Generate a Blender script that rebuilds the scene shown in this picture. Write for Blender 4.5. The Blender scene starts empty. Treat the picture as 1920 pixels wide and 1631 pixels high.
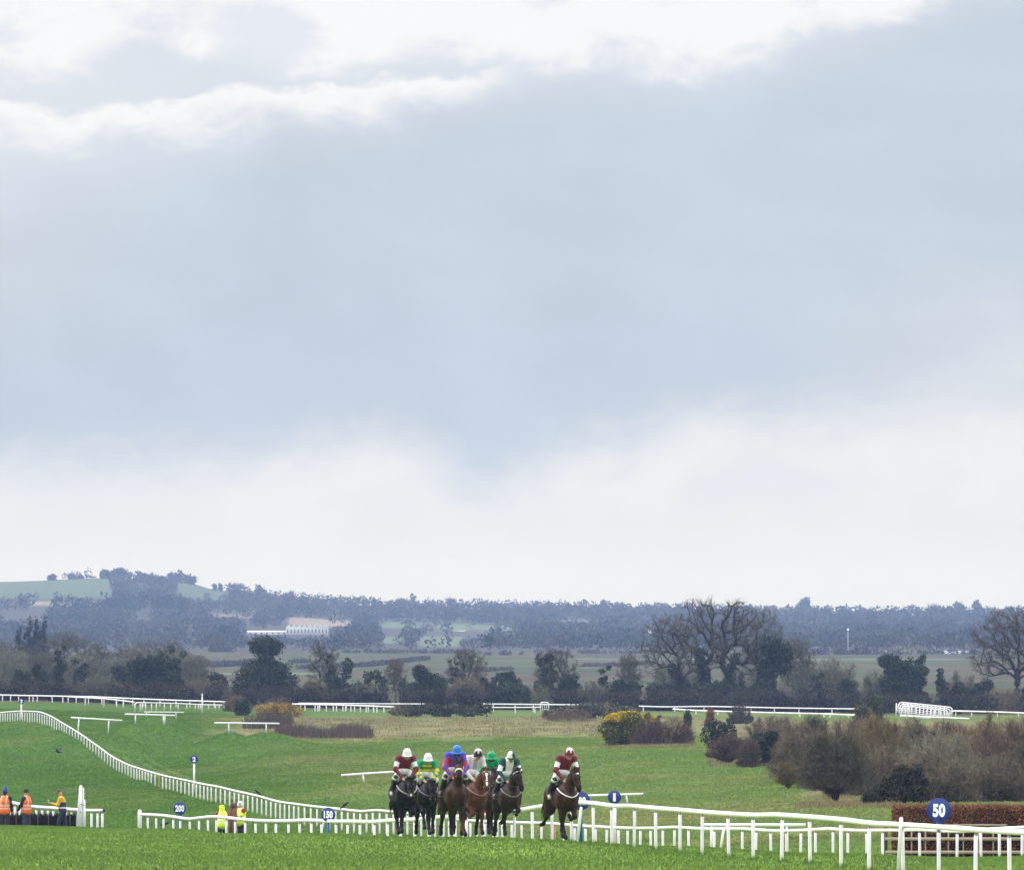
import bpy, math, random
import numpy as np
from mathutils import Vector, Matrix

SC = bpy.context.scene
COL = SC.collection
rad = math.radians

def S(r, g, b):
    """sRGB 0-255 -> linear tuple"""
    def f(c):
        c /= 255.0
        return c / 12.92 if c <= 0.04045 else ((c + 0.055) / 1.055) ** 2.4
    return (f(r), f(g), f(b))

# ------------------------------------------------------------------ camera
F = 15000.0            # focal length in photo pixels (photo 1920 x 1631)
CX, CY, HZ = 960.0, 815.5, 1290.0
ZC = 4.1               # eye height
TH = math.atan((HZ - CY) / F)
cam_d = bpy.data.cameras.new('camera')
cam = bpy.data.objects.new('camera', cam_d)
COL.objects.link(cam)
cam_d.sensor_fit = 'HORIZONTAL'
cam_d.sensor_width = 36.0
cam_d.lens = F / 1920.0 * 36.0
cam_d.clip_start = 1.0
cam_d.clip_end = 40000.0
cam.location = (0, 0, ZC)
cam.rotation_euler = (rad(90) + TH, 0, 0)
SC.camera = cam

# ------------------------------------------------------------------ render / exposure
SC.render.engine = 'CYCLES'
SC.view_settings.view_transform = 'Standard'
SC.view_settings.look = 'None'
SC.view_settings.exposure = 0.0
SC.view_settings.gamma = 1.0
SC.cycles.use_denoising = True
try:
    SC.cycles.denoiser = 'OPENIMAGEDENOISE'
    SC.cycles.denoising_input_passes = 'RGB_ALBEDO_NORMAL'
    SC.cycles.denoising_prefilter = 'ACCURATE'
except Exception:
    pass
SC.cycles.max_bounces = 6
SC.cycles.diffuse_bounces = 3
SC.cycles.glossy_bounces = 2
SC.cycles.transparent_max_bounces = 8
SC.cycles.volume_bounces = 0

# ------------------------------------------------------------------ world: sky with cloud layers
SUN_EL, SUN_AZ = 42.0, -68.0      # degrees; azimuth measured from +Y towards +X
W = bpy.data.worlds.new('World')
SC.world = W
W.use_nodes = True
nt = W.node_tree
nt.nodes.clear()

class NB:
    """tiny node-expression builder"""
    def __init__(self, tree): self.t = tree
    def n(self, typ, **kw):
        nd = self.t.nodes.new(typ)
        for k, v in kw.items(): setattr(nd, k, v)
        return nd
    def put(self, sock, v):
        if isinstance(v, bpy.types.NodeSocket): self.t.links.new(v, sock)
        elif isinstance(v, (int, float)):
            try: sock.default_value = v
            except Exception: sock.default_value = (v, v, v)
        else:
            v = tuple(v)
            if len(sock.default_value) == 4 and len(v) == 3: v = v + (1.0,)
            sock.default_value = v
    def m(self, op, a, b=0.0, c=None, clamp=False):
        nd = self.n('ShaderNodeMath', operation=op, use_clamp=clamp)
        self.put(nd.inputs[0], a); self.put(nd.inputs[1], b)
        if c is not None: self.put(nd.inputs[2], c)
        return nd.outputs[0]
    def mr(self, v, a, b, c=0.0, d=1.0, smooth=True):
        nd = self.n('ShaderNodeMapRange', interpolation_type='SMOOTHSTEP' if smooth else 'LINEAR')
        nd.clamp = True
        for s, x in zip(nd.inputs[:5], (v, a, b, c, d)): self.put(s, x)
        return nd.outputs[0]
    def mix(self, f, a, b, mode='MIX'):
        nd = self.n('ShaderNodeMix', data_type='RGBA', blend_type=mode)
        self.put(nd.inputs[0], f); self.put(nd.inputs[6], a); self.put(nd.inputs[7], b)
        return nd.outputs[2]
    def xyz(self, x, y, z):
        nd = self.n('ShaderNodeCombineXYZ')
        for s, v in zip(nd.inputs, (x, y, z)): self.put(s, v)
        return nd.outputs[0]
    def sep(self, v):
        nd = self.n('ShaderNodeSeparateXYZ'); self.put(nd.inputs[0], v); return nd.outputs
    def noise(self, vec, scale, detail=5.0, rough=0.55, dist=0.0):
        nd = self.n('ShaderNodeTexNoise')
        self.put(nd.inputs['Vector'], vec)
        nd.inputs['Scale'].default_value = scale
        nd.inputs['Detail'].default_value = detail
        nd.inputs['Roughness'].default_value = rough
        nd.inputs['Distortion'].default_value = dist
        return nd.outputs[0]
    def curve(self, v, pts, lo, hi):
        """piecewise curve through pts (x in lo..hi -> y in -400..1400), via a colour ramp"""
        nd = self.n('ShaderNodeValToRGB')
        nd.color_ramp.interpolation = 'CARDINAL'
        el = nd.color_ramp.elements
        while len(el) < len(pts): el.new(0.5)
        for e, (x, y) in zip(el, pts):
            e.position = (x - lo) / (hi - lo)
            g = (y + 400.0) / 1800.0
            e.color = (g, g, g, 1)
        self.put(nd.inputs[0], self.m('DIVIDE', self.m('SUBTRACT', v, lo), hi - lo, clamp=True))
        return self.m('SUBTRACT', self.m('MULTIPLY', nd.outputs[0], 1800.0), 400.0)

BAND_HI, BAND_LO = S(204, 214, 228), S(196, 207, 222)
LOW_A, LOW_B, LOW_H = S(234, 235, 238), S(244, 243, 242), (0.885, 0.875, 0.815)
def build_world():
    b = NB(nt)
    tc = b.n('ShaderNodeTexCoord')
    x, y, z = b.sep(tc.outputs['Generated'])[:3]
    # azimuth / elevation of the sky direction, in small steps of 1/15000 radian
    az = b.m('ADD', b.m('MULTIPLY', b.m('ARCTAN2', x, y), F), 960.0)
    el = b.m('SUBTRACT', HZ, b.m('MULTIPLY', b.m('ARCSINE', z), F))
    vec = b.xyz(b.m('DIVIDE', az, 1000.0), b.m('DIVIDE', el, 620.0), 0.37)
    nbig = b.noise(vec, 1.6, 3.0, 0.5)
    nmid = b.noise(vec, 5.0, 7.0, 0.58, 0.25)
    nsoft = b.noise(vec, 2.6, 4.0, 0.5)
    nfine = b.noise(vec, 11.0, 8.0, 0.62, 0.5)
    d_fine = b.m('SUBTRACT', nfine, 0.5)
    d_big = b.m('SUBTRACT', nbig, 0.5)
    d_mid = b.m('SUBTRACT', nmid, 0.5)
    # main bright deck along the top, with a ragged lower edge
    et = b.curve(az, [(-200, 160), (0, 150), (150, 125), (260, 75), (380, 105), (520, 150), (650, 140), (800, 100), (950, 105), (1050, 122), (1300, 122), (1500, 75), (1700, 15), (1920, -70), (2200, -150)], -200, 2200)
    e1 = b.m('ADD', et, b.m('ADD', b.m('MULTIPLY', d_mid, 190.0), b.m('MULTIPLY', d_fine, 70.0)))
    deck = b.mr(b.m('SUBTRACT', e1, el), -34.0, 46.0)
    # a bank of brighter puffs arching below it at the left
    ec = b.curve(az, [(-200, 205), (0, 212), (130, 246), (200, 225), (330, 236), (440, 206), (560, 202), (700, 184), (900, 162), (1050, 120), (1300, 110), (1600, 60), (2200, -100)], -200, 2200)
    up_e = b.m('ADD', b.m('SUBTRACT', ec, 30.0), b.m('ADD', b.m('MULTIPLY', d_mid, 120.0), b.m('MULTIPLY', d_fine, 70.0)))
    lo_e = b.m('ADD', b.m('ADD', ec, 26.0), b.m('ADD', b.m('MULTIPLY', d_mid, 150.0), b.m('MULTIPLY', d_fine, 90.0)))
    bank = b.m('MULTIPLY', b.mr(b.m('SUBTRACT', el, up_e), -9.0, 16.0), b.mr(b.m('SUBTRACT', lo_e, el), -42.0, 40.0))
    bank = b.m('MULTIPLY', bank, b.mr(b.m('ADD', az, b.m('MULTIPLY', d_mid, 200.0)), 840.0, 1020.0, 1.0, 0.0))
    hal = b.curve(az, [(-200, 350), (0, 335), (230, 300), (450, 262), (700, 225), (900, 185), (1050, 140), (1300, 130), (1500, 90), (1700, 25), (1920, -60), (2200, -140)], -200, 2200)
    hal = b.m('ADD', hal, b.m('MULTIPLY', d_big, 90.0))
    top_soft = b.mr(b.m('SUBTRACT', hal, el), -95.0, 120.0)
    eb = b.curve(az, [(-200, 905), (0, 890), (300, 862), (500, 858), (680, 826), (780, 850), (900, 905), (1050, 862), (1200, 836), (1290, 790), (1450, 788), (1600, 772), (1750, 765), (1920, 785), (2200, 790)], -200, 2200)
    eb = b.m('ADD', eb, b.m('ADD', b.m('ADD', b.m('MULTIPLY', d_mid, 120.0), b.m('MULTIPLY', d_fine, 90.0)), b.m('MULTIPLY', d_big, 40.0)))
    bot = b.mr(b.m('SUBTRACT', el, eb), -92.0, 84.0)
    # rain-grey band between the two bright layers
    t = b.mr(b.m('ADD', el, b.m('MULTIPLY', d_big, 260.0)), 250.0, 840.0)
    band = b.mix(t, BAND_HI, BAND_LO)
    band = b.mix(b.m('MULTIPLY', b.mr(az, 420.0, -120.0), b.mr(el, 760.0, 420.0)), band, S(209, 216, 227))
    mott = b.mr(b.m('ADD', b.m('MULTIPLY', nsoft, .7), b.m('MULTIPLY', nmid, .3)), .36, .64, .945, 1.045, smooth=False)
    vms = b.n('ShaderNodeVectorMath', operation='SCALE'); b.put(vms.inputs[0], band); b.put(vms.inputs['Scale'], mott); band = vms.outputs[0]
    lowc = b.mix(b.mr(b.m('ADD', nsoft, b.m('MULTIPLY', d_mid, 0.5)), 0.38, 0.64), LOW_A, LOW_B)
    band = b.mix(b.m('MULTIPLY', b.m('MULTIPLY', b.mr(az, 1380.0, 1980.0), b.mr(b.m('ADD', el, b.m('MULTIPLY', d_mid, 160.0)), 430.0, 720.0)), 0.55), band, lowc)
    lowc = b.mix(b.mr(el, 880.0, 1130.0), lowc, LOW_H)
    topc = b.mix(b.mr(b.m('ADD', nsoft, b.m('MULTIPLY', d_mid, 0.9)), 0.30, 0.52), S(236, 240, 247), (1.0, 1.0, 1.0))
    c = b.mix(bot, band, lowc)
    c = b.mix(b.m('MULTIPLY', top_soft, 0.62), c, S(240, 243, 249))
    c = b.mix(deck, c, topc)
    c = b.mix(bank, c, (1.0, 1.0, 0.995))
    # overhead the cloud deck is brighter: this is what lights the course
    high = b.mr(el, -300.0, -5200.0)
    over = b.mix(b.noise(vec, 0.35, 4.0, 0.5), (1.95, 2.0, 2.12), (2.7, 2.72, 2.8))
    c = b.mix(high, c, over)
    bg = b.n('ShaderNodeBackground'); b.put(bg.inputs[0], c); bg.inputs[1].default_value = 0.97
    sky = b.n('ShaderNodeTexSky', sky_type='NISHITA')
    sky.sun_disc = False
    sky.sun_elevation = rad(SUN_EL); sky.sun_rotation = rad(SUN_AZ)
    bg2 = b.n('ShaderNodeBackground'); b.put(bg2.inputs[0], sky.outputs[0]); bg2.inputs[1].default_value = 0.08
    mx = b.n('ShaderNodeMixShader'); mx.inputs[0].default_value = 0.06
    nt.links.new(bg.outputs[0], mx.inputs[1]); nt.links.new(bg2.outputs[0], mx.inputs[2])
    out = b.n('ShaderNodeOutputWorld'); nt.links.new(mx.outputs[0], out.inputs[0])
build_world()

sun_d = bpy.data.lights.new('sun', 'SUN')
sun_d.energy = 2.3
sun_d.angle = rad(11)
sun_d.color = (1.0, 0.95, 0.87)
sun = bpy.data.objects.new('sun', sun_d)
COL.objects.link(sun)
_sd = Vector((math.sin(rad(SUN_AZ)) * math.cos(rad(SUN_EL)), math.cos(rad(SUN_AZ)) * math.cos(rad(SUN_EL)), math.sin(rad(SUN_EL))))
sun.rotation_euler = _sd.to_track_quat('Z', 'Y').to_euler()

# ------------------------------------------------------------------ helpers
def slope(row):
    cy = (CY - np.asarray(row, float)) / F
    return (math.sin(TH) + cy * math.cos(TH)) / (math.cos(TH) - cy * math.sin(TH))

def P(x, row, d):
    """world point at depth d (metres along +Y) seen at photo position x, row"""
    cy = (CY - row) / F
    k = d / (math.cos(TH) - cy * math.sin(TH))
    return np.array([(x - CX) / F * k, d, ZC + float(slope(row)) * d])

def tag(o, label=None, cat=None, group=None, kind=None):
    if label: o['label'] = label
    if cat: o['category'] = cat
    if group: o['group'] = group
    if kind: o['kind'] = kind
    return o

def empty(name, loc, rz=0.0, scale=1.0):
    o = bpy.data.objects.new(name, None)
    COL.objects.link(o)
    o.location = tuple(float(v) for v in loc)
    o.rotation_euler = (0, 0, rz)
    o.scale = (scale,) * 3 if not isinstance(scale, (tuple, list)) else scale
    o.empty_display_size = 0.3
    return o

def copy_tree(o, parent=None):
    c = o.copy(); COL.objects.link(c); c.parent = parent
    for ch in list(o.children): copy_tree(ch, c)
    return c

class MB:
    """collects geometry, builds ONE mesh object"""
    def __init__(self):
        self.V, self.F, self.C, self.n = [], [], [], 0
    def add(self, V, Fc, col=(1, 1, 1)):
        V = np.asarray(V, float).reshape(-1, 3)
        Fc = np.asarray(Fc, int)
        if len(V) == 0 or len(Fc) == 0: return self
        col = np.asarray(col, float)
        if col.ndim == 1: col = np.tile(col, (len(V), 1))
        self.V.append(V); self.F.append(Fc + self.n); self.C.append(col); self.n += len(V)
        return self
    def tube(self, pts, r, n=8, col=(1, 1, 1), caps=True):
        pts = np.asarray(pts, float); m = len(pts)
        r = np.full(m, r, float) if np.isscalar(r) else np.asarray(r, float)
        tg = np.gradient(pts, axis=0); tg /= np.linalg.norm(tg, axis=1)[:, None] + 1e-12
        ref = np.array([0, 0, 1.0]) if abs(tg[:, 2]).mean() < 0.8 else np.array([0, 1.0, 0])
        u = np.cross(tg, ref); u /= np.linalg.norm(u, axis=1)[:, None] + 1e-12
        v = np.cross(tg, u)
        a = np.arange(n) * 2 * math.pi / n
        V = pts[:, None] + r[:, None, None] * (np.cos(a)[None, :, None] * u[:, None] + np.sin(a)[None, :, None] * v[:, None])
        i = np.arange(m - 1)[:, None] * n; j = np.arange(n)[None]; jn = (j + 1) % n
        Q = np.stack([i + j, i + jn, i + n + jn, i + n + j], -1).reshape(-1, 4)
        self.add(V.reshape(-1, 3), Q, col)
        if caps:
            base = self.n - m * n
            for s, rev in ((0, False), ((m - 1) * n, True)):
                c = self.n
                self.V.append((pts[0] if s == 0 else pts[-1])[None]); self.C.append(np.asarray(self.C[-1][:1])); self.n += 1
                k = np.arange(n); kn = (k + 1) % n
                T = np.stack([base + s + kn, base + s + k, np.full(n, c)], -1)
                self.F.append(T[:, ::-1] if rev else T)
        return self
    def box(self, c, sx, sy, sz, rz=0.0, col=(1, 1, 1), taper=1.0, lean=(0, 0)):
        """box with its base centre at c"""
        x, y = sx / 2, sy / 2
        V = np.array([[-x, -y, 0], [x, -y, 0], [x, y, 0], [-x, y, 0],
                      [-x * taper + lean[0], -y * taper + lean[1], sz], [x * taper + lean[0], -y * taper + lean[1], sz],
                      [x * taper + lean[0], y * taper + lean[1], sz], [-x * taper + lean[0], y * taper + lean[1], sz]])
        cs, sn = math.cos(rz), math.sin(rz)
        V[:, :2] = V[:, :2] @ np.array([[cs, sn], [-sn, cs]])
        V += np.asarray(c, float)
        return self.add(V, [[0, 3, 2, 1], [4, 5, 6, 7], [0, 1, 5, 4], [1, 2, 6, 5], [2, 3, 7, 6], [3, 0, 4, 7]], col)
    def ball(self, c, rx, ry=None, rz=None, n=10, col=(1, 1, 1)):
        ry = rx if ry is None else ry; rz = rx if rz is None else rz
        V = []; m = n // 2
        for i in range(1, m):
            ph = math.pi * i / m
            for j in range(n):
                a = 2 * math.pi * j / n
                V.append((math.sin(ph) * math.cos(a), math.sin(ph) * math.sin(a), math.cos(ph)))
        V += [(0, 0, 1), (0, 0, -1)]
        V = np.array(V) * (rx, ry, rz) + np.asarray(c, float)
        T = len(V) - 2; Q = []; t3 = []
        for i in range(m - 2):
            for j in range(n):
                jn = (j + 1) % n
                Q.append([i * n + j, (i + 1) * n + j, (i + 1) * n + jn, i * n + jn])
        for j in range(n):
            jn = (j + 1) % n
            t3.append([T, j, jn]); t3.append([T + 1, (m - 2) * n + jn, (m - 2) * n + j])
        k = self.n
        self.add(V, Q, col)
        self.F.append(np.array(t3) + k)
        return self
    def build(self, name, mat, parent=None, smooth=False, loc=None):
        V = np.concatenate(self.V).astype(np.float32)
        me = bpy.data.meshes.new(name)
        loops = np.concatenate([f.ravel() for f in self.F]).astype(np.int32)
        tot = np.concatenate([np.full(len(f), f.shape[1]) for f in self.F]).astype(np.int32)
        start = np.concatenate([[0], np.cumsum(tot)[:-1]]).astype(np.int32)
        if loc is not None: V = V - np.asarray(loc, np.float32)
        me.vertices.add(len(V)); me.vertices.foreach_set('co', V.ravel())
        me.loops.add(len(loops)); me.loops.foreach_set('vertex_index', loops)
        me.polygons.add(len(tot)); me.polygons.foreach_set('loop_start', start); me.polygons.foreach_set('loop_total', tot)
        if smooth: me.polygons.foreach_set('use_smooth', np.ones(len(tot), bool))
        C = np.concatenate(self.C).astype(np.float32)
        ca = me.color_attributes.new('Col', 'FLOAT_COLOR', 'POINT')
        ca.data.foreach_set('color', np.concatenate([C, np.ones((len(C), 1), np.float32)], 1).ravel())
        me.update(calc_edges=True); me.validate()
        me.materials.append(mat)
        o = bpy.data.objects.new(name, me)
        COL.objects.link(o)
        if parent is not None: o.parent = parent
        if loc is not None: o.location = tuple(float(v) for v in loc)
        return o

# ------------------------------------------------------------------ materials
def mat(name, col=None, rough=0.6, var=0.15, scale=8.0, spec=0.3, bump=0.0, up=0.0, sheen=0.0, aniso=None, dirt=None):
    """procedural material: colour (or the object's own colour attribute) broken up by noise"""
    m = bpy.data.materials.new(name); m.use_nodes = True
    t = m.node_tree; b = NB(t)
    bs = t.nodes['Principled BSDF']
    tc = b.n('ShaderNodeTexCoord').outputs['Object']
    if aniso:
        mp = b.n('ShaderNodeMapping'); b.put(mp.inputs[0], tc); mp.inputs['Scale'].default_value = aniso; tc = mp.outputs[0]
    if col is None:
        at = b.n('ShaderNodeAttribute', attribute_name='Col'); c = at.outputs['Color']
    else:
        c = tuple(col) + (1.0,)
    nz = b.noise(tc, scale, 5.0, 0.6)
    k = b.mr(nz, 0.25, 0.75, 1.0 - var, 1.0 + var, smooth=False)
    vm = b.n('ShaderNodeVectorMath', operation='SCALE')
    b.put(vm.inputs[0], c if isinstance(c, bpy.types.NodeSocket) else c[:3]); b.put(vm.inputs['Scale'], k)
    cc = vm.outputs[0]
    if dirt:
        dn = b.noise(tc, scale * 0.37, 6.0, 0.65)
        cc = b.mix(b.m('MULTIPLY', b.mr(dn, 0.5, 0.72), 0.55), cc, dirt)
    b.put(bs.inputs['Base Color'], cc)
    bs.inputs['Roughness'].default_value = rough
    bs.inputs['Specular IOR Level'].default_value = spec
    if sheen: bs.inputs['Sheen Weight'].default_value = sheen
    if bump:
        bp = b.n('ShaderNodeBump'); bp.inputs['Strength'].default_value = bump; bp.inputs['Distance'].default_value = 0.02
        b.put(bp.inputs['Height'], nz); b.put(bs.inputs['Normal'], bp.outputs[0])
    if up:
        g = b.n('ShaderNodeNewGeometry').outputs['Normal']
        ad = b.n('ShaderNodeVectorMath', operation='MULTIPLY_ADD')
        b.put(ad.inputs[0], g); ad.inputs[1].default_value = (1 - up,) * 3; ad.inputs[2].default_value = (0, 0, up)
        nm = b.n('ShaderNodeVectorMath', operation='NORMALIZE'); b.put(nm.inputs[0], ad.outputs[0])
        b.put(bs.inputs['Normal'], nm.outputs[0])
    return m

M = {}
M['near_rail'] = mat('near_plastic_rail', (0.86, 0.79, 0.89), 0.4, 0.05, 1.5, 0.4, dirt=(0.74, 0.72, 0.72))
M['rail'] = mat('white_plastic_rail', (0.83, 0.82, 0.84), 0.4, 0.04, 1.5, 0.4)
M['post'] = mat('white_post_paint', (0.83, 0.81, 0.85), 0.45, 0.07, 2.0, 0.4)
M['rail_post'] = mat('rail_post_paint', None, 0.45, 0.07, 2.0, 0.4)
M['post_tan'] = mat('bare_wood_post', (0.45, 0.27, 0.13), 0.7, 0.2, 6.0)
M['blue_sign'] = mat('blue_sign_face', (0.012, 0.03, 0.22), 0.4, 0.12, 6.0, 0.4)
M['blue_pole'] = mat('blue_sign_pole', (0.02, 0.12, 0.36), 0.45, 0.15, 6.0)
M['white_sign'] = mat('white_sign_letters', (0.85, 0.86, 0.88), 0.5, 0.04, 6.0)
M['hide'] = mat('horse_hide', None, 0.5, 0.25, 7.0, 0.10, bump=0.25)
M['hair'] = mat('horse_hair', None, 0.6, 0.3, 30.0, 0.12, aniso=(30, 30, 4))
M['tack'] = mat('leather_tack', None, 0.5, 0.1, 20.0, 0.3)
M['skin'] = mat('skin', None, 0.55, 0.06, 30.0, 0.35)
M['cloth'] = mat('silk_cloth', None, 0.55, 0.12, 9.0, 0.3, bump=0.5)
M['shell'] = mat('helmet_cover', None, 0.4, 0.06, 12.0, 0.4)
M['boot'] = mat('boot_leather', None, 0.35, 0.1, 12.0, 0.5)
M['bark'] = mat('bark', None, 0.85, 0.3, 3.0, 0.1)
M['twig'] = mat('twigs', None, 0.85, 0.25, 1.2, 0.05)
M['leaf'] = mat('leaves', None, 0.65, 0.3, 0.9, 0.15)
M['far'] = mat('far_wood', None, 0.85, 0.25, 0.05, 0.05)
M['blade'] = mat('grass_blades', None, 0.6, 0.12, 0.6, 0.1, up=0.88)
M['wood'] = mat('weathered_wood', (0.36, 0.30, 0.23), 0.8, 0.25, 5.0, 0.1, aniso=(1, 8, 8))
M['dark_wood'] = mat('dark_wood', (0.06, 0.045, 0.035), 0.8, 0.25, 5.0, 0.1)
M['feather'] = mat('black_feather', (0.012, 0.012, 0.015), 0.5, 0.2, 20.0, 0.3)
M['wall'] = mat('render_wall', None, 0.7, 0.08, 0.3, 0.1)

# ------------------------------------------------------------------ terrain
_cols = [0, 333, 615, 960, 1250, 1550, 1800]
_tab = {
 0:    [(165, 1632), (200, 1592), (230, 1568), (260, 1553), (285, 1548), (310, 1555), (340, 1567), (370, 1570), (420, 1560), (480, 1537), (540, 1505), (600, 1470), (680, 1425), (740, 1382), (800, 1354), (850, 1340), (900, 1329), (960, 1318)],
 333:  [(165, 1634), (200, 1597), (230, 1574), (260, 1559), (280, 1555), (300, 1562), (316, 1573), (345, 1582), (370, 1578), (420, 1556), (480, 1514), (530, 1491), (600, 1462), (680, 1428), (740, 1399), (800, 1369), (850, 1350), (900, 1337), (960, 1326)],
 615:  [(165, 1636), (200, 1601), (225, 1575), (246, 1562), (268, 1588), (300, 1592), (345, 1580), (400, 1553), (450, 1520), (520, 1478), (600, 1440), (680, 1408), (740, 1388), (800, 1366), (850, 1352), (900, 1342), (960, 1332)],
 960:  [(165, 1638), (195, 1602), (214, 1574), (228, 1567), (245, 1577), (270, 1590), (300, 1592), (345, 1572), (400, 1540), (450, 1510), (520, 1470), (600, 1428), (680, 1396), (740, 1380), (800, 1365), (850, 1352), (900, 1343), (960, 1335)],
 1250: [(165, 1640), (190, 1607), (205, 1594), (215, 1589), (230, 1588), (260, 1596), (290, 1598), (345, 1562), (400, 1528), (450, 1498), (520, 1455), (600, 1415), (680, 1388), (740, 1375), (800, 1362), (850, 1352), (900, 1344), (960, 1337)],
 1550: [(165, 1652), (182, 1629), (191, 1618), (200, 1608), (215, 1602), (235, 1601), (255, 1603), (300, 1570), (350, 1532), (400, 1502), (450, 1476), (520, 1446), (600, 1415), (680, 1393), (740, 1381), (800, 1369), (850, 1358), (900, 1349), (960, 1341)],
 1800: [(165, 1664), (172, 1650), (182, 1635), (195, 1621), (215, 1611), (240, 1606), (255, 1605), (300, 1570), (350, 1532), (400, 1502), (450, 1476), (520, 1446), (600, 1415), (680, 1393), (740, 1381), (800, 1370), (850, 1360), (900, 1351), (960, 1343)],
}
_far = [(1060, -9), (1300, 1302), (1800, 1274), (2500, 1240), (3000, 1222)]
def _column(k):
    L = [(8, ZC - 1.75), (30, ZC - 2.6), (100, 0.32)]
    L += [(d, ZC + float(slope(r)) * d) for d, r in _tab[k]]
    last = _tab[k][-1][1]
    for d, r in _far:
        r = last + r if r < 0 else r
        L.append((d, ZC + float(slope(r)) * d))
    return np.array(L)
def pchip(xs, ys, x):
    h = np.diff(xs); dl = np.diff(ys) / h
    m = np.zeros_like(ys)
    w1 = 2 * h[1:] + h[:-1]; w2 = h[1:] + 2 * h[:-1]
    ok = dl[:-1] * dl[1:] > 0
    with np.errstate(divide='ignore', invalid='ignore'):
        hm = (w1 + w2) / (w1 / dl[:-1] + w2 / dl[1:])
    m[1:-1] = np.where(ok, hm, 0)
    m[0], m[-1] = dl[0], dl[-1]
    i = np.clip(np.searchsorted(xs, x) - 1, 0, len(h) - 1)
    t = np.clip((x - xs[i]) / h[i], 0, 1)
    return ((1 + 2 * t) * (1 - t) ** 2) * ys[i] + t * (1 - t) ** 2 * h[i] * m[i] + t * t * (3 - 2 * t) * ys[i + 1] + t * t * (t - 1) * h[i] * m[i + 1]
_colz = [_column(k) for k in _cols]
# hillside beyond 3 km: ground rows per column
_hu = np.array([-300, 0, 200, 333, 420, 520, 700, 1000, 1500, 1920, 2200], float)
_hd = np.array([3000, 3300, 3900, 4500, 5200, 6000, 6400, 7500, 9500], float)
_hr = np.array([
 [1222, 1219, 1200, 1168, 1122, 1094, 1096, 1150, 1230],
 [1222, 1219, 1200, 1168, 1120, 1091, 1094, 1150, 1230],
 [1222, 1219, 1200, 1168, 1118, 1084, 1087, 1150, 1230],
 [1222, 1219, 1200, 1170, 1124, 1090, 1093, 1150, 1230],
 [1222, 1219, 1200, 1174, 1138, 1108, 1110, 1150, 1230],
 [1222, 1219, 1202, 1180, 1152, 1128, 1130, 1160, 1230],
 [1222, 1219, 1203, 1184, 1160, 1138, 1140, 1165, 1230],
 [1222, 1219, 1205, 1188, 1166, 1144, 1146, 1170, 1230],
 [1222, 1219, 1207, 1192, 1172, 1152, 1154, 1175, 1230],
 [1222, 1219, 1207, 1192, 1174, 1154, 1156, 1175, 1230],
 [1222, 1219, 1207, 1192, 1174, 1154, 1156, 1175, 1230]], float)
_hz = ZC + slope(_hr) * _hd[None]

# rails: (x, row of the rail's centre, depth)
RAIL_NEAR = [(2010, 1566, 155), (1920, 1560, 160), (1830, 1555, 167), (1760, 1550, 172), (1690, 1545.6, 176), (1630, 1542.5, 180), (1577, 1536, 184), (1518, 1531, 188), (1467, 1527.5, 191), (1412, 1527.5, 195), (1365, 1525, 199), (1317, 1521.7, 203), (1275, 1518, 206), (1229, 1514.5, 210), (1190, 1511, 213), (1147, 1510, 217), (1110, 1505, 220), (1085, 1503.5, 222), (1060, 1505, 224), (1022, 1510.2, 227), (978, 1517.5, 231), (937, 1524, 235), (912, 1527, 237), (866, 1530, 241), (824, 1531, 245), (787, 1535, 248), (737, 1537, 253), (697, 1540, 258), (657, 1539.2, 263), (627, 1539.2, 267), (578, 1537, 274), (538, 1538.4, 281), (479, 1537.4, 291), (449, 1535, 296), (420, 1531.7, 301), (396, 1530.7, 306), (375, 1532.7, 309), (350, 1534.5, 314), (312, 1529, 321), (275, 1526.7, 328), (264, 1526, 330)]
RAIL_INNER = [(2010, 1547, 228), (1920, 1550.5, 232), (1858, 1553.5, 235), (1786, 1558, 238), (1754, 1556.6, 239), (1727, 1555, 240), (1684, 1556, 242), (1650, 1555.8, 243), (1617, 1556.7, 245), (1583, 1555.3, 246), (1558, 1553.3, 248), (1508, 1555.8, 250), (1442, 1556.3, 255), (1397, 1553.3, 259), (1313, 1552.8, 266), (1272, 1550.3, 269), (1230, 1551.7, 273), (1180, 1551.7, 277), (1130, 1549.7, 282), (1090, 1547.5, 286), (1032, 1543, 294), (978, 1541.5, 302), (937, 1540, 309), (907, 1539, 315), (880, 1537.5, 321)]
RAIL_CURVE = [(880, 1537.5, 321), (840, 1533, 329), (800, 1528.5, 337), (760, 1523, 345), (732, 1520.8, 350), (701, 1518.2, 358), (683, 1520.8, 364), (637, 1516.2, 380), (598, 1512.3, 395), (558, 1507.3, 412), (518.6, 1501.4, 430), (479, 1490.5, 450), (439, 1481.6, 470), (410, 1474.6, 487), (380, 1469.3, 505), (353, 1463.3, 525), (300, 1451.7, 575), (250, 1436.7, 625), (217, 1421.7, 655), (183, 1398, 685), (150, 1375, 710), (117, 1355, 735), (90, 1340, 755), (70, 1333.8, 768), (40, 1332.7, 780), (0, 1335.7, 790), (-50, 1341, 798)]
_anch = []
for L, H in ((RAIL_NEAR, 1.1), (RAIL_INNER, 0.86), (RAIL_CURVE, 1.0)):
    for x, r, d in L: _anch.append((x, d, ZC + float(slope(r)) * d - H))
for x, d, r in ((148, 722, 1367), (204, 722, 1369), (254, 758, 1357), (306, 758, 1357), (429, 724, 1373), (499, 724, 1375), (680, 505, 1467), (750, 505, 1465), (1174, 432, 1508), (1092, 432, 1510), (300, 800, 1341), (18, 331, 1562), (60, 331, 1562), (118, 331, 1562), (418, 338, 1580), (455, 338, 1580)):
    _anch.append((x, d, ZC + float(slope(r)) * d))
_anch = np.array(_anch)

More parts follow.
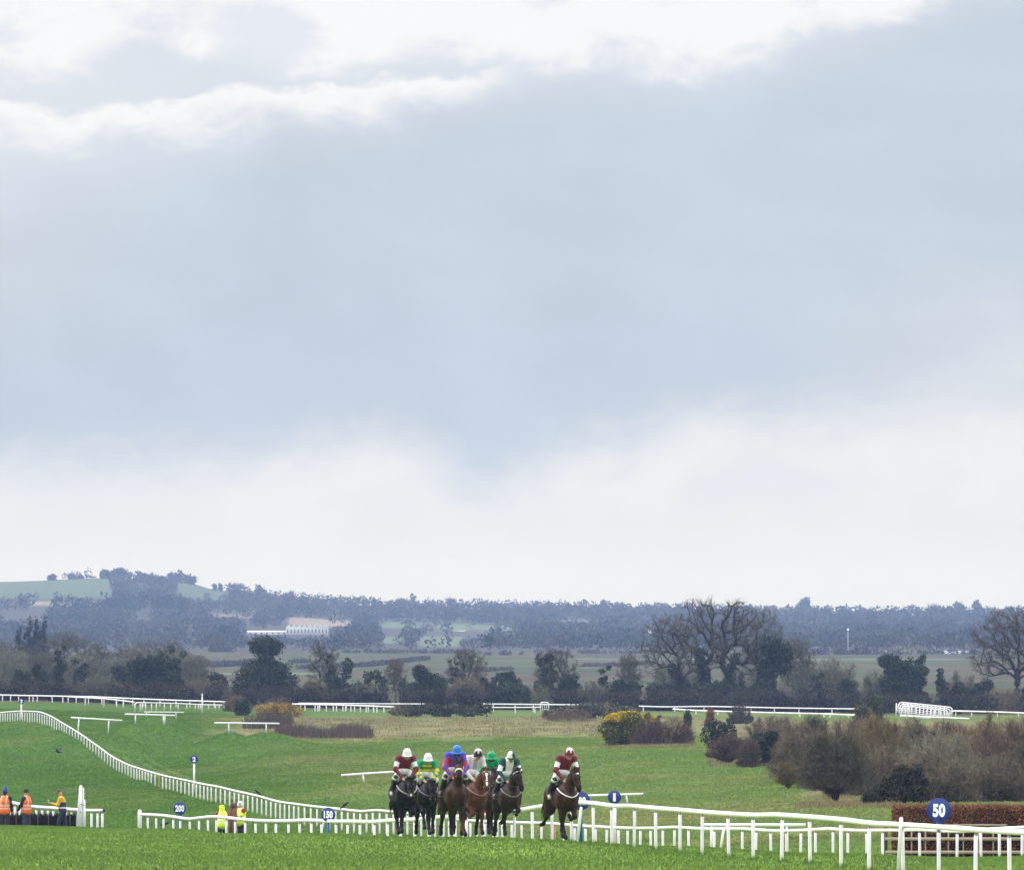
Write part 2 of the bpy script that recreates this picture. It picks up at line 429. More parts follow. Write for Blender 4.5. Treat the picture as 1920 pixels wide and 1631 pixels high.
def ground0(u, d):
    u = np.asarray(u, float); d = np.asarray(d, float)
    zc = np.array([pchip(c[:, 0], c[:, 1], np.clip(d, 8, 3000)) for c in _colz])
    k = np.clip(np.searchsorted(_cols, u) - 1, 0, len(_cols) - 2)
    ca = np.array(_cols, float)
    t = np.clip((u - ca[k]) / (ca[k + 1] - ca[k]), 0, 1); t = t * t * (3 - 2 * t)
    idx = np.arange(zc.shape[1]) if u.ndim else None
    z = zc[k, idx] * (1 - t) + zc[k + 1, idx] * t
    far = d > 3000
    if far.any():
        zr = np.array([pchip(_hd, row, np.clip(d, 3000, 9500)) for row in _hz])
        k2 = np.clip(np.searchsorted(_hu, u) - 1, 0, len(_hu) - 2)
        t2 = np.clip((u - _hu[k2]) / (_hu[k2 + 1] - _hu[k2]), 0, 1); t2 = t2 * t2 * (3 - 2 * t2)
        z2 = zr[k2, idx] * (1 - t2) + zr[k2 + 1, idx] * t2
        z = np.where(far, z2, z)
    return z
_adz = _anch[:, 2] - ground0(_anch[:, 0], _anch[:, 1])
def ground_ud(u, d):
    u = np.atleast_1d(np.asarray(u, float)); d = np.atleast_1d(np.asarray(d, float))
    z = ground0(u, d)
    near = (d > 120) & (d < 950)
    if near.any():
        uu, dd = u[near], d[near]
        acc = np.zeros(len(uu)); ws = np.zeros(len(uu)); wm = np.zeros(len(uu))
        for (ax, ad, _), dz in zip(_anch, _adz):
            w = np.exp(-((uu - ax) / 55.0) ** 2 - (np.log(dd / ad) / 0.035) ** 2)
            acc += w * dz; ws += w; wm = np.maximum(wm, w)
        z[near] += acc / (ws + 1e-6) * wm
    return z
def ud_of(X, Y):
    X = np.asarray(X, float); Y = np.asarray(Y, float)
    phi = np.arctan2(X, Y); r = np.hypot(X, Y)
    d = r * np.cos(np.clip(phi, -rad(15), rad(15)))
    u = CX + F * math.cos(TH) * np.tan(np.clip(phi, -rad(8), rad(8)))
    return u, d
def gz(X, Y):
    u, d = ud_of(np.atleast_1d(X), np.atleast_1d(Y))
    z = ground_ud(u, np.maximum(d, 8))
    return z if np.ndim(X) else float(z[0])
def GP(x, d):
    """point on the ground at photo column x and depth d"""
    X = (x - CX) / F * d / math.cos(TH)
    return np.array([X, d, gz(X, d)])

def vnoise(x, y, seed=0):
    """cheap smooth value noise 0..1"""
    rs = np.random.RandomState(seed); T = rs.rand(256, 256)
    xi = np.floor(x).astype(int); yi = np.floor(y).astype(int)
    fx = x - xi; fy = y - yi; fx = fx * fx * (3 - 2 * fx); fy = fy * fy * (3 - 2 * fy)
    a = T[xi % 256, yi % 256]; b = T[(xi + 1) % 256, yi % 256]; c = T[xi % 256, (yi + 1) % 256]; e = T[(xi + 1) % 256, (yi + 1) % 256]
    return (a * (1 - fx) + b * fx) * (1 - fy) + (c * (1 - fx) + e * fx) * fy
def fbm(x, y, seed=0, o=4):
    s = 0; a = 0.5; tot = 0
    for i in range(o):
        s = s + a * vnoise(x * 2 ** i + 17 * i, y * 2 ** i + 31 * i, seed + i); tot += a; a *= 0.55
    return s / tot
def sst(x, a, b):
    t = np.clip((x - a) / (b - a), 0, 1); return t * t * (3 - 2 * t)

# colours of the turf and fields (what grows there)
G_FORE = np.array((0.101, 0.176, 0.024))
G_MID = np.array((0.075, 0.122, 0.024))
G_LEFT = np.array((0.041, 0.094, 0.0055))
G_DRY = np.array((0.150, 0.136, 0.052))
G_TAN = np.array((0.165, 0.132, 0.068))
def turf_colour(u, d, X, Y):
    n = len(u)
    n1 = fbm(X / 9.0, Y / 26.0, 3); n2 = fbm(X / 2.6, Y / 9.0, 9); n3 = fbm(X / 30.0, Y / 70.0, 21)
    c = np.tile(G_FORE, (n, 1))
    def blend(c, target, k):
        return c * (1 - k[:, None]) + target * k[:, None]
    mid = sst(d, 255, 330)
    leftk = 1 - sst(u, 350, 900)
    g2 = G_LEFT[None] * leftk[:, None] + G_MID[None] * (1 - leftk[:, None])
    c = c * (1 - mid[:, None]) + g2 * mid[:, None]
    # drier, yellower turf in drifts
    c = blend(c, G_DRY, np.clip((n1 - 0.5) * 2.2, 0, 0.55) * (0.15 + 0.85 * mid) * (0.45 + 0.55 * sst(u, 300, 1000)))
    # a paler strip along the inner rail and beyond (x 1100-1500, ~360-420 m)
    k = np.exp(-((d - 395 + (n1 - .5) * 60) / 30) ** 2) * sst(u, 1000, 1150) * (1 - sst(u, 1560, 1650))
    c = blend(c, G_DRY, 0.45 * k)
    k = np.exp(-((d - 640) / 26) ** 2) * np.exp(-((u - 580) / 90) ** 2)
    c = blend(c, G_DRY, 0.5 * k)
    # rough dry ground inside the course (730-900 m)
    k = sst(d + (n1 - .5) * 60, 715, 760) * (1 - sst(d + (n2 - .5) * 30, 880, 905)) * sst(u + (n1 - .5) * 150, 330, 480)
    rough = G_TAN * 0.75 + G_DRY * 0.25
    c = blend(c, rough, k * np.clip(0.35 + (n2 - 0.35) * 1.6, 0, 0.9))
    # rough margin under the thicket on the right
    k = sst(u + (n2 - .5) * 60, 1490, 1540) * sst(d, 385, 400) * (1 - sst(d, 560, 640))
    c = blend(c, G_TAN * 0.75, 0.7 * k)
    k = sst(u + (n2 - .5) * 50, 1320, 1350) * sst(d, 572, 585) * (1 - sst(d, 800, 860))
    c = blend(c, G_TAN * 0.7, 0.6 * k)
    # tractor lines curving over the left slope
    for q in range(4):
        uc = 215 + q * 22 + 190 * (np.clip(690 - d, 0, None) / 190.0) ** 1.15
        k = np.exp(-((u - uc) / 5.0) ** 2) * (d > 500) * (d < 690)
        c = blend(c, np.array((0.15, 0.20, 0.075)), 0.35 * k)
    # beyond the hedgerow: moorish plain
    k = sst(d, 960, 1010)
    pn = fbm(X / 22, Y / 60, 5)[:, None]; pq = sst(fbm(X / 30, Y / 140, 15), .42, .62)[:, None]
    plain = (np.array((0.044, 0.056, 0.019)) * (1 - pq) + np.array((0.060, 0.048, 0.026)) * pq) * (0.45 + 1.1 * pn)
    c = c * (1 - k[:, None]) + plain * k[:, None]
    k = ((d > 1900) & (d < 1990) & (u < 560)) * 1.0 + ((d > 2150 + (u - 600) * 0.5) & (d < 2230 + (u - 600) * 0.5) & (u > 560) & (u < 790)) * 1.0 + ((d > 2700) & (d < 2900) & (u > 1050)) * 1.0
    c = blend(c, np.array((0.035, 0.037, 0.03)), 0.75 * np.clip(k, 0, 1))
    k = ((d > 2000) & (d < 2040) & (u < 600)) * 1.0 + ((d > 2590) & (d < 2640) & (u > 1080)) * 1.0
    c = blend(c, np.array((0.19, 0.2, 0.12)), 0.6 * np.clip(k, 0, 1))
    # hillside
    k = sst(d, 3000, 3050)
    c = c * (1 - k[:, None]) + np.array((0.040, 0.038, 0.034)) * k[:, None]
    for u0, u1, d0, d1, cc in FIELDS:
        wob = (fbm(u / 60, d / 300, 44) - .5)
        k = sst(u + wob * 30, u0 - 4, u0 + 4) * (1 - sst(u + wob * 30, u1 - 4, u1 + 4)) * sst(d, d0 - 15, d0 + 15) * (1 - sst(d, d1 - 15, d1 + 15))
        c = blend(c, np.array(cc), k)
    return c * (0.86 + 0.28 * n2[:, None]) * (0.9 + 0.2 * n3[:, None])
FIELDS = [(-400, 205, 5180, 5980, (0.058, 0.088, 0.040)), (330, 425, 5350, 5960, (0.058, 0.088, 0.040)),
          (60, 205, 4960, 5050, (.17, .17, .10)), (392, 480, 4850, 4930, (.20, .17, .12)), (1045, 1110, 5250, 5300, (.2, .2, .14)),
          (545, 660, 4700, 5050, (0.20, 0.16, 0.12)), (715, 810, 4700, 5000, (0.085, 0.12, 0.06)), (820, 880, 4640, 5000, (0.085, 0.12, 0.06)), (888, 975, 4700, 4950, (0.085, 0.12, 0.06)),
          (715, 760, 3800, 4200, (0.085, 0.12, 0.06)), (785, 860, 3600, 4250, (0.085, 0.12, 0.06)),
          (1040, 1130, 4850, 4950, (0.2, 0.2, 0.13)), (1650, 1800, 3050, 3250, (0.24, 0.21, 0.12))]

def build_ground():
    ang = np.concatenate([np.radians(np.linspace(-180, -9, 60)), np.radians(np.linspace(-8.6, -4.4, 30)), np.radians(np.linspace(-4.3, 4.3, 420)), np.radians(np.linspace(4.4, 8.6, 30)), np.radians(np.linspace(9, 180, 60))])
    rr = np.concatenate([np.geomspace(4, 140, 40)[:-1], np.geomspace(140, 1000, 260)[:-1], np.geomspace(1000, 3000, 80)[:-1], np.geomspace(3000, 6700, 80)])
    A, R = np.meshgrid(ang, rr)
    X = R * np.sin(A); Y = R * np.cos(A)
    x, y = X.ravel(), Y.ravel()
    u, d = ud_of(x, y)
    z = ground_ud(u, np.maximum(d, 8))
    # little humps and hollows
    amp = np.where(d < 300, 0.03, np.where(d < 950, 0.10, 0.35))
    z = z + (fbm(x / 4.0, y / 7.0, 71) - 0.5) * amp * (d > 60)
    c = turf_colour(u, d, x, y)
    c = c * (1 + .45 * (1 - sst(d, 240, 300)))[:, None]      # the thick sward of the near track
    na, nr = len(ang), len(rr)
    i = (np.arange(nr - 1) * na)[:, None]; j = np.arange(na - 1)[None]
    Q = np.stack([i + j, i + na + j, i + na + j + 1, i + j + 1], -1).reshape(-1, 4)
    mb = MB(); mb.add(np.stack([x, y, z], 1), Q[:, ::-1], c)
    m = bpy.data.materials.new('turf'); m.use_nodes = True
    b = NB(m.node_tree); bs = m.node_tree.nodes['Principled BSDF']
    at = b.n('ShaderNodeAttribute', attribute_name='Col').outputs['Color']
    tc = b.n('ShaderNodeTexCoord').outputs['Object']
    mp = b.n('ShaderNodeMapping'); b.put(mp.inputs[0], tc); mp.inputs['Scale'].default_value = (1, 0.22, 1)
    fine = b.noise(mp.outputs[0], 3.2, 9.0, 0.72)
    lump = b.noise(mp.outputs[0], 0.35, 5.0, 0.6)
    k = b.m('MULTIPLY', b.mr(fine, 0.3, 0.7, 0.42, 1.58, smooth=False), b.mr(lump, 0.3, 0.7, 0.84, 1.14, smooth=False))
    vm = b.n('ShaderNodeVectorMath', operation='SCALE'); b.put(vm.inputs[0], at); b.put(vm.inputs['Scale'], k)
    yel = b.mix(b.m('MULTIPLY', b.mr(b.noise(mp.outputs[0], 1.1, 6.0, 0.65), 0.55, 0.75), 0.28), vm.outputs[0], (0.16, 0.145, 0.045))
    b.put(bs.inputs['Base Color'], yel)
    bs.inputs['Roughness'].default_value = 0.9; bs.inputs['Specular IOR Level'].default_value = 0.05
    bp = b.n('ShaderNodeBump'); bp.inputs['Strength'].default_value = 0.35; bp.inputs['Distance'].default_value = 0.08
    b.put(bp.inputs['Height'], fine); b.put(bs.inputs['Normal'], bp.outputs[0])
    o = mb.build('ground', m, smooth=True)
    tag(o, kind='structure')
build_ground()

# ------------------------------------------------------------------ grass tufts on the near turf
def build_grass():
    rs = np.random.RandomState(5)
    V, T, C = [], [], []
    n = 430000
    d = 148 + (305 - 148) * rs.rand(n) ** 1.25
    u = rs.uniform(-80, 2000, n)
    X = (u - CX) / F * d / math.cos(TH); Y = d
    z = ground_ud(u, d) + (fbm(X / 4.0, Y / 7.0, 71) - 0.5) * 0.03
    lump = fbm(X / 0.9, Y / 1.6, 12)
    h = (0.026 + 0.034 * rs.rand(n)) * (0.8 + 0.4 * lump)
    w = 0.007 + 0.013 * rs.rand(n)
    a = rs.uniform(0, math.pi, n)
    ca, sa = np.cos(a) * w, np.sin(a) * w
    lx = rs.normal(0, 0.35, n) * h; ly = rs.normal(0, 0.35, n) * h
    A = np.stack([X - ca, Y - sa, z - 0.01], 1); B = np.stack([X + ca, Y + sa, z - 0.01], 1); Cc = np.stack([X + lx, Y + ly, z + h], 1)
    Vv = np.stack([A, B, Cc], 1).reshape(-1, 3)
    col = turf_colour(u, d, X, Y) * np.array((1.86, 2.06, 1.5)) * (0.85 + 0.3 * fbm(X / 0.5, Y / 1.5, 33)[:, None]) * (0.86 + 0.28 * rs.rand(n, 1))
    yel = rs.rand(n) < 0.07
    col[yel] = col[yel] * np.array((1.4, 1.15, 1.0))
    col = np.repeat(col, 3, axis=0)
    mb = MB(); mb.add(Vv, np.arange(3 * n).reshape(-1, 3), col)
    tag(mb.build('grass', M['blade']), kind='stuff')
    # coarser sward further out
    n = 300000
    d = np.sqrt(rs.uniform(300 ** 2, 900 ** 2, n)); u = rs.uniform(-80, 2000, n)
    Xk = (u - CX) / F * d; wob = (fbm(Xk / 5.0, d / 14.0, 61) - .5); keep = ~((d + wob * 90 > 735) & (u + wob * 260 > 440)) & ~((u > 1500) & (d > 420)) ; d, u = d[keep], u[keep]; n = len(d)
    X = (u - CX) / F * d / math.cos(TH); Y = d; z = ground_ud(u, d) + (fbm(X / 4.0, Y / 7.0, 71) - 0.5) * np.where(d < 300, .03, .10)
    h = (0.035 + 0.05 * rs.rand(n)) * (.7 + .6 * fbm(X / 2.2, Y / 5.0, 12)); w = (0.03 + 0.05 * rs.rand(n)) * (d / 500.0)
    lx = rs.normal(0, .3, n) * h
    Vv = np.stack([np.stack([X - w, Y, z - .01], 1), np.stack([X + w, Y, z - .01], 1), np.stack([X + lx, Y, z + h], 1)], 1).reshape(-1, 3)
    col = turf_colour(u, d, X, Y) * np.array((2.7, 2.95, 2.0)) * (.78 + .44 * fbm(X / 1.6, Y / 5.0, 33)[:, None]) * (.74 + .52 * rs.rand(n, 1))
    straw = rs.rand(n) < .07; col[straw] = col[straw] * np.array((1.9, 1.35, 1.2))
    mb = MB(); mb.add(Vv, np.arange(3 * n).reshape(-1, 3), np.repeat(col, 3, 0))
    tag(mb.build('grass', M['blade']), kind='stuff')
build_grass()

# ------------------------------------------------------------------ white running rails
def resample(L):
    p = np.array([P(*q) for q in L])
    return p, np.array([q[0] for q in L], float)
PW = (.85, .79, .89)
POST_FEET = []
def rail(name, L, posts, H, rr, pr, label, group='white plastic running rails', end_hoop=False, odd=(), lean=()):
    p, xs = resample(L)
    base = p[len(p) // 2].copy(); base[2] -= H
    t = empty(name, base); tag(t, label, 'running rail', group)
    # smooth the line
    s = np.concatenate([[0], np.cumsum(np.linalg.norm(np.diff(p, axis=0), axis=1))])
    q = np.linspace(0, s[-1], max(len(p) * 4, 20))
    fine = np.stack([pchip(s, p[:, i], q) for i in range(3)], 1)
    mb = MB(); mb.tube(fine - base, rr, 10)
    mb.build('rail', M['near_rail'] if L[len(L) // 2][2] < 345 else M['rail'], t, smooth=True)
    order = np.argsort(xs)
    for i, px in enumerate(posts):
        w = np.array([np.interp(px, xs[order], p[order, j]) for j in range(3)])
        ztop = w[2] - rr * 0.8
        zb = min(gz(w[0], w[1]), w[2] - H * 0.85) - 0.05
        mb = MB()
        ox = lean[i % len(lean)] if lean else 0.0
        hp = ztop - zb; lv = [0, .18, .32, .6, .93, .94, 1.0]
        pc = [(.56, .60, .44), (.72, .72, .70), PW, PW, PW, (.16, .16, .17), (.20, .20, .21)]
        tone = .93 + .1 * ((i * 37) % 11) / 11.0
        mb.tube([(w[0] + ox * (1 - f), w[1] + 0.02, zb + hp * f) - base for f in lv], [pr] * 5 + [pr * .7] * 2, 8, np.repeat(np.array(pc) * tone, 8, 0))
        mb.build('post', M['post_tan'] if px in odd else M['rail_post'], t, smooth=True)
        if w[1] < 345: POST_FEET.append((w[0] + ox, w[1]))
    return t
near_posts = [1960, 1893, 1830, 1760, 1692, 1630, 1577, 1518, 1467, 1412, 1365, 1317, 1275, 1229, 1190, 1147, 1112, 1072, 1035, 998, 965, 932, 905, 875, 853, 831, 806, 778, 751, 727, 702, 675, 652, 630, 603, 584, 562, 541, 518, 499, 479, 460, 441, 424, 406, 390, 373, 356, 338, 325, 307, 293, 277]
rail('running_rail', RAIL_NEAR, near_posts, 1.1, 0.061, 0.042, 'long near white rail passing right behind the horses and below the 50 sign', lean=(0.0, 0.012, -0.015, 0.004, 0.02, -0.008))
inner_posts = [1960, 1917, 1874, 1839, 1795, 1761, 1724, 1690, 1655, 1625, 1590, 1562, 1529, 1502, 1475, 1445, 1418, 1392, 1366, 1340, 1316, 1291, 1265, 1243, 1220, 1201, 1177, 1160, 1138, 1117, 1098, 1078, 1058, 1040, 1016, 998, 978, 960, 942, 925, 910, 895, 882]
rail('running_rail', RAIL_INNER, inner_posts, 0.86, 0.05, 0.042, 'lower white rail running in front of the copper brush fence, behind the near rail', odd=(1040,), lean=(0.01, -0.01, 0.0))
curve_posts = []
_x = 868.0
while _x > -40:
    curve_posts.append(round(_x, 1))
    _x -= 13.0 if _x > 700 else (11.6 if _x > 560 else (8.6 if _x > 400 else (7.0 if _x > 290 else (5.5 if _x > 130 else 4.6))))
odd_posts = [q for q in curve_posts if abs(q - 297) < 3.6]
_cp = curve_posts
rail('running_rail', RAIL_CURVE, _cp[::2] if len(_cp) > 190 else _cp, 1.0, 0.058, 0.042, 'white rail curving down the green slope from the upper left behind the numbered signs', odd=odd_posts)
LEFT_RAIL = [(-40, 1492, 352), (0, 1498, 350), (29.5, 1505.5, 348), (66, 1512, 346), (98, 1514, 344), (129, 1516.4, 342), (162, 1518.6, 340), (193.5, 1518.6, 338)]
t = rail('running_rail', LEFT_RAIL, [-20, 5, 18, 28, 37, 52, 68, 79, 90, 100, 112, 124, 134.5, 171.7, 183, 192], 1.0, 0.066, 0.05, 'short white rail behind the dark hurdle, its open end to the right')
mb = MB(); e = P(193.6, 1518.6, 337.8); mb.tube([e - np.array(t.location), e - np.array(t.location) + (0.05, -0.02, 0)], 0.07, 10, (0.03, 0.03, 0.03)); mb.build('end_cap', M['tack'], t)
def feet_grass():
    rs = np.random.RandomState(15); pf = np.repeat(np.array(POST_FEET), 46, 0); n = len(pf)
    a = rs.uniform(0, 2 * math.pi, n); r = .03 + .12 * rs.rand(n); X = pf[:, 0] + np.cos(a) * r; Y = pf[:, 1] + np.sin(a) * r * 1.5
    z = gz(X, Y); h = rs.uniform(.05, .15, n); w = rs.uniform(.006, .014, n); u, d = ud_of(X, Y)
    V = np.stack([np.stack([X - w, Y, z - .03], 1), np.stack([X + w, Y, z - .03], 1), np.stack([X + rs.normal(0, .25, n) * h, Y, z + h], 1)], 1).reshape(-1, 3)
    col = turf_colour(u, d, X, Y) * np.array((1.7, 1.9, 1.3)) * rs.uniform(.6, 1.25, (n, 1))
    mb = MB(); mb.add(V, np.arange(3 * n).reshape(-1, 3), np.repeat(col, 3, 0)); tag(mb.build('grass', M['blade']), kind='stuff')
feet_grass()
# fat rounded end post of the near rail
def end_post():
    b = P(262, 1517, 331); g = gz(b[0], b[1])
    mb = MB(); h = b[2] - g
    mb.tube([(0, 0, -0.05), (0, 0, h * 0.9), (0, 0, h * 0.97), (0, 0, h)], [0.095, 0.085, 0.07, 0.02], 12)
    o = mb.build('end_post', M['post'], smooth=True); o.location = (b[0], b[1], g)
    tag(o, 'fat round-topped white post at the left end of the near rail', 'post')
end_post()
# leaning props beside the near rail
for x0, r0, x1, r1, d, lab in ((1690, 1531, 1684, 1634, 175.3, 'leaning white stake standing up above the near rail left of the 50 sign'), (1090, 1512, 1082, 1576, 221, 'leaning white stake propped on the near rail beside the foremost horse'),
                               (1357, 1553, 1350, 1590, 255, 'thin slanting white stake under the low bar between the two rails')):
    a, b = P(x0, r0, d), P(x1, r1, d)
    b[2] = min(b[2], gz(b[0], b[1]) - 0.03)
    mb = MB(); mb.tube([b - b, (a - b) * 0.97, a - b], [0.042, 0.042, 0.025], 8)
    o = mb.build('stake', M['post'], smooth=True); o.location = tuple(b); tag(o, lab, 'stake', 'slanting white stakes')

# far rails on the back of the course
FAR_L1 = [(-60, 1301, 996), (60, 1304, 990), (170, 1306, 982), (260, 1310, 974), (340, 1313, 968), (424, 1315.5, 962)]
rail('running_rail', FAR_L1, [-40, 5, 20, 35, 55, 62, 70, 98, 118, 128, 143, 160, 166, 191, 218, 232, 249, 270, 300, 330, 356, 380, 402, 420], 1.0, 0.085, 0.06, 'far white rail before the dark hedgerow at the upper left', 'white rails on the back straight')
FAR_L2 = [(130, 1306, 966), (200, 1310, 950), (252, 1316, 938)]
rail('running_rail', FAR_L2, [160, 195, 219, 231], 0.95, 0.075, 0.055, 'short far white rail slanting down towards the hooped rail', 'white rails on the back straight')
HOOP = [(253, 1328, 905), (253, 1320, 905), (256, 1317, 906), (275, 1317, 915), (330, 1318.5, 930), (385, 1321, 940), (424, 1321.5, 945)]
def hoop_rail():
    p = np.array([P(*q) for q in HOOP]); base = p[3].copy(); base[2] -= 1
    t = empty('running_rail', base); tag(t, 'far white rail with a hooped end standing in pale grass', 'running rail', 'white rails on the back straight')
    p[0, 2] = gz(p[0, 0], p[0, 1])
    mb = MB(); mb.tube(p - base, 0.075, 8); mb.build('rail', M['rail'], t, smooth=True)
    for px in (263, 267, 273, 284, 293, 308, 320, 334, 350, 366, 372, 376, 391, 404, 411, 420):
        w = np.array([np.interp(px, [q[0] for q in HOOP[2:]], p[2:, j]) for j in range(3)])
        mb = MB(); mb.tube([(w[0], w[1], gz(w[0], w[1]) - .05) - base, w - base], 0.06, 6); mb.build('post', M['post'], t)
hoop_rail()
FAR_M = [(548, 1319.5, 955), (640, 1321.5, 948), (738, 1325, 935)]
rail('running_rail', FAR_M, [564, 572, 591, 596, 599, 612, 625, 631, 643, 648, 658, 665, 676, 687, 691, 701, 707, 720, 734], 1.0, 0.095, 0.06, 'far white rail between the mustard shrub and the dark low hedge', 'white rails on the back straight')
FAR_M2 = [(560, 1318, 990), (700, 1319, 985), (810, 1319.5, 980)]
rail('running_rail', FAR_M2, [600, 650, 700, 750, 790], 1.0, 0.07, 0.05, 'thin far white rail just above and behind the longer rail in the middle', 'white rails on the back straight')
FAR_C = [(905, 1319.5, 960), (960, 1320, 960), (1016, 1320.5, 960), (1085, 1321, 960)]
rail('running_rail', FAR_C, [925, 966, 1000, 1063], 0.95, 0.085, 0.06, 'far white rail right of the low dark hedge, before the evergreens', 'white rails on the back straight')
FAR_C2 = [(905, 1326, 935), (965, 1326, 935), (1015, 1325.5, 935)]
rail('running_rail', FAR_C2, [915, 966, 1003], 0.5, 0.07, 0.05, 'lowest far white bar beside the little square gate', 'white rails on the back straight')
FAR_R = [(1198, 1323.5, 990), (1250, 1325, 989), (1320, 1324.2, 987), (1408, 1325.8, 985), (1500, 1327.5, 983), (1618, 1329, 980)]
rail('running_rail', FAR_R, [1206, 1265, 1320, 1408, 1452, 1498, 1560, 1613], 1.05, 0.085, 0.06, 'upper far white rail below the tall bare trees', 'white rails on the back straight')
FAR_R2 = [(1262, 1329, 950), (1300, 1331.5, 948), (1360, 1333.5, 945), (1450, 1336, 940), (1540, 1338, 936), (1614, 1341, 930)]
rail('running_rail', FAR_R2, [1284, 1305, 1346, 1400, 1450, 1500, 1545, 1557, 1591, 1608], 0.95, 0.10, 0.06, 'lower far white rail half hidden by reddish shrubs', 'white rails on the back straight')
FAR_X = [(1784, 1332.5, 965), (1850, 1334, 960), (1935, 1337, 955)]
rail('running_rail', FAR_X, [1792, 1822, 1870, 1910], 0.95, 0.095, 0.06, 'far white rail leading away right from the stacked white hurdle frames', 'white rails on the back straight')
FAR_X2 = [(1688, 1341.5, 925), (1740, 1344, 922), (1817, 1347, 918)]
rail('running_rail', FAR_X2, [1700, 1763, 1810], 0.5, 0.09, 0.06, 'low white bar lying in front of the stacked hurdle frames', 'white rails on the back straight')
def square_gate():
    b = GP(1021, 945); b[2] = P(1021, 1330, 945)[2]
    t = empty('small_gate', b); tag(t, 'little round-cornered white gate frame by the far rail', 'gate')
    mb = MB(); w, h = 0.48, 0.85
    mb.tube([(-w, 0, -.3), (-w, 0, h - .2), (-w + .08, 0, h - .04), (-w + .2, 0, h), (w - .2, 0, h), (w - .08, 0, h - .04), (w, 0, h - .2), (w, 0, -.3)], 0.07, 8); mb.build('frame', M['rail'], t, smooth=True)
    mb = MB()
    for k in (-.24, 0, .24): mb.tube([(k, 0, 0), (k, 0, h * .72)], .025, 6)
    mb.tube([(-w, 0, .03), (w, 0, .03)], .03, 6); mb.tube([(-w, 0, h * .72), (w, 0, h * .72)], .03, 6)
    mb.build('infill', M['post'], t)
square_gate()

# stack of white hurdle frames
def hurdle_frames():
    d0 = 930
    for i in range(3):
        a = P(1686 + i * 3, 1316 + i * 3.5, d0 - i * 0.7); e = P(1786 - i * 4, 1326 + i * 3.2, d0 - i * 0.7)
        L = np.linalg.norm(e - a); ux = (e - a) / L
        t = empty('metal_hurdle', a); tag(t, ('rearmost and tallest of the tilted white hurdle frames leaning above the shrubs', 'middle one of the three tilted white hurdle frames above the shrubs', 'front and lowest of the tilted white hurdle frames, nearest the shrubs')[i], 'hurdle frame', 'stacked white hurdle frames')
        dn = np.array([-0.12, -0.25, -1.0]); H = 1.15
        q = lambda s, k: ux * s * L + dn * k * H
        mb = MB(); mb.tube([q(-.01, 1), q(-.005, .3), q(.01, .1), q(.05, 0), q(.95, 0), q(.99, .1), q(1.0, .3), q(1.0, 1.05)], .075, 8); mb.build('top_frame', M['rail'], t, smooth=True)
        mb = MB()
        mb.tube([q(0, .62), q(1, .62)], .045, 6); mb.tube([q(0, .98), q(1, .98)], .045, 6); mb.build('cross_bar', M['post'], t)
        for k in range(1, 13):
            if (k + i) % 7 == 5: continue
            mb = MB(); mb.tube([q(k / 13, 0), q(k / 13 + .008, 1)], .05, 6); mb.build('upright', M['post'], t)
    b = P(1681, 1318, 932)
    mb = MB(); g = P(1680, 1343, 932)
    mb.tube([g - g, b - g], .075, 8); o = mb.build('marker_post', M['post'], smooth=True); o.location = tuple(g); tag(o, 'upright white post at the left end of the hurdle frame stack', 'post')
hurdle_frames()

# free-standing single bars (take-off rails)
def barrier(x0, r0, x1, r1, d, legs, label, rr=0.06):
    a, b = P(x0, r0, d), P(x1, r1, d + 0.6)
    t = empty('barrier_rail', (a + b) / 2 - (0, 0, .9)); base = np.array(t.location); tag(t, label, 'barrier', 'single white barrier bars on the inner turf')
    mb = MB(); mb.tube([a - base, (a + b) / 2 - base, b - base], rr, 8); mb.build('bar', M['rail'], t, smooth=True)
    for lx, rb, dx in legs:
        k = (lx - x0) / (x1 - x0); w = a + (b - a) * k
        f = w.copy(); f[0] += dx / F * d; f[2] = min(gz(f[0], f[1]), P(lx, rb, d)[2] + .1) - .05
        mb = MB(); mb.tube([f - base, w - base], rr * 0.75, 8); mb.build('leg', M['post'], t, smooth=True)
barrier(133, 1345, 229, 1350.5, 722, [(148, 1367, -2), (204, 1369, -1)], 'white bar on two splayed legs just right of the curving rail top', .072)
barrier(234, 1338.5, 328, 1341, 758, [(254, 1357, 0), (306, 1357, 1), (309, 1357, 0)], 'white bar on close double right legs below the hooped rail', .075)
barrier(270, 1334.5, 345, 1335, 800, [(275, 1340, 0), (330, 1340, 0)], 'smallest low white bar just under the hooped rail', .05)
barrier(402, 1355, 524, 1356, 724, [(429, 1373, 0), (499, 1375, 0)], 'white bar on two legs before the dark brown reeds', .072)
barrier(640, 1453, 762, 1445, 505, [(680, 1466, 3), (752, 1464, 2)], 'tilted white bar behind the leftmost horse', .07)
barrier(1080, 1492, 1206, 1488, 432, [(1174, 1508, 3), (1092, 1510, 0)], 'white bar behind the 1 sign on the open turf', .062)
barrier(1320, 1546, 1510, 1546, 262, [(1334, 1590, 0), (1475, 1592, 2)], 'long low white bar between the near and lower rails', .055)

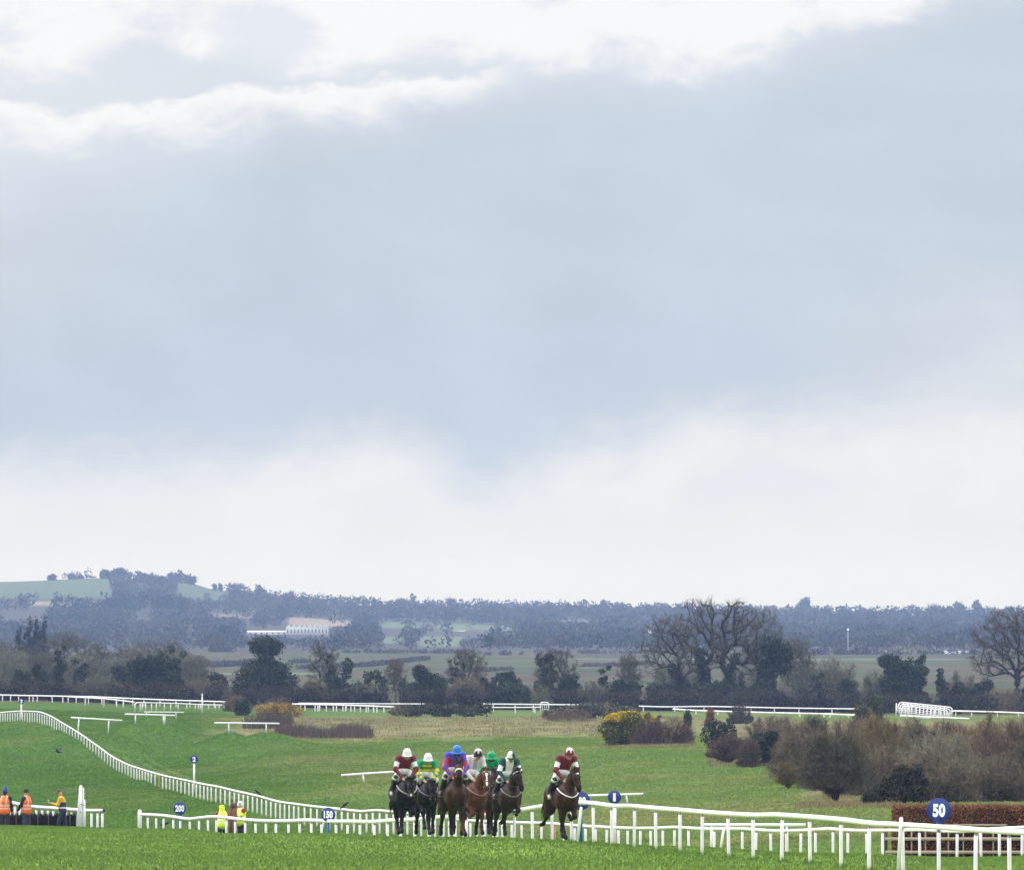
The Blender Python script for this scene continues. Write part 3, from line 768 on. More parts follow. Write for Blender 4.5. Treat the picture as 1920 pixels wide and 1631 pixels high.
# ------------------------------------------------------------------ numbered signs
def text_mesh(s, size, xs=0.82, off=0.055):
    cu = bpy.data.curves.new('digits', 'FONT'); cu.body = s; cu.size = size; cu.align_x = 'CENTER'; cu.align_y = 'CENTER'
    cu.offset = off * size; cu.extrude = 0.004; cu.space_character = 1.06
    o = bpy.data.objects.new('digits', cu); COL.objects.link(o)
    bpy.context.view_layer.update()
    me = bpy.data.meshes.new_from_object(o.evaluated_get(bpy.context.evaluated_depsgraph_get()))
    bpy.data.objects.remove(o)
    co = np.array([v.co[:] for v in me.vertices])
    c = (co.max(0) + co.min(0)) / 2
    for v in me.vertices: v.co = ((v.co.x - c[0]) * xs, v.co.y - c[1], v.co.z)
    return me
def sign(x, row, d, D, text, pole, label, tsize, pole_mat, tx=0.82):
    tsize *= 1.08
    c = P(x, row, d); g = gz(c[0], c[1])
    base = np.array([c[0], c[1], g - .05]); t = empty('distance_marker', base); tag(t, label, 'sign', 'round blue distance markers')
    h = c[2] - base[2]
    n = 32; a = np.arange(n) * 2 * math.pi / n
    mb = MB(); R = D / 2
    ring = lambda r, y: np.stack([r * np.cos(a), np.full(n, y), h + r * np.sin(a)], 1)
    k = np.arange(n); kn = (k + 1) % n
    V = np.concatenate([ring(R * .985, -.012), ring(R, -.008), ring(R, .012), [[0, -.012, h]], [[0, .012, h]]])
    mb.add(V, np.stack([k, kn, kn + n, k + n], 1)); mb.F.append(np.stack([k + n, kn + n, kn + 2 * n, k + 2 * n], 1))
    mb.F.append(np.stack([kn, k, np.full(n, 3 * n)], 1)); mb.F.append(np.stack([k + 2 * n, kn + 2 * n, np.full(n, 3 * n + 1)], 1))
    mb.build('disc', M['blue_sign'], t)
    me = text_mesh(text, tsize * D, tx); me.materials.append(M['white_sign'])
    o = bpy.data.objects.new('number', me); COL.objects.link(o); o.parent = t; o.location = (0, -.017, h); o.rotation_euler = (rad(90), 0, 0)
    if pole:
        mb = MB(); mb.tube([(0, pole + .02, 0), (0, pole + .02, h - R * .3)], pole, 8); mb.build('pole', pole_mat, t, smooth=True)
    return t
sign(1760.5, 1518.5, 172.4, 0.53, '50', .045, 'largest blue disc, numbered 50 in white, above the near rail before the brush fence', 0.62, M['blue_pole'], 0.72)
sign(1089, 1501, 222.6, 0.52, '100', .05, 'blue disc numbered 100, half hidden by the foremost horse', 0.50, M['blue_pole'], 0.72)
sign(1152, 1494, 300, 0.50, '1', .075, 'blue disc numbered 1 behind the near rail at the white bar', 0.74, M['post'], 1.25)
sign(615.5, 1526.5, 268.6, 0.48, '150', .05, 'blue disc numbered 150 behind the near rail left of the horses', 0.60, M['blue_pole'], 0.68)
sign(337, 1515, 317, 0.50, '200', .05, 'blue disc numbered 200 behind the far left end of the near rail', 0.60, M['blue_pole'], 0.68)
sign(364, 1423, 545, 0.56, '2', .065, 'blue disc numbered 2 on a tall white pole beyond the curving rail', 0.72, M['post'], 0.95)
sign(40, 1314.5, 812, 0.54, '3', .07, 'blue disc numbered 3 on a white pole above the top of the curving rail', 0.85, M['post'], 1.0)
sign(379, 1302, 900, 0.34, '4', .07, 'smallest disc, numbered 4, at the hooped far rail', 1.1, M['post'], 1.0)

# ------------------------------------------------------------------ hurdle at the left
def hurdle():
    d = 335; x0, x1 = P(-40, 1523, d)[0], P(142, 1523, d)[0]
    g = ZC + float(slope(1523)) * d - 1.0
    base = np.array([(x0 + x1) / 2, d, g]); t = empty('hurdle', base); tag(t, 'dark brush hurdle with thin pale rails at the lower left', 'hurdle')
    L = x1 - x0; rs = np.random.RandomState(2)
    mb = MB(); mb.box((0, 0.05, -.3), L, .18, 1.15, col=(.012, .010, .009)); 
    n = 5000
    p = np.stack([rs.uniform(-L / 2, L / 2, n), rs.uniform(-.13, .2, n), rs.uniform(-.1, .88, n)], 1)
    dv = np.stack([rs.normal(0, .05, n), rs.normal(0, .04, n), .10 + .12 * rs.rand(n)], 1)
    w = np.stack([np.full(n, .012), np.zeros(n), np.zeros(n)], 1)
    cols = np.array([.018, .013, .010]) * (0.4 + 1.2 * rs.rand(n, 1))
    mb.add(np.stack([p - w, p + w, p + dv], 1).reshape(-1, 3), np.arange(3 * n).reshape(-1, 3), np.repeat(cols, 3, 0))
    mb.build('brush', M['twig'], t)
    for z, seg in ((.42, (.0, 1.0)), (.26, (.42, .62)), (.24, (.635, .785)), (.23, (.80, .97))):
        mb = MB(); mb.tube([(-L / 2 + seg[0] * L, -.17, z), (-L / 2 + seg[1] * L, -.17, z)], .022, 6, )
        mb.build('bar', M['wood'] if z < .4 else M['dark_wood'], t)
    for k in range(9):
        mb = MB(); mb.box((-L / 2 + (k + .5) * L / 9, -.16, -.2), .05, .04, 1.1); mb.build('upright', M['dark_wood'], t)
    # wing
    d2 = 330.4; b = P(152, 1548, d2); t2 = empty('hurdle_wing', b); tag(t2, 'tall white plank wing at the right end of the dark hurdle', 'hurdle wing')
    px = d2 / F
    def board(xa0, xa1, xb0, xb1, rt, y):
        V = []
        for yy in (y - .02, y + .02):
            V += [(xa0, yy, -.5), (xa1, yy, -.5), (xb1, yy, (1548 - rt) * px - .06), ((xb0 * .3 + xb1 * .7), yy, (1548 - rt) * px), ((xb0 * .7 + xb1 * .3), yy, (1548 - rt) * px), (xb0, yy, (1548 - rt) * px - .06)]
        V = np.array(V); V[:, 0] = (V[:, 0] - 152) * px
        m = MB(); m.add(V, [[0, 1, 2, 3, 4, 5], [11, 10, 9, 8, 7, 6]])
        m.F.append(np.array([[i, i + 6, (i + 1) % 6 + 6, (i + 1) % 6] for i in range(6)])); m.build('plank', M['post'], t2)
    board(141, 152.5, 148.4, 154.6, 1471.5, 0); board(152.8, 157, 154.9, 157.6, 1476, .03); board(156, 161.2, 156, 160.2, 1498, -.03)
    mb = MB()
    for bx, br in ((152.5, 1508), (157, 1510), (151, 1523)):
        mb.box(((bx - 152) * px, -.06, (1548 - br) * px), .06, .02, .035, col=(.2, .2, .2))
    mb.build('bracket', M['tack'], t2)
hurdle()

# ------------------------------------------------------------------ copper brush fence at the right
def brush_fence():
    d = 249; x0, x1 = P(1677, 1600, d)[0], P(2060, 1600, d)[0]
    g = gz((x0 + x1) / 2, d) - 0.02
    top = P(1800, 1513, d)[2] - g
    base = np.array([(x0 + x1) / 2, d, g]); t = empty('brush_fence', base); tag(t, 'copper brown birch fence behind two wooden bars at the lower right', 'brush fence')
    L = x1 - x0; rs = np.random.RandomState(8)
    mb = MB(); mb.box((0, .55, -.1), L - .12, .9, top, col=(.035, .02, .014))
    n = 30000
    face = rs.rand(n)
    x = rs.uniform(-L / 2, L / 2, n); y = np.where(face < .62, rs.uniform(.02, .12, n), rs.uniform(.05, 1.1, n)); z = np.where(face < .62, rs.uniform(-.02, top, n), top - .1 + .14 * rs.rand(n))
    y = np.where(face > .93, rs.uniform(.02, 1.1, n), y); z = np.where(face > .93, rs.uniform(0, top, n), z); x = np.where(face > .93, -L / 2 + rs.uniform(-.04, .08, n), x)
    p = np.stack([x, y, z], 1)
    s = rs.uniform(.018, .05, n)[:, None]
    a = rs.normal(0, 1, (n, 3)); a /= np.linalg.norm(a, axis=1)[:, None]
    b2 = np.cross(a, rs.normal(0, 1, (n, 3))); b2 /= np.linalg.norm(b2, axis=1)[:, None]
    V = np.stack([p - a * s, p + b2 * s * .6, p + a * s, p - b2 * s * .6], 1).reshape(-1, 3)
    pal = np.array([(.20, .075, .038), (.30, .12, .06), (.11, .04, .025), (.36, .19, .10), (.06, .028, .02)])
    c = pal[rs.choice(5, n, p=[.34, .24, .22, .08, .12])] * (.7 + .6 * rs.rand(n, 1))
    mb.add(V, np.arange(4 * n).reshape(-1, 4), np.repeat(c, 4, 0))
    n = 5200; p = np.stack([rs.uniform(-L / 2, L / 2, n), rs.uniform(.03, 1.0, n), top - .06 + .02 * rs.rand(n)], 1)
    dv = np.stack([rs.normal(0, .035, n), rs.normal(0, .03, n), rs.uniform(.06, .19, n) * (.5 + fbm(p[:, 0] * 1.5, p[:, 1], 4))], 1); w = np.stack([rs.uniform(.004, .010, n), np.zeros(n), np.zeros(n)], 1)
    c = pal[rs.choice(5, n)] * rs.uniform(.7, 1.4, (n, 1)); mb.add(np.stack([p - w, p + w, p + dv], 1).reshape(-1, 3), np.arange(3 * n).reshape(-1, 3), np.repeat(c, 3, 0))
    mb.build('birch_brush', M['leaf'], t)
    X = lambda px: P(px, 1600, d)[0] - base[0]
    Zr = lambda r: P(1700, r, d)[2] - g
    for r, xa, xb in ((1572, 1659, 2050), (1597, 1659, 2050)):
        mb = MB(); mb.box(((X(xa) + X(xb)) / 2, -.12, Zr(r) - .05), X(xb) - X(xa), .06, .10); mb.build('front_bar', M['wood'], t)
    mb = MB(); mb.box(((X(1770) + X(1888)) / 2, -.06, Zr(1548)), X(1888) - X(1770), .05, .06); mb.build('sighting_board', M['wood'], t)
    for k, px in enumerate((1661, 1683)):
        mb = MB(); mb.box((X(px), -.04, -.2), .1, .09, Zr(1550) + .2); mb.build('post', M['dark_wood'], t)
    for px in (1709, 1735, 1778, 1806, 1834, 1862, 1890, 1918, 1946, 1980):
        mb = MB(); mb.box((X(px), -.055, -.1), .045, .05, Zr(1552) + .1); mb.build('stake', M['wood'], t)
brush_fence()

# ------------------------------------------------------------------ bodies: one continuous surface from blended limbs
def sdf_mesh(segs, h=0.02, k=0.05):
    """segs: (a, b, ra, rb, squash, axis).  Returns V, quads, nearest segment, position along it."""
    A = np.array([s[0] for s in segs], float); B = np.array([s[1] for s in segs], float)
    R = np.array([[s[2], s[3]] for s in segs], float)
    lo = np.minimum(A, B).min(0) - R.max() - .06; hi = np.maximum(A, B).max(0) + R.max() + .06
    nn = np.ceil((hi - lo) / h).astype(int) + 1
    ax = [lo[i] + h * np.arange(nn[i]) for i in range(3)]
    Fd = np.full(nn, 1e3)
    def dist(p, i):
        a, b = A[i], B[i]; ab = b - a; L2 = ab @ ab + 1e-12
        t = np.clip(((p - a) @ ab) / L2, 0, 1)
        q = p - (a + t[..., None] * ab)
        if segs[i][4] != 1.0:
            nv = np.asarray(segs[i][5], float); nv = nv / np.linalg.norm(nv)
            cmp_ = q @ nv
            q = q + cmp_[..., None] * nv * (1 / segs[i][4] - 1)
        return np.linalg.norm(q, axis=-1) - (R[i, 0] + t * (R[i, 1] - R[i, 0])), t
    for i in range(len(segs)):
        m = R[i].max() * max(1.0, segs[i][4]) + 2 * k + h
        l = np.minimum(A[i], B[i]) - m; u = np.maximum(A[i], B[i]) + m
        i0 = np.clip(((l - lo) / h).astype(int), 0, nn - 1); i1 = np.clip(((u - lo) / h).astype(int) + 2, 0, nn)
        g = np.stack(np.meshgrid(ax[0][i0[0]:i1[0]], ax[1][i0[1]:i1[1]], ax[2][i0[2]:i1[2]], indexing='ij'), -1)
        dd, _ = dist(g, i)
        sl = tuple(slice(i0[j], i1[j]) for j in range(3))
        f = Fd[sl]; kk = min(k, 0.9 * R[i].max())
        w = np.clip(.5 + .5 * (f - dd) / kk, 0, 1)
        Fd[sl] = f * (1 - w) + dd * w - kk * w * (1 - w)
    ins = Fd < 0
    c8 = [(a, b, c) for a in (0, 1) for b in (0, 1) for c in (0, 1)]
    sh = lambda arr, o: arr[o[0]:nn[0] - 1 + o[0], o[1]:nn[1] - 1 + o[1], o[2]:nn[2] - 1 + o[2]]
    cnt = sum(sh(ins, o).astype(int) for o in c8)
    act = (cnt > 0) & (cnt < 8)
    idx = np.argwhere(act); vid = np.full(act.shape, -1); vid[act] = np.arange(len(idx))
    pos = np.zeros((len(idx), 3)); num = np.zeros(len(idx))
    for o in c8:
        for axx in range(3):
            if o[axx]: continue
            e = list(o); e[axx] = 1
            f0 = Fd[idx[:, 0] + o[0], idx[:, 1] + o[1], idx[:, 2] + o[2]]; f1 = Fd[idx[:, 0] + e[0], idx[:, 1] + e[1], idx[:, 2] + e[2]]
            mk = (f0 < 0) != (f1 < 0)
            t = np.where(mk, f0 / np.where(mk, f0 - f1, 1), 0)
            p = np.tile(np.array(o, float), (len(idx), 1)); p[:, axx] += t
            pos[mk] += p[mk]; num[mk] += 1
    V = lo + h * (idx + pos / num[:, None])
    Q = []
    for axx in range(3):
        b, c = (axx + 1) % 3, (axx + 2) % 3
        s0 = [slice(None)] * 3; s1 = [slice(None)] * 3
        s0[axx] = slice(0, nn[axx] - 1); s1[axx] = slice(1, nn[axx])
        ed = np.argwhere(ins[tuple(s0)] != ins[tuple(s1)])
        ed = ed[(ed[:, b] > 0) & (ed[:, c] > 0) & (ed[:, b] < nn[b] - 1) & (ed[:, c] < nn[c] - 1)]
        fl = ins[ed[:, 0], ed[:, 1], ed[:, 2]]
        q = []
        for db, dc in ((-1, -1), (0, -1), (0, 0), (-1, 0)):
            e = ed.copy(); e[:, b] += db; e[:, c] += dc
            q.append(vid[e[:, 0], e[:, 1], e[:, 2]])
        q = np.stack(q, 1); q[~fl] = q[~fl][:, ::-1]
        Q.append(q)
    Q = np.concatenate(Q); Q = Q[(Q >= 0).all(1)]
    best = np.full(len(V), 1e9); bi = np.zeros(len(V), int); bt = np.zeros(len(V))
    for i in range(len(segs)):
        dd, t = dist(V, i)
        mk = dd < best; best[mk] = dd[mk]; bi[mk] = i; bt[mk] = t[mk]
    return V, Q, bi, bt

Y3 = (0, 1, 0)
def seg(a, b, ra, rb, sq=1.0, ax=Y3): return (np.asarray(a, float), np.asarray(b, float), ra, rb, sq, ax)

def dirv(pitch, yaw):
    """unit vector: pitch up from horizontal, yaw towards +y (the horse's left, image right)"""
    return np.array([math.cos(rad(pitch)) * math.cos(rad(yaw)), math.cos(rad(pitch)) * math.sin(rad(yaw)), math.sin(rad(pitch))])

FORE = {  # angles from straight down, forward positive: forearm, cannon, pastern
    'stance': (6, -2, 26), 'reach': (38, 22, 40), 'fold': (58, -62, -110), 'lift': (30, -75, -120), 'back': (-28, -24, 8), 'plant': (-8, -8, 22)}
HIND = {'stance': (8, -34, 6, 28), 'under': (34, -12, 30, 50), 'push': (-14, -52, -34, -10), 'lift': (26, -50, 10, -40), 'trail': (-22, -60, -60, -80)}

def horse(px, d, row, yaw, spec, label):
    """a racehorse galloping towards the camera; local +x is its forward direction"""
    p = P(px, row, d)
    rz = rad(-90 + yaw)
    t = empty('race_horse', p, rz); tag(t, label, 'horse', 'racehorses galloping in a bunch')
    neck_p, neck_y, head_p, head_y = spec['neck'][0], spec['neck'][1], spec['head'][0], spec['head'][1]
    S_ = []; T_ = []
    def a(tagname, *ar, **kw): S_.append(seg(*ar, **kw)); T_.append(tagname)
    a('trunk', (-.56, 0, 1.27), (-.15, 0, 1.22), .29, .30, .88)
    a('trunk', (-.15, 0, 1.17), (.36, 0, 1.14), .345, .37, .80)
    a('trunk', (.36, 0, 1.15), (.62, 0, 1.12), .345, .25, .84)
    a('trunk', (.10, 0, 1.44), (.42, 0, 1.42), .10, .14)
    for s in (-1, 1):
        a('trunk', (-.60, s * .13, 1.24), (-.66, s * .12, 1.02), .19, .14)
        a('trunk', (.54, s * .14, 1.20), (.48, s * .16, 1.00), .17, .13)
    nd = dirv(neck_p, neck_y)
    nb = np.array([.50, 0, 1.33]); nb2 = np.array([.52, 0, 1.22])
    poll = np.array([.50, 0, 1.36]) + nd * .74
    mid = nb + (poll - nb) * .5 + np.array([0, 0, .02])
    side = np.cross((0, 0, 1), nd); side /= np.linalg.norm(side)
    a('neck', nb2, mid, .25, .165, sq=.62, ax=side); a('neck', mid, poll, .165, .115, sq=.62, ax=side)
    hd = dirv(head_p, head_y); hs = np.cross((0, 0, 1), hd); hs /= np.linalg.norm(hs); hu = np.cross(hd, hs)
    h0 = poll + hd * .03
    a('head', h0, h0 + hd * .20 - hu * .02, .115, .125, sq=.78, ax=hs)
    a('head', h0 + hd * .20 - hu * .02, h0 + hd * .46, .115, .072, sq=.74, ax=hs)
    a('muzzle', h0 + hd * .46, h0 + hd * .56 - hu * .02, .070, .062, sq=.92, ax=hs)
    for s in (-1, 1):
        a('ear', h0 + hs * s * .055 + hu * .07 - hd * .02, h0 + hs * s * .085 + hu * .21 - hd * (.05 if spec.get('ears') != 'back' else .12), .032, .010)
        a('eyebrow', h0 + hd * .16 + hs * s * .085 + hu * .045, h0 + hd * .19 + hs * s * .085 + hu * .04, .022, .02)
        a('muzzle', h0 + hd * .53 + hs * s * .038 + hu * .02, h0 + hd * .55 + hs * s * .04 + hu * .01, .022, .02)
    hoofs = []
    def down(p, ang, L, dy=0): return p + np.array([math.sin(rad(ang)) * L, dy, -math.cos(rad(ang)) * L])
    for s, pose in ((-1, spec['fore'][0]), (1, spec['fore'][1])):   # -1: horse's right = image left
        f, c, q = FORE[pose]; nm = 'foreleg%+d' % s
        el = np.array([.42, s * .17, .99]); kn = down(el, f, .40, -s * .012); fe = down(kn, c, .30, -s * .01); pa = down(fe, q, .12); ho = down(pa, q + (6 if q > -50 else 0), .075)
        a(nm, el, kn, .115, .062); a(nm, kn + (0.008, 0, .03), kn - (0, 0, .02), .056, .05)
        a(nm + 'L', kn, fe, .050, .041); a(nm + 'L', fe, fe + (0, 0, -.01), .047, .045); a(nm + 'L', fe, pa, .040, .038); a(nm + 'H', pa, ho, .044, .060); hoofs.append(ho)
    for s, pose in ((-1, spec['hind'][0]), (1, spec['hind'][1])):
        th, g, c, q = HIND[pose]; nm = 'hindleg%+d' % s
        hp = np.array([-.55, s * .14, 1.12]); st = down(hp, th + 14, .30, s * .02); hk = down(st, g, .42, -s * .03); fe = down(hk, c, .36); pa = down(fe, q, .12); ho = down(pa, q, .07)
        a(nm, hp, st, .20, .15); a(nm, st, hk, .13, .064); a(nm, hk + (-.03, 0, .04), hk, .04, .056); a(nm + 'L', hk, fe, .054, .045); a(nm + 'L', fe, fe + (0, 0, -.01), .050, .046)
        a(nm + 'L', fe, pa, .042, .040); a(nm + 'H', pa, ho, .046, .062); hoofs.append(ho)
    dz = -min(h[2] for h in hoofs) + .045 + spec.get('lift', 0)
    off = np.array([0, 0, dz])
    S_ = [(s[0] + off, s[1] + off) + s[2:] for s in S_]
    V, Q, bi, bt = sdf_mesh(S_, .021, .07)
    coat, dark, legc = np.array(spec['coat']) * (.70, .60, .54), np.array(spec['dark']) * .8, np.array(spec['legs']) * .8
    C = np.tile(coat, (len(V), 1))
    tn = np.array(T_)[bi]
    z = V[:, 2] - dz
    k = sst(-z, -.75, -.45)[:, None]                # dark points towards the hooves
    lower = np.array([('leg' in q) for q in tn])
    C = np.where(lower[:, None], C * (1 - k) + legc * k, C)
    for q in range(len(tn)):
        n_ = tn[q]
        if n_.endswith('H'): C[q] = (.02, .017, .015)
        elif n_ == 'muzzle': C[q] = dark
        elif n_ == 'ear': C[q] = coat * .6 + dark * .4
    # soft mottling of the coat
    mt = fbm(V[:, 0] * 5 + V[:, 1] * 3, V[:, 2] * 5 + V[:, 1] * 4, 7)
    C *= (.72 + .56 * mt)[:, None]
    for w in spec.get('socks', ()):
        k = np.array([q.startswith(w) and q.endswith('L') for q in tn]) & (bt > -1)
        k &= np.isin(bi, [i for i, q in enumerate(T_) if q == w + 'L'][-1:] + [i for i, q in enumerate(T_) if q == w + 'L'][1:2])
        C[k] = (.62, .58, .54)
    HP = lambda l, s, u: h0 + off + hd * l + hs * s + hu * u
    rel = V - (h0 + off); lh, sh_, uh = rel @ hd, rel @ hs, rel @ hu
    onhead = np.isin(tn, ('head', 'muzzle', 'eyebrow')) & (uh > .005)
    bl = spec.get('blaze')
    if bl == 'blaze':
        C[onhead & (lh > .05) & (lh < .50) & (np.abs(sh_ - .004) < .040 - .05 * lh + .012 * np.sin(lh * 20))] = (.75, .72, .68)
    elif bl == 'star':
        C[onhead & (np.hypot(lh - .10, sh_) < .042)] = (.72, .69, .65)
    elif bl == 'snip':
        C[onhead & (np.hypot(lh - .50, sh_) < .035)] = (.6, .55, .52)
    mb = MB(); mb.add(V, Q, C)
    for s in (-1, 1):
        mb.ball(HP(.175, s * .088, .045), .024, n=8, col=(.008, .006, .005))
        mb.ball(HP(.55, s * .048, .028), .014, n=6, col=(.01, .008, .007))
    mb.build('body', M['hide'], t, smooth=True)
    # mane and tail
    rs = np.random.RandomState(int(px)); mb = MB()
    for i in range(70):
        f = i / 69; r0 = (nb * (1 - f) + poll * f) + off + np.array([-.02, 0, .10 + .035 * math.sin(f * 3)]) - nd * .02
        sd = -1 if rs.rand() < .8 else 1
        e = r0 + side * (sd * rs.uniform(.06, .13)) + np.array([-.06 * rs.rand(), 0, -rs.uniform(.02, .16)])
        mb.tube([r0, (r0 + e) / 2 + (0, 0, .035), e], [.014, .012, .003], 4, np.array(spec['mane']) * rs.uniform(.7, 1.3))
    for i in range(9):
        b0 = HP(-.02, rs.uniform(-.04, .04), .10); mb.tube([b0, b0 + hd * .07 + hu * .02, b0 + hd * rs.uniform(.12, .17) + hs * rs.uniform(-.03, .03)], [.014, .012, .003], 4, spec['mane'])
    mb.build('mane', M['hair'], t)
    mb = MB(); tb = np.array([-.80, 0, 1.36]) + off
    for i in range(36):
        sx, sy = rs.uniform(-.09, .09), rs.uniform(-.07, .07); L = rs.uniform(.55, .85)
        mb.tube([tb, tb + (-.14, sy * .3 - .02, -.05), tb + (-.26 + sx * .5, sy - .08, -.30 * L - .05), tb + (-.30 + sx, sy * 1.5 - .14, -L)], [.035, .03, .018, .003], 4, np.array(spec['mane']) * rs.uniform(.7, 1.4))
    mb.build('tail', M['hair'], t)
    # bridle
    bc = spec.get('bridle', (.02, .016, .014))
    def ring(l, ru, rs_, cu=0.0, r=.011, col=bc, mb=None):
        aa = np.linspace(0, 2 * math.pi, 17)
        mb.tube([HP(l, rs_ * math.cos(x), cu + ru * math.sin(x)) for x in aa], r, 5, col, caps=False)
    mb = MB()
    ring(.05, .125, .098, -.01, .014, spec.get('brow', bc), mb)
    ring(.36, .098, .078, -.01, .011, bc, mb)
    for s in (-1, 1):
        mb.tube([HP(.03, s * .095, .05), HP(.2, s * .10, -.01), HP(.36, s * .078, -.01), HP(.47, s * .072, -.03)], .010, 5, bc)
        mb.tube([HP(.47, s * .072, -.03), np.array([.62, s * .16, 1.36]) + off + (nd * .15), np.array([.34, s * .09, 1.60]) + off], .007, 5, bc)
        mb.ball(HP(.475, s * .078, -.03), .022, .01, .022, 8, (.35, .33, .3))
    mb.build('bridle', M['tack'], t)
    if spec.get('noseband'):
        mb = MB(); aa = np.linspace(rad(-15), rad(195), 12)
        mb.tube([HP(.33, .085 * math.cos(x), .0 + .095 * math.sin(x)) for x in aa], .034, 8, spec['noseband']); mb.build('sheepskin_noseband', M['cloth'], t, smooth=True)
    if spec.get('breast'):
        mb = MB(); bcol = spec['breast']
        aa = np.linspace(-1, 1, 15)
        mb.tube([np.array([.43 + .43 * math.cos(x * 1.5), .285 * math.sin(x * 1.5), 1.16 + .24 * abs(x) ** 1.6]) + off for x in aa], .017, 6, bcol)
        mb.build('breast_girth', M['tack'], t, smooth=True)
    # saddle and number cloth
    mb = MB()
    for s in (-1, 1):
        g = []
        for i, zz in enumerate(np.linspace(0, 1, 6)):
            for xx in (-.34, -.12, .10):
                ang = rad(15 + 72 * zz); g.append((xx, s * (.285 * math.sin(ang) * 1.0 + .004), 1.20 + .345 * math.cos(ang) + .012))
        g = np.array(g) + off
        f = [[i * 3 + j, i * 3 + j + 1, i * 3 + j + 4, i * 3 + j + 3] for i in range(5) for j in range(2)]
        mb.add(g, f if s > 0 else [x[::-1] for x in f], spec.get('cloth', (.01, .012, .03)))
    cl = mb.build('number_cloth', M['cloth'], t, smooth=True)
    mb = MB()
    for s in (-1, 1):
        mb.box(np.array([-.20, s * .287, 1.28]) + off, .13, .012, .11, col=(.75, .75, .76))
    mb.build('number_patch', M['cloth'], cl)
    mb = MB(); mb.ball(np.array([-.08, 0, 1.555]) + off, .24, .15, .05, 12, (.02, .018, .016)); mb.ball(np.array([-.26, 0, 1.585]) + off, .07, .13, .04, 10, (.02, .018, .016))
    for s in (-1, 1): mb.tube([np.array([.0, s * .17, 1.54]) + off, np.array([-.02, s * .30, 1.30]) + off, np.array([-.04, s * .33, 1.13]) + off], .014, 5, (.03, .025, .02))
    mb.build('saddle', M['tack'], t, smooth=True)
    return t, rz, p, dz

# ------------------------------------------------------------------ people
SKIN = (.50, .29, .20)
def head_segs(c, fw, up, s=1.0):
    sd = np.cross(up, fw)
    L = [seg(c + up * .035, c - up * .02 + fw * .015, .088 * s, .082 * s), seg(c - up * .05 + fw * .035, c - up * .085 + fw * .045, .062 * s, .042 * s),
         seg(c + fw * .085 + up * .005, c + fw * .115 - up * .025, .012, .018)]
    for k in (-1, 1): L.append(seg(c + sd * k * .085 - fw * .01, c + sd * k * .09 - fw * .012 - up * .035, .016, .011))
    return L
def hand(mb, wrist, aim, back, side, skin, curl=1.0, sgn=1):
    """palm is part of the body surface; five fingers of unequal length curling towards -back"""
    aim = aim / np.linalg.norm(aim); side = side / np.linalg.norm(side)
    pl = wrist + aim * .075
    for k, L in enumerate((.066, .076, .070, .054)):
        r0 = pl + side * (.030 - .020 * k); c = curl
        q1 = r0 + aim * L * .45 - back * L * .15 * c; q2 = q1 + aim * L * .25 * (1.2 - c) - back * L * .35 * c; q3 = q2 - aim * L * .22 * c * .8 - back * L * .2 + aim * L * .25 * (1 - c)
        mb.tube([r0 - aim * .015, q1, q2, q3], [.0095, .009, .0085, .006], 6, skin)
    th0 = wrist + aim * .03 + side * .032
    mb.tube([th0, th0 + aim * .03 + side * .018 - back * .01, th0 + aim * .055 + side * .012 - back * .025 * curl], [.011, .010, .007], 6, skin)

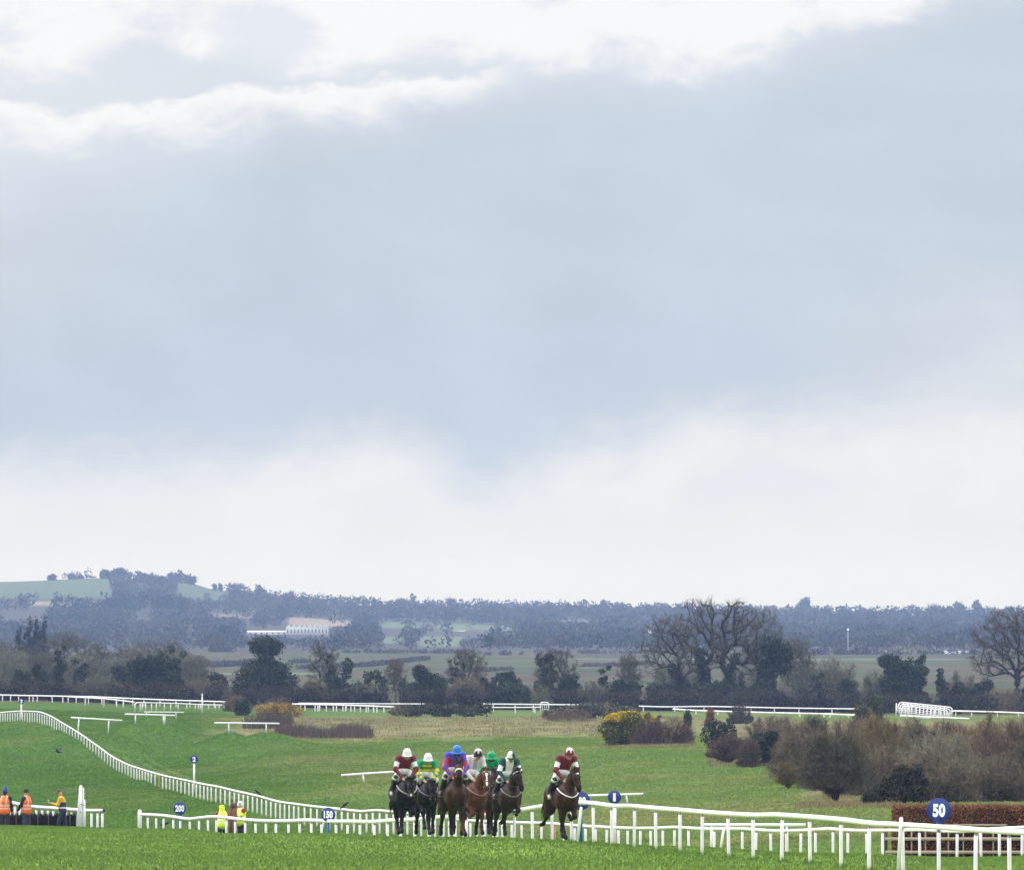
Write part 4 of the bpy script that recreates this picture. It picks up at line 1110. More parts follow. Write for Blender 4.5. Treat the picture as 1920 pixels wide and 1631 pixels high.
def jockey(px, d, p, rz, dz, spec, label):
    """crouched rider, local +x forward"""
    t = empty('person', p, rz); tag(t, label, 'jockey', 'jockeys riding crouched over their horses')
    off = np.array([0, 0, dz]); dy = spec.get('dy', 0.0); hz_ = spec.get('dz', 0.0); sw = spec.get('look', 0)
    J = lambda x, y, z: np.array([x, y, z]) + off
    pel = J(-.13, dy * .25, 1.80 + hz_ * .3); che = J(.04, dy * .7, 2.10 + hz_ * .8); nk = J(.18, dy * .9, 2.205 + hz_); hdc = J(.33, dy + .0, 2.25 + hz_)
    fw = dirv(-18, sw); sd = np.cross((0, 0, 1), fw); sd /= np.linalg.norm(sd); up = np.cross(fw, sd)
    sh, el, wr, hip, kn, an, toe = {}, {}, {}, {}, {}, {}, {}
    for s in (-1, 1):
        sh[s] = J(.12, dy * .8 + s * .20, 2.17 + hz_); el[s] = J(.20, dy * .6 + s * .30, 1.86 + hz_ * .7); wr[s] = J(.40, s * .10 + dy * .25, 1.59)
        if s in spec.get('out', {}): el[s] = el[s] + np.array(spec['out'][s])
        hip[s] = J(-.10, s * .11 + dy * .2, 1.78 + hz_ * .3); kn[s] = J(.17, s * .275, 1.615); an[s] = J(-.16, s * .335, 1.22); toe[s] = J(.0, s * .35, 1.15)
    B = [seg(pel, che, .13, .14, 1.15), seg(che, nk, .13, .065), seg(nk, hdc - up * .06, .055, .055)] + head_segs(hdc, fw, up)
    for s in (-1, 1):
        B += [seg(sh[s], el[s], .05, .04), seg(el[s], wr[s], .042, .028), seg(wr[s], wr[s] + (wr[s] - el[s]) / np.linalg.norm(wr[s] - el[s]) * .08, .032, .036),
              seg(hip[s], kn[s], .09, .058), seg(kn[s], an[s], .055, .04), seg(an[s], toe[s], .04, .036)]
    V, Q, bi, bt = sdf_mesh(B, .016, .03)
    C = np.tile(np.array(spec.get('skin', SKIN)), (len(V), 1))
    rel = V - hdc; ff, uu, ss = rel @ fw, rel @ up, rel @ sd
    C[(ff > .06) & (np.abs(uu + .052) < .008) & (np.abs(ss) < .028)] = (.30, .10, .08)
    C[(ff > .03) & (uu < -.07) & (np.abs(ss) < .06)] *= .8
    mb = MB(); mb.add(V, Q, C)
    for s in (-1, 1):
        hdv = wr[s] - el[s]; hdv /= np.linalg.norm(hdv)
        hand(mb, wr[s], hdv, np.array([0, 0, 1.0]), np.array([0, -s, .3]), SKIN, 1.0)
        mb.ball(hdc + fw * .082 + sd * s * .032 + up * .012, .012, n=6, col=(.03, .02, .02))
    mb.build('body', M['skin'], t, smooth=True)
    # jacket
    Jk = [seg(pel + (.06, 0, .02), che, .15, .175, 1.15), seg(che, nk - (.0, 0, .02), .165, .085)]
    names = ['chest', 'chest']
    for s in (-1, 1):
        Jk += [seg(che + (0, s * .05, .03), sh[s], .12, .085), seg(sh[s], el[s], .082, .066), seg(el[s], wr[s] - (wr[s] - el[s]) * .08, .066, .040)]
        names += ['yoke', 'upper', 'lower']
    V, Q, bi, bt = sdf_mesh(Jk, .018, .05)
    nmv = np.array(names)[bi]
    rel = V - che
    C = np.array([spec['silks'](n_, t_, v - off, r_) for n_, t_, v, r_ in zip(nmv, bt, V, rel)])
    mb = MB(); mb.add(V, Q, C); mb.build('jacket', M['cloth'], t, smooth=True)
    # white breeches
    Bs = [seg(pel - (.02, 0, .0), pel + (.12, 0, .03), .155, .14, 1.15)]
    for s in (-1, 1): Bs += [seg(hip[s], kn[s], .105, .072), seg(kn[s], kn[s] + (an[s] - kn[s]) * .22, .072, .062)]
    V, Q, bi, bt = sdf_mesh(Bs, .02, .04)
    mb = MB(); mb.add(V, Q, spec.get('breeches', (.72, .72, .74))); mb.build('breeches', M['cloth'], t, smooth=True)
    for s in (-1, 1):
        V, Q, bi, bt = sdf_mesh([seg(kn[s] + (an[s] - kn[s]) * (-.02 if s in spec.get('tall', (-1, 1)) else .2), an[s], .078, .05), seg(an[s], toe[s], .052, .042)], .016, .03)
        C = np.tile(np.array((.014, .014, .018)), (len(V), 1)); C[(bi == 1) & (bt > .55)] = spec.get('toe', (.014, .014, .018))
        mb = MB(); mb.add(V, Q, C); mb.build('boot', M['boot'], t, smooth=True)
        mb = MB(); c = toe[s]; mb.tube([c + (0, -.06, -.045), c + (0, .06, -.045), c + (0, .055, .05), c + (0, 0, .10), c + (0, -.055, .05), c + (0, -.06, -.045)], .01, 5, (.3, .3, .3)); mb.build('stirrup', M['tack'], t)
    # helmet with peak and goggles
    hc = hdc + up * .045
    V, Q, bi, bt = sdf_mesh([seg(hc - fw * .015, hc + up * .045 - fw * .012, .128, .112)], .014, .02)
    rel = V - hc; ff, uu, ss = rel @ fw, rel @ up, rel @ sd
    keep = uu > -.035 - .05 * (ff < -.02)
    Qk = Q[keep[Q].all(1)]
    C = np.array([spec['cap'](a_, b_, c_) for a_, b_, c_ in zip(ff, uu, ss)])
    mb = MB(); mb.add(V, Qk, C)
    pk = []; n = 9
    for i in range(n):
        an_ = rad(-62 + 124 * i / (n - 1)); base = hc + fw * math.cos(an_) * .118 + sd * math.sin(an_) * .118 - up * .012
        pk += [base, base + (fw * math.cos(an_) + sd * math.sin(an_)) * .05 - up * .018, base + (fw * math.cos(an_) + sd * math.sin(an_)) * .045 - up * .03, base - up * .03]
    f = []
    for i in range(n - 1):
        for j in range(4): f.append([i * 4 + j, (i + 1) * 4 + j, (i + 1) * 4 + (j + 1) % 4, i * 4 + (j + 1) % 4])
    mb.add(pk, f, spec['peak'])
    if spec.get('pompom'): mb.ball(hc + up * .165, .035, n=8, col=spec['pompom'])
    mb.build('helmet', M['shell'], t, smooth=True)
    mb = MB(); aa = np.linspace(rad(-70), rad(70), 9)
    mb.tube([hdc + fw * math.cos(x) * .098 + sd * math.sin(x) * .098 + up * .016 for x in aa], [.016, .02, .024, .026, .02, .026, .024, .02, .016], 6, (.02, .02, .025)); mb.build('goggles', M['boot'], t, smooth=True)
    if spec.get('mask'):
        mb = MB(); mb.tube([hdc - up * .05 + fw * math.cos(x) * .085 + sd * math.sin(x) * .085 for x in aa], .035, 8, spec['mask']); mb.build('neck_scarf', M['cloth'], t, smooth=True)
    return t, wr

MAR, WHT, GRN, GOLD = (.13, .010, .025), (.74, .74, .77), (.004, .26, .10), (.72, .50, .02)
DGR, BLU, RED, PNK = (.006, .065, .05), (.03, .06, .46), (.50, .02, .04), (.62, .50, .60)
def silk_maroon(n, t, v, r):
    if n == 'upper' and .38 < t < .80: return WHT
    return MAR
def silk_hoops(n, t, v, r):
    if n == 'chest' or n == 'yoke':
        return GOLD if (-.20 < r[2] < -.13 or -.06 < r[2] < -.01) else GRN
    if n == 'upper': return GOLD if .62 < t < .92 else GRN
    return GOLD if (.12 < t < .32 or .55 < t < .78) else GRN
def silk_check(n, t, v, r):
    if n in ('chest', 'yoke'): return BLU if r[2] > .0 else ((.34, .02, .10) if abs(r[1]) > .09 else (.05, .06, .32))
    q = (int(math.floor(t * 3.4)) + int(math.floor((math.atan2(v[1], v[0] + .3) + 3) * 6))) % 3
    return (BLU, RED, (.30, .04, .22))[q] if not (n == 'lower' and t > .8) else RED
def silk_pink(n, t, v, r):
    if n == 'chest' and abs(r[1]) < .06 and r[2] < .05: return (.35, .33, .42)
    return PNK if (math.sin(v[2] * 40) + math.sin(v[1] * 34)) > -.6 else (.66, .62, .68)
def silk_green(n, t, v, r): return (.002, .27, .11)
def silk_halves(n, t, v, r):
    if n == 'chest' and abs(r[1]) < .11: return WHT
    if n == 'yoke' and abs(r[1]) < .10 and r[2] > .0: return WHT
    if n == 'upper': return WHT if .48 < t < .95 else DGR
    return DGR
cap_w = lambda f, u, s: WHT
cap_blue = lambda f, u, s: (.03, .17, .60)
cap_green = lambda f, u, s: (.004, .30, .13)
cap_half = lambda f, u, s: WHT if s < .012 else DGR
def cap_star(c0, c1):
    def g(f, u, s):
        a = math.atan2(s, f + 1e-6); r = .5 * (1 + math.cos(5 * a))
        return c1 if u > .075 + .055 * (1 - r) - .03 * (r > .8) else c0
    return g
BAY = dict(coat=(.060, .026, .014), dark=(.016, .010, .008), legs=(.012, .009, .008), mane=(.012, .009, .008))
def sp(base, **k): q = dict(base); q.update(k); return q
BROWN = sp(BAY, coat=(.040, .021, .014)); BLACKH = sp(BAY, coat=(.011, .0085, .008), dark=(.010, .008, .008)); CHEST = sp(BAY, coat=(.108, .041, .018), dark=(.07, .03, .018), legs=(.07, .028, .014), mane=(.10, .042, .018))
RIDES = [
 (757, 226, 1563, 11, sp(BLACKH, neck=(16, -2), head=(-58, -8), fore=('stance', 'lift'), hind=('under', 'push'), breast=(.34, .31, .29), noseband=None, blaze='snip', cloth=(.01, .01, .015)),
  'black horse at the left end of the bunch, head low', dict(silks=silk_maroon, cap=cap_w, peak=(.70, .70, .74), toe=(.6, .6, .6), dz=.0, dy=.035, look=-8), 'jockey in maroon with white armbands and a plain white cap'),
 (798, 231, 1564.5, 8, sp(BLACKH, neck=(14, 3), head=(-64, -4), fore=('reach', 'stance'), hind=('push', 'under'), breast=(.16, .12, .2)),
  'black horse second from the left, half behind its neighbours, carrying the green and gold rider', dict(silks=silk_hoops, cap=cap_w, peak=(.72, .72, .76), dz=-.06, dy=.03, look=-6, tall=()), 'jockey in green and gold hoops with a white cap'),
 (851, 215, 1567, 12, sp(BROWN, coat=(.050, .023, .013), neck=(58, -6), head=(-38, -12), fore=('plant', 'fold'), hind=('push', 'lift'), noseband=(.66, .56, .42), cloth=(.006, .008, .03)),
  'brown horse with a pale sheepskin noseband, below the blue cap', dict(silks=silk_check, cap=cap_blue, peak=(.03, .20, .62), dz=.03, dy=.015, look=-10, mask=(.02, .02, .03), breeches=(.6, .6, .64)), 'jockey in blue and red silks with a bright blue cap'),
 (883, 222, 1567, 20, sp(CHEST, neck=(42, 6), head=(-60, -14), fore=('lift', 'stance'), hind=('under', 'push'), blaze='blaze', brow=(.55, .45, .33), breast=(.2, .15, .12), bridle=(.05, .028, .016)),
  'chestnut horse with a long white blaze', dict(silks=silk_pink, cap=cap_star((.022, .012, .03), (.66, .58, .66)), peak=(.02, .012, .03), dz=.01, dy=.09, look=-14), 'jockey in pale pink with a dark cap topped in white'),
 (918, 232, 1565.5, 14, sp(BAY, coat=(.048, .022, .013), neck=(46, -10), head=(-52, -16), fore=('stance', 'back'), hind=('push', 'under'), breast=(.04, .03, .03)),
  'dark bay horse mostly hidden behind the white-blazed chestnut', dict(silks=silk_green, cap=cap_green, peak=(.004, .33, .15), dz=.02, dy=-.03, look=-12, mask=(.02, .02, .02)), 'jockey all in emerald green with a green cap'),
 (951, 226, 1568, 12, sp(BROWN, coat=(.036, .021, .015), neck=(48, 6), head=(-64, 26), fore=('plant', 'fold'), hind=('push', 'trail'), brow=(.7, .7, .72), breast=(.18, .16, .15), socks=('foreleg+1',)),
  'dark brown horse with a white browband, right end of the bunch', dict(silks=silk_halves, cap=cap_half, peak=(.02, .03, .03), dz=.0, dy=.05, look=-6), 'jockey in dark green and white with a halved white and green cap'),
 (1054, 214, 1574.5, 17, sp(BAY, coat=(.052, .024, .014), neck=(44, 4), head=(-60, 6), fore=('stance', 'lift'), hind=('trail', 'under'), blaze='star', breast=(.75, .75, .77), lift=.02, cloth=(.008, .009, .02)),
  'bay horse out alone in front at the right of the bunch', dict(silks=silk_maroon, cap=cap_star((.15, .012, .035), (.75, .75, .78)), peak=(.14, .010, .03), dz=.03, dy=.10, look=2, toe=(.6, .6, .62)), 'jockey in maroon with white armbands and a maroon cap with a white star, riding alone'),
]
for px, d, row, yaw, hs_, hl, js, jl in RIDES:
    t, rz, p, dz = horse(px, d, row, yaw, hs_, hl)
    jt, wr = jockey(px, d, p, rz, dz, js, jl)
    if px in (757, 1054):
        mb = MB(); w = wr[-1]; mb.tube([w + (.04, 0, 0), w + (-.2, -.12, -.1), w + (-.50, -.24, -.22)], [.012, .009, .006], 6, (.02, .02, .025))
        o = mb.build('riding_whip', M['boot']); R_ = Matrix.Rotation(rz, 4, 'Z'); o.matrix_world = Matrix.Translation(Vector(p)) @ R_
        tag(o, 'thin black whip held by the %s' % ('maroon jockey at the left end' if px == 757 else 'lone maroon jockey in front'), 'whip', 'riding whips')

def stander(px, d, yaw, spec, label, group):
    g = GP(px, d); t = empty('person', g, rad(yaw)); tag(t, label, 'person', group)
    k = spec.get('s', 1.0); bend = spec.get('bend', 0.0); crouch = spec.get('crouch', 0.0)
    J = lambda x, y, z: np.array([x, y, z]) * k
    pel = J(-bend * .15, 0, .95 - crouch); che = J(bend * .10, 0, 1.28 - crouch - bend * .05); nk = J(bend * .22, 0, 1.48 - crouch - bend * .1); hdc = J(bend * .30 + .02, 0, 1.63 - crouch - bend * .12)
    fw = dirv(spec.get('pitch', -5), spec.get('look', 0)); sd = np.cross((0, 0, 1), fw); sd /= np.linalg.norm(sd); up = np.cross(fw, sd)
    L = {}
    for s in (-1, 1):
        st = spec.get('stride', 0.0) * s
        sh = che + J(.0 + bend * .06, s * .19, .13); el = sh + J(.02, s * .06, -.29); wr = el + J(.10, -s * .01, -.24)
        if s in spec.get('arms', {}): el = sh + J(*spec['arms'][s][0]); wr = el + J(*spec['arms'][s][1])
        hip = pel + J(0, s * .10, -.03); kn = J(st * .6 + crouch * .5, s * .11, .50 - crouch * .3); an = J(st * 1.0 - (crouch * .1), s * .12, .09); toe = an + J(.17, s * .02, -.05)
        L[s] = (sh, el, wr, hip, kn, an, toe)
    B = [seg(pel, che, .12, .14, 1.25), seg(che, nk, .12, .06, 1.1), seg(nk, hdc - up * .06, .055, .055)] + head_segs(hdc, fw, up)
    Jk = [seg(pel - J(0, 0, .06), che, .165, .175, 1.22), seg(che, nk - J(0, 0, .03), .165, .085, 1.15)]; jn = ['body', 'body']
    Tr = [seg(pel - J(0, 0, .03), pel + J(0, 0, .06), .15, .15, 1.2)]
    for s in (-1, 1):
        sh, el, wr, hip, kn, an, toe = L[s]
        wd = (wr - el) / np.linalg.norm(wr - el)
        B += [seg(sh, el, .05, .04), seg(el, wr, .042, .03), seg(wr, wr + wd * .08, .033, .036), seg(hip, kn, .08, .058), seg(kn, an, .055, .04), seg(an, toe, .04, .036)]
        Jk += [seg(che + J(0, s * .06, .10), sh, .12, .085), seg(sh, el, .082, .068), seg(el, wr - wd * .02, .066, .050)]; jn += ['body', 'arm', 'arm']
        Tr += [seg(hip, kn, .115, .082), seg(kn, an + J(0, 0, .03), .082, .068)]
    V, Q, bi, bt = sdf_mesh(B, .018, .03); mb = MB(); mb.add(V, Q, SKIN)
    for s in (-1, 1):
        wd = L[s][2] - L[s][1]; hand(mb, L[s][2], wd, np.array([-1.0, 0, .2]), np.array([0, -s, 0.2]), SKIN, .7)
        mb.ball(hdc + fw * .082 + sd * s * .032 + up * .012, .011, n=6, col=(.03, .02, .02))
    mb.build('body', M['skin'], t, smooth=True)
    V, Q, bi, bt = sdf_mesh(Jk, .02, .05); nm = np.array(jn)[bi]
    C = np.array([spec['jacket'](n_, t_, (v - pel) / k, v) for n_, t_, v in zip(nm, bt, V)])
    mb = MB(); mb.add(V, Q, C); jk = mb.build('jacket', M['cloth'], t, smooth=True)
    if spec.get('vest'):
        Vs = [(s_[0], s_[1], s_[2] + .022, s_[3] + .022, s_[4], s_[5]) for s_ in Jk[:2]] + [(Jk[i][0], Jk[i][1] - (Jk[i][1] - Jk[i][0]) * .35, Jk[i][2] + .02, Jk[i][3] + .015, 1.0, Y3) for i in (2, 5)]
        V, Q, bi, bt = sdf_mesh(Vs, .02, .05); hgt = (V - pel)[:, 2] / k
        C = np.tile(np.array(spec['vest']), (len(V), 1)); C[(np.abs(hgt - .05) < .03) | (np.abs(hgt - .17) < .03)] = spec.get('tape', (.72, .50, .42))
        yy = (V - che)[:, 1]; C[(np.abs(np.abs(yy) - .12) < .025) & (hgt > .17)] = spec.get('tape', (.72, .50, .42))
        mb = MB(); mb.add(V, Q, C); mb.build('vest', M['cloth'], t, smooth=True)
    V, Q, bi, bt = sdf_mesh(Tr, .02, .04); mb = MB(); mb.add(V, Q, spec.get('trousers', (.02, .022, .035))); mb.build('trousers', M['cloth'], t, smooth=True)
    for s in (-1, 1):
        V, Q, bi, bt = sdf_mesh([seg(L[s][5] + J(-.03, 0, .06), L[s][5] + J(-.02, 0, -.03), .062, .055), seg(L[s][5] + J(0, 0, -.03), L[s][6], .055, .045)], .018, .03)
        mb = MB(); mb.add(V, Q, (.02, .018, .016)); mb.build('shoe', M['boot'], t, smooth=True)
    hat = spec['hat']; hc = hdc + up * .05; mb = MB()
    if hat[0] == 'beanie':
        V, Q, bi, bt = sdf_mesh([seg(hc - fw * .01, hc + up * .05 - fw * .01, .112, .095)] + ([seg(hc + up * .12, hc + up * .24, .07, .02)] if hat[2] else []), .016, .04); keep = ((V - hc) @ up) > -.045; mb.add(V, Q[keep[Q].all(1)], hat[1])
    elif hat[0] == 'helmet':
        V, Q, bi, bt = sdf_mesh([seg(hc - fw * .01, hc + up * .04, .135, .115)], .016, .04); keep = ((V - hc) @ up) > -.05; C = np.tile(np.array(hat[1]), (len(V), 1)); C[(np.hypot((V - hc) @ sd - .03, (V - hc) @ up - .02) < .035)] = hat[2] or hat[1]; mb.add(V, Q[keep[Q].all(1)], C)
    elif hat[0] == 'hood':
        V, Q, bi, bt = sdf_mesh([seg(hdc + up * .05 - fw * .02, hdc - up * .08 - fw * .03, .125, .12)], .016, .04); keep = ~((((V - hdc) @ fw) > .06)); mb.add(V, Q[keep[Q].all(1)], hat[1])
    else:
        V, Q, bi, bt = sdf_mesh([seg(hc - fw * .01, hc + up * .03 - fw * .01, .110, .095)], .016, .04); keep = ((V - hc) @ up) > -.01; mb.add(V, Q[keep[Q].all(1)], hat[1])
        mb.add([hc + fw * .09 + sd * .07, hc + fw * .19 + sd * .05 - up * .012, hc + fw * .19 - sd * .05 - up * .012, hc + fw * .09 - sd * .07, hc + fw * .09 + sd * .07 + up * .014, hc + fw * .19 + sd * .05, hc + fw * .19 - sd * .05, hc + fw * .09 - sd * .07 + up * .014],
               [[0, 3, 2, 1], [4, 5, 6, 7], [0, 1, 5, 4], [1, 2, 6, 5], [2, 3, 7, 6], [3, 0, 4, 7]], np.array(hat[1]) * .8)
    mb.build('hat' if hat[0] in ('beanie', 'cap', 'hood') else 'helmet', M['cloth'], t, smooth=True)
    if spec.get('hair'):
        V, Q, bi, bt = sdf_mesh([seg(hdc - fw * .03 + up * .02, hdc - fw * .05 - up * .05, .095, .075)], .018, .03); mb = MB(); mb.add(V, Q, spec['hair']); mb.build('hair', M['hair'], t, smooth=True)
    return t, L
NAVY = (.010, .011, .022)
stander(11, 331.5, 72, dict(jacket=lambda n, t, r, v: NAVY, vest=(.85, .16, .015), hat=('beanie', (.02, .03, .28), True), hair=(.03, .02, .015), s=1.03), 'person in an orange vest and blue bobble hat seen from behind at the left edge', 'people standing at the dark hurdle')
stander(51, 331.5, 150, dict(jacket=lambda n, t, r, v: NAVY, vest=(.85, .15, .015), hat=('beanie', (.012, .012, .014), False), arms={1: ((.10, .05, -.27), (.16, .0, -.22)), -1: ((.08, -.06, -.28), (.18, .02, -.2))}, trousers=(.03, .045, .08), s=1.03, stride=.05), 'person in an orange vest and black cap reaching over the dark hurdle', 'people standing at the dark hurdle')
def jk_gold(n, t, r, v):
    if .06 < r[2] < .11 and n == 'body': return (.65, .65, .66)
    if n == 'arm': return (.62, .36, .02)
    return (.62, .36, .02) if r[2] > .30 else (.022, .026, .05)
_t, _L = stander(117.5, 331.5, 172, dict(jacket=jk_gold, hat=('cap', (.085, .055, .04), None), pitch=-25, arms={1: ((.10, .04, -.26), (.24, -.04, .06)), -1: ((.03, -.04, -.29), (.02, .0, -.26))}, trousers=(.022, .026, .05), bend=.2, stride=.16, s=1.05), 'person in a yellow and navy top and brown cap looking at a phone', 'people standing at the dark hurdle')
def phone():
    w = _L[1][2]; mb = MB(); mb.box(w + (.12, -.02, .02), .012, .07, .14, col=(.6, .62, .64), lean=(.05, 0))
    o = mb.build('phone', M['shell']); o.matrix_world = Matrix.Translation(Vector(_t.location)) @ Matrix.Rotation(_t.rotation_euler.z, 4, 'Z'); tag(o, 'pale phone held by the person in yellow and navy', 'phone')
phone()
LIME = (.62, .85, .02)
stander(418, 338, 105, dict(jacket=lambda n, t, r, v: (.34, .015, .025), vest=LIME, tape=(.80, .85, .55), hat=('hood', LIME, None), bend=.35, crouch=.12, arms={-1: ((.02, -.14, -.22), (.10, -.02, -.16))}, s=.98), 'stooping person in a lime hooded vest with red sleeves behind the near rail', 'people in lime vests behind the near rail')
stander(453, 338, 215, dict(jacket=lambda n, t, r, v: ((.34, .015, .03) if n != 'arm' or t < .45 else (.62, .85, .02)), vest=LIME, tape=(.80, .85, .55), hat=('helmet', (.72, .73, .77), (.03, .04, .10)), look=35, arms={1: ((.12, .03, -.26), (.20, .02, .02)), -1: ((.10, -.05, -.25), (.2, .03, .04))}, bend=.1, s=.98), 'person in a lime vest and white helmet with red sleeves behind the near rail', 'people in lime vests behind the near rail')
def brown_boards():
    for x0, x1, w, lab in ((439, 437.5, .30, 'broad brown upright board between the two lime vested people'), (434, 431, .14, 'narrow leaning brown board beside the stooping lime vested person')):
        b = GP(x1, 337); tp = P(x0, 1509, 337); H = tp[2] - b[2]
        mb = MB(); mb.box((0, 0, -.05), w, .06, H, lean=(tp[0] - b[0], 0), taper=.85); 
        mb.ball(((tp[0] - b[0]), -.01, H), w * .42, .06, .12, 8)
        o = mb.build('wooden_board', mat('brown_board', (.16, .075, .05), .8, .3, 6.0)); o.location = tuple(b); tag(o, lab, 'board', 'brown wooden boards between the lime vests')
brown_boards()

# ------------------------------------------------------------------ crows
def crow(p, yaw, label, pose='perch', s=1.0):
    t = empty('crow', p, rad(yaw), s); tag(t, label, 'bird', 'black crows about the rails')
    tilt = {'perch': 38, 'ground': 18, 'wings': 8}[pose]
    c, sn = math.cos(rad(tilt)), math.sin(rad(tilt)); ax = np.array([c, 0, sn])
    b = np.array([0, 0, .16])
    V, Q, bi, bt = sdf_mesh([seg(b - ax * .10, b + ax * .08, .055, .07), seg(b + ax * .08, b + ax * .15 + (0, 0, .03), .055, .042), seg(b + ax * .15 + (0, 0, .03), b + ax * .17 + (.03, 0, .03), .042, .03),
        seg(b + ax * .17 + (.06, 0, .03), b + ax * .17 + (.12, 0, .015), .018, .005), seg(b - ax * .10, b - ax * .28, .04, .03, .55)], .012, .03)
    mb = MB(); mb.add(V, Q, (1, 1, 1)); mb.build('body', M['feather'], t, smooth=True)
    for sgn in (-1, 1):
        mb = MB()
        if pose == 'wings':
            W_ = np.array([[.08, .05, .0], [.12, .25, .16], [.02, .45, .22], [-.12, .42, .16], [-.12, .22, .06], [-.10, .05, -.01]])
        else:
            W_ = np.array([[.09, .062, .03], [.02, .075, .05], [-.12, .06, .02], [-.26, .03, -.02], [-.14, .07, -.04], [.03, .078, -.03]])
        W_ = W_ * (1, sgn, 1); W_ = np.stack([W_[:, 0] * c - W_[:, 2] * sn * .6, W_[:, 1], W_[:, 0] * sn + W_[:, 2]], 1) + b
        mb.add(np.concatenate([W_, W_ + (0, 0, .012)]), [[0, 1, 2, 3, 4, 5], [11, 10, 9, 8, 7, 6]]); mb.F.append(np.array([[i, (i + 1) % 6, (i + 1) % 6 + 6, i + 6] for i in range(6)])); mb.build('wing', M['feather'], t)
        mb = MB(); mb.tube([b + (-.01, sgn * .03, -.05), (0.0, sgn * .03, .0), (.05, sgn * .035, .0)], .007, 5); mb.build('leg', M['feather'], t)
def on_curve(x):
    L = np.array(RAIL_CURVE); o = np.argsort(L[:, 0]); r = np.interp(x, L[o, 0], L[o, 1]); d = np.interp(x, L[o, 0], L[o, 2]); p = P(x, r, d); p[2] += .055; return p
crow(GP(110, 690) + (0, 0, .1), 160, 'crow with raised wings on the turf below the curving rail', 'wings', 1.2)
crow(on_curve(484), 175, 'crow perched on the curving rail above the lime vested people', 'perch', .95)
crow(on_curve(646), -20, 'crow perched on the curving rail just right of the 150 sign', 'perch', .95)
crow(GP(311, 430), 10, 'crow low on the turf left of the 200 sign', 'ground', 1.0)
# ------------------------------------------------------------------ vegetation
def twigs_from(mb, base, dirs, L, w, col):
    """thin tapering triangles"""
    n = len(base); rs = np.random.RandomState(n)
    col = col * np.array((.92, 1.0, .86))
    sd = np.cross(dirs, rs.normal(0, 1, (n, 3))); sd /= np.linalg.norm(sd, axis=1)[:, None] + 1e-9
    V = np.stack([base - sd * w[:, None], base + sd * w[:, None], base + dirs * L[:, None]], 1).reshape(-1, 3)
    mb.add(V, np.arange(3 * n).reshape(-1, 3), np.repeat(col, 3, 0))

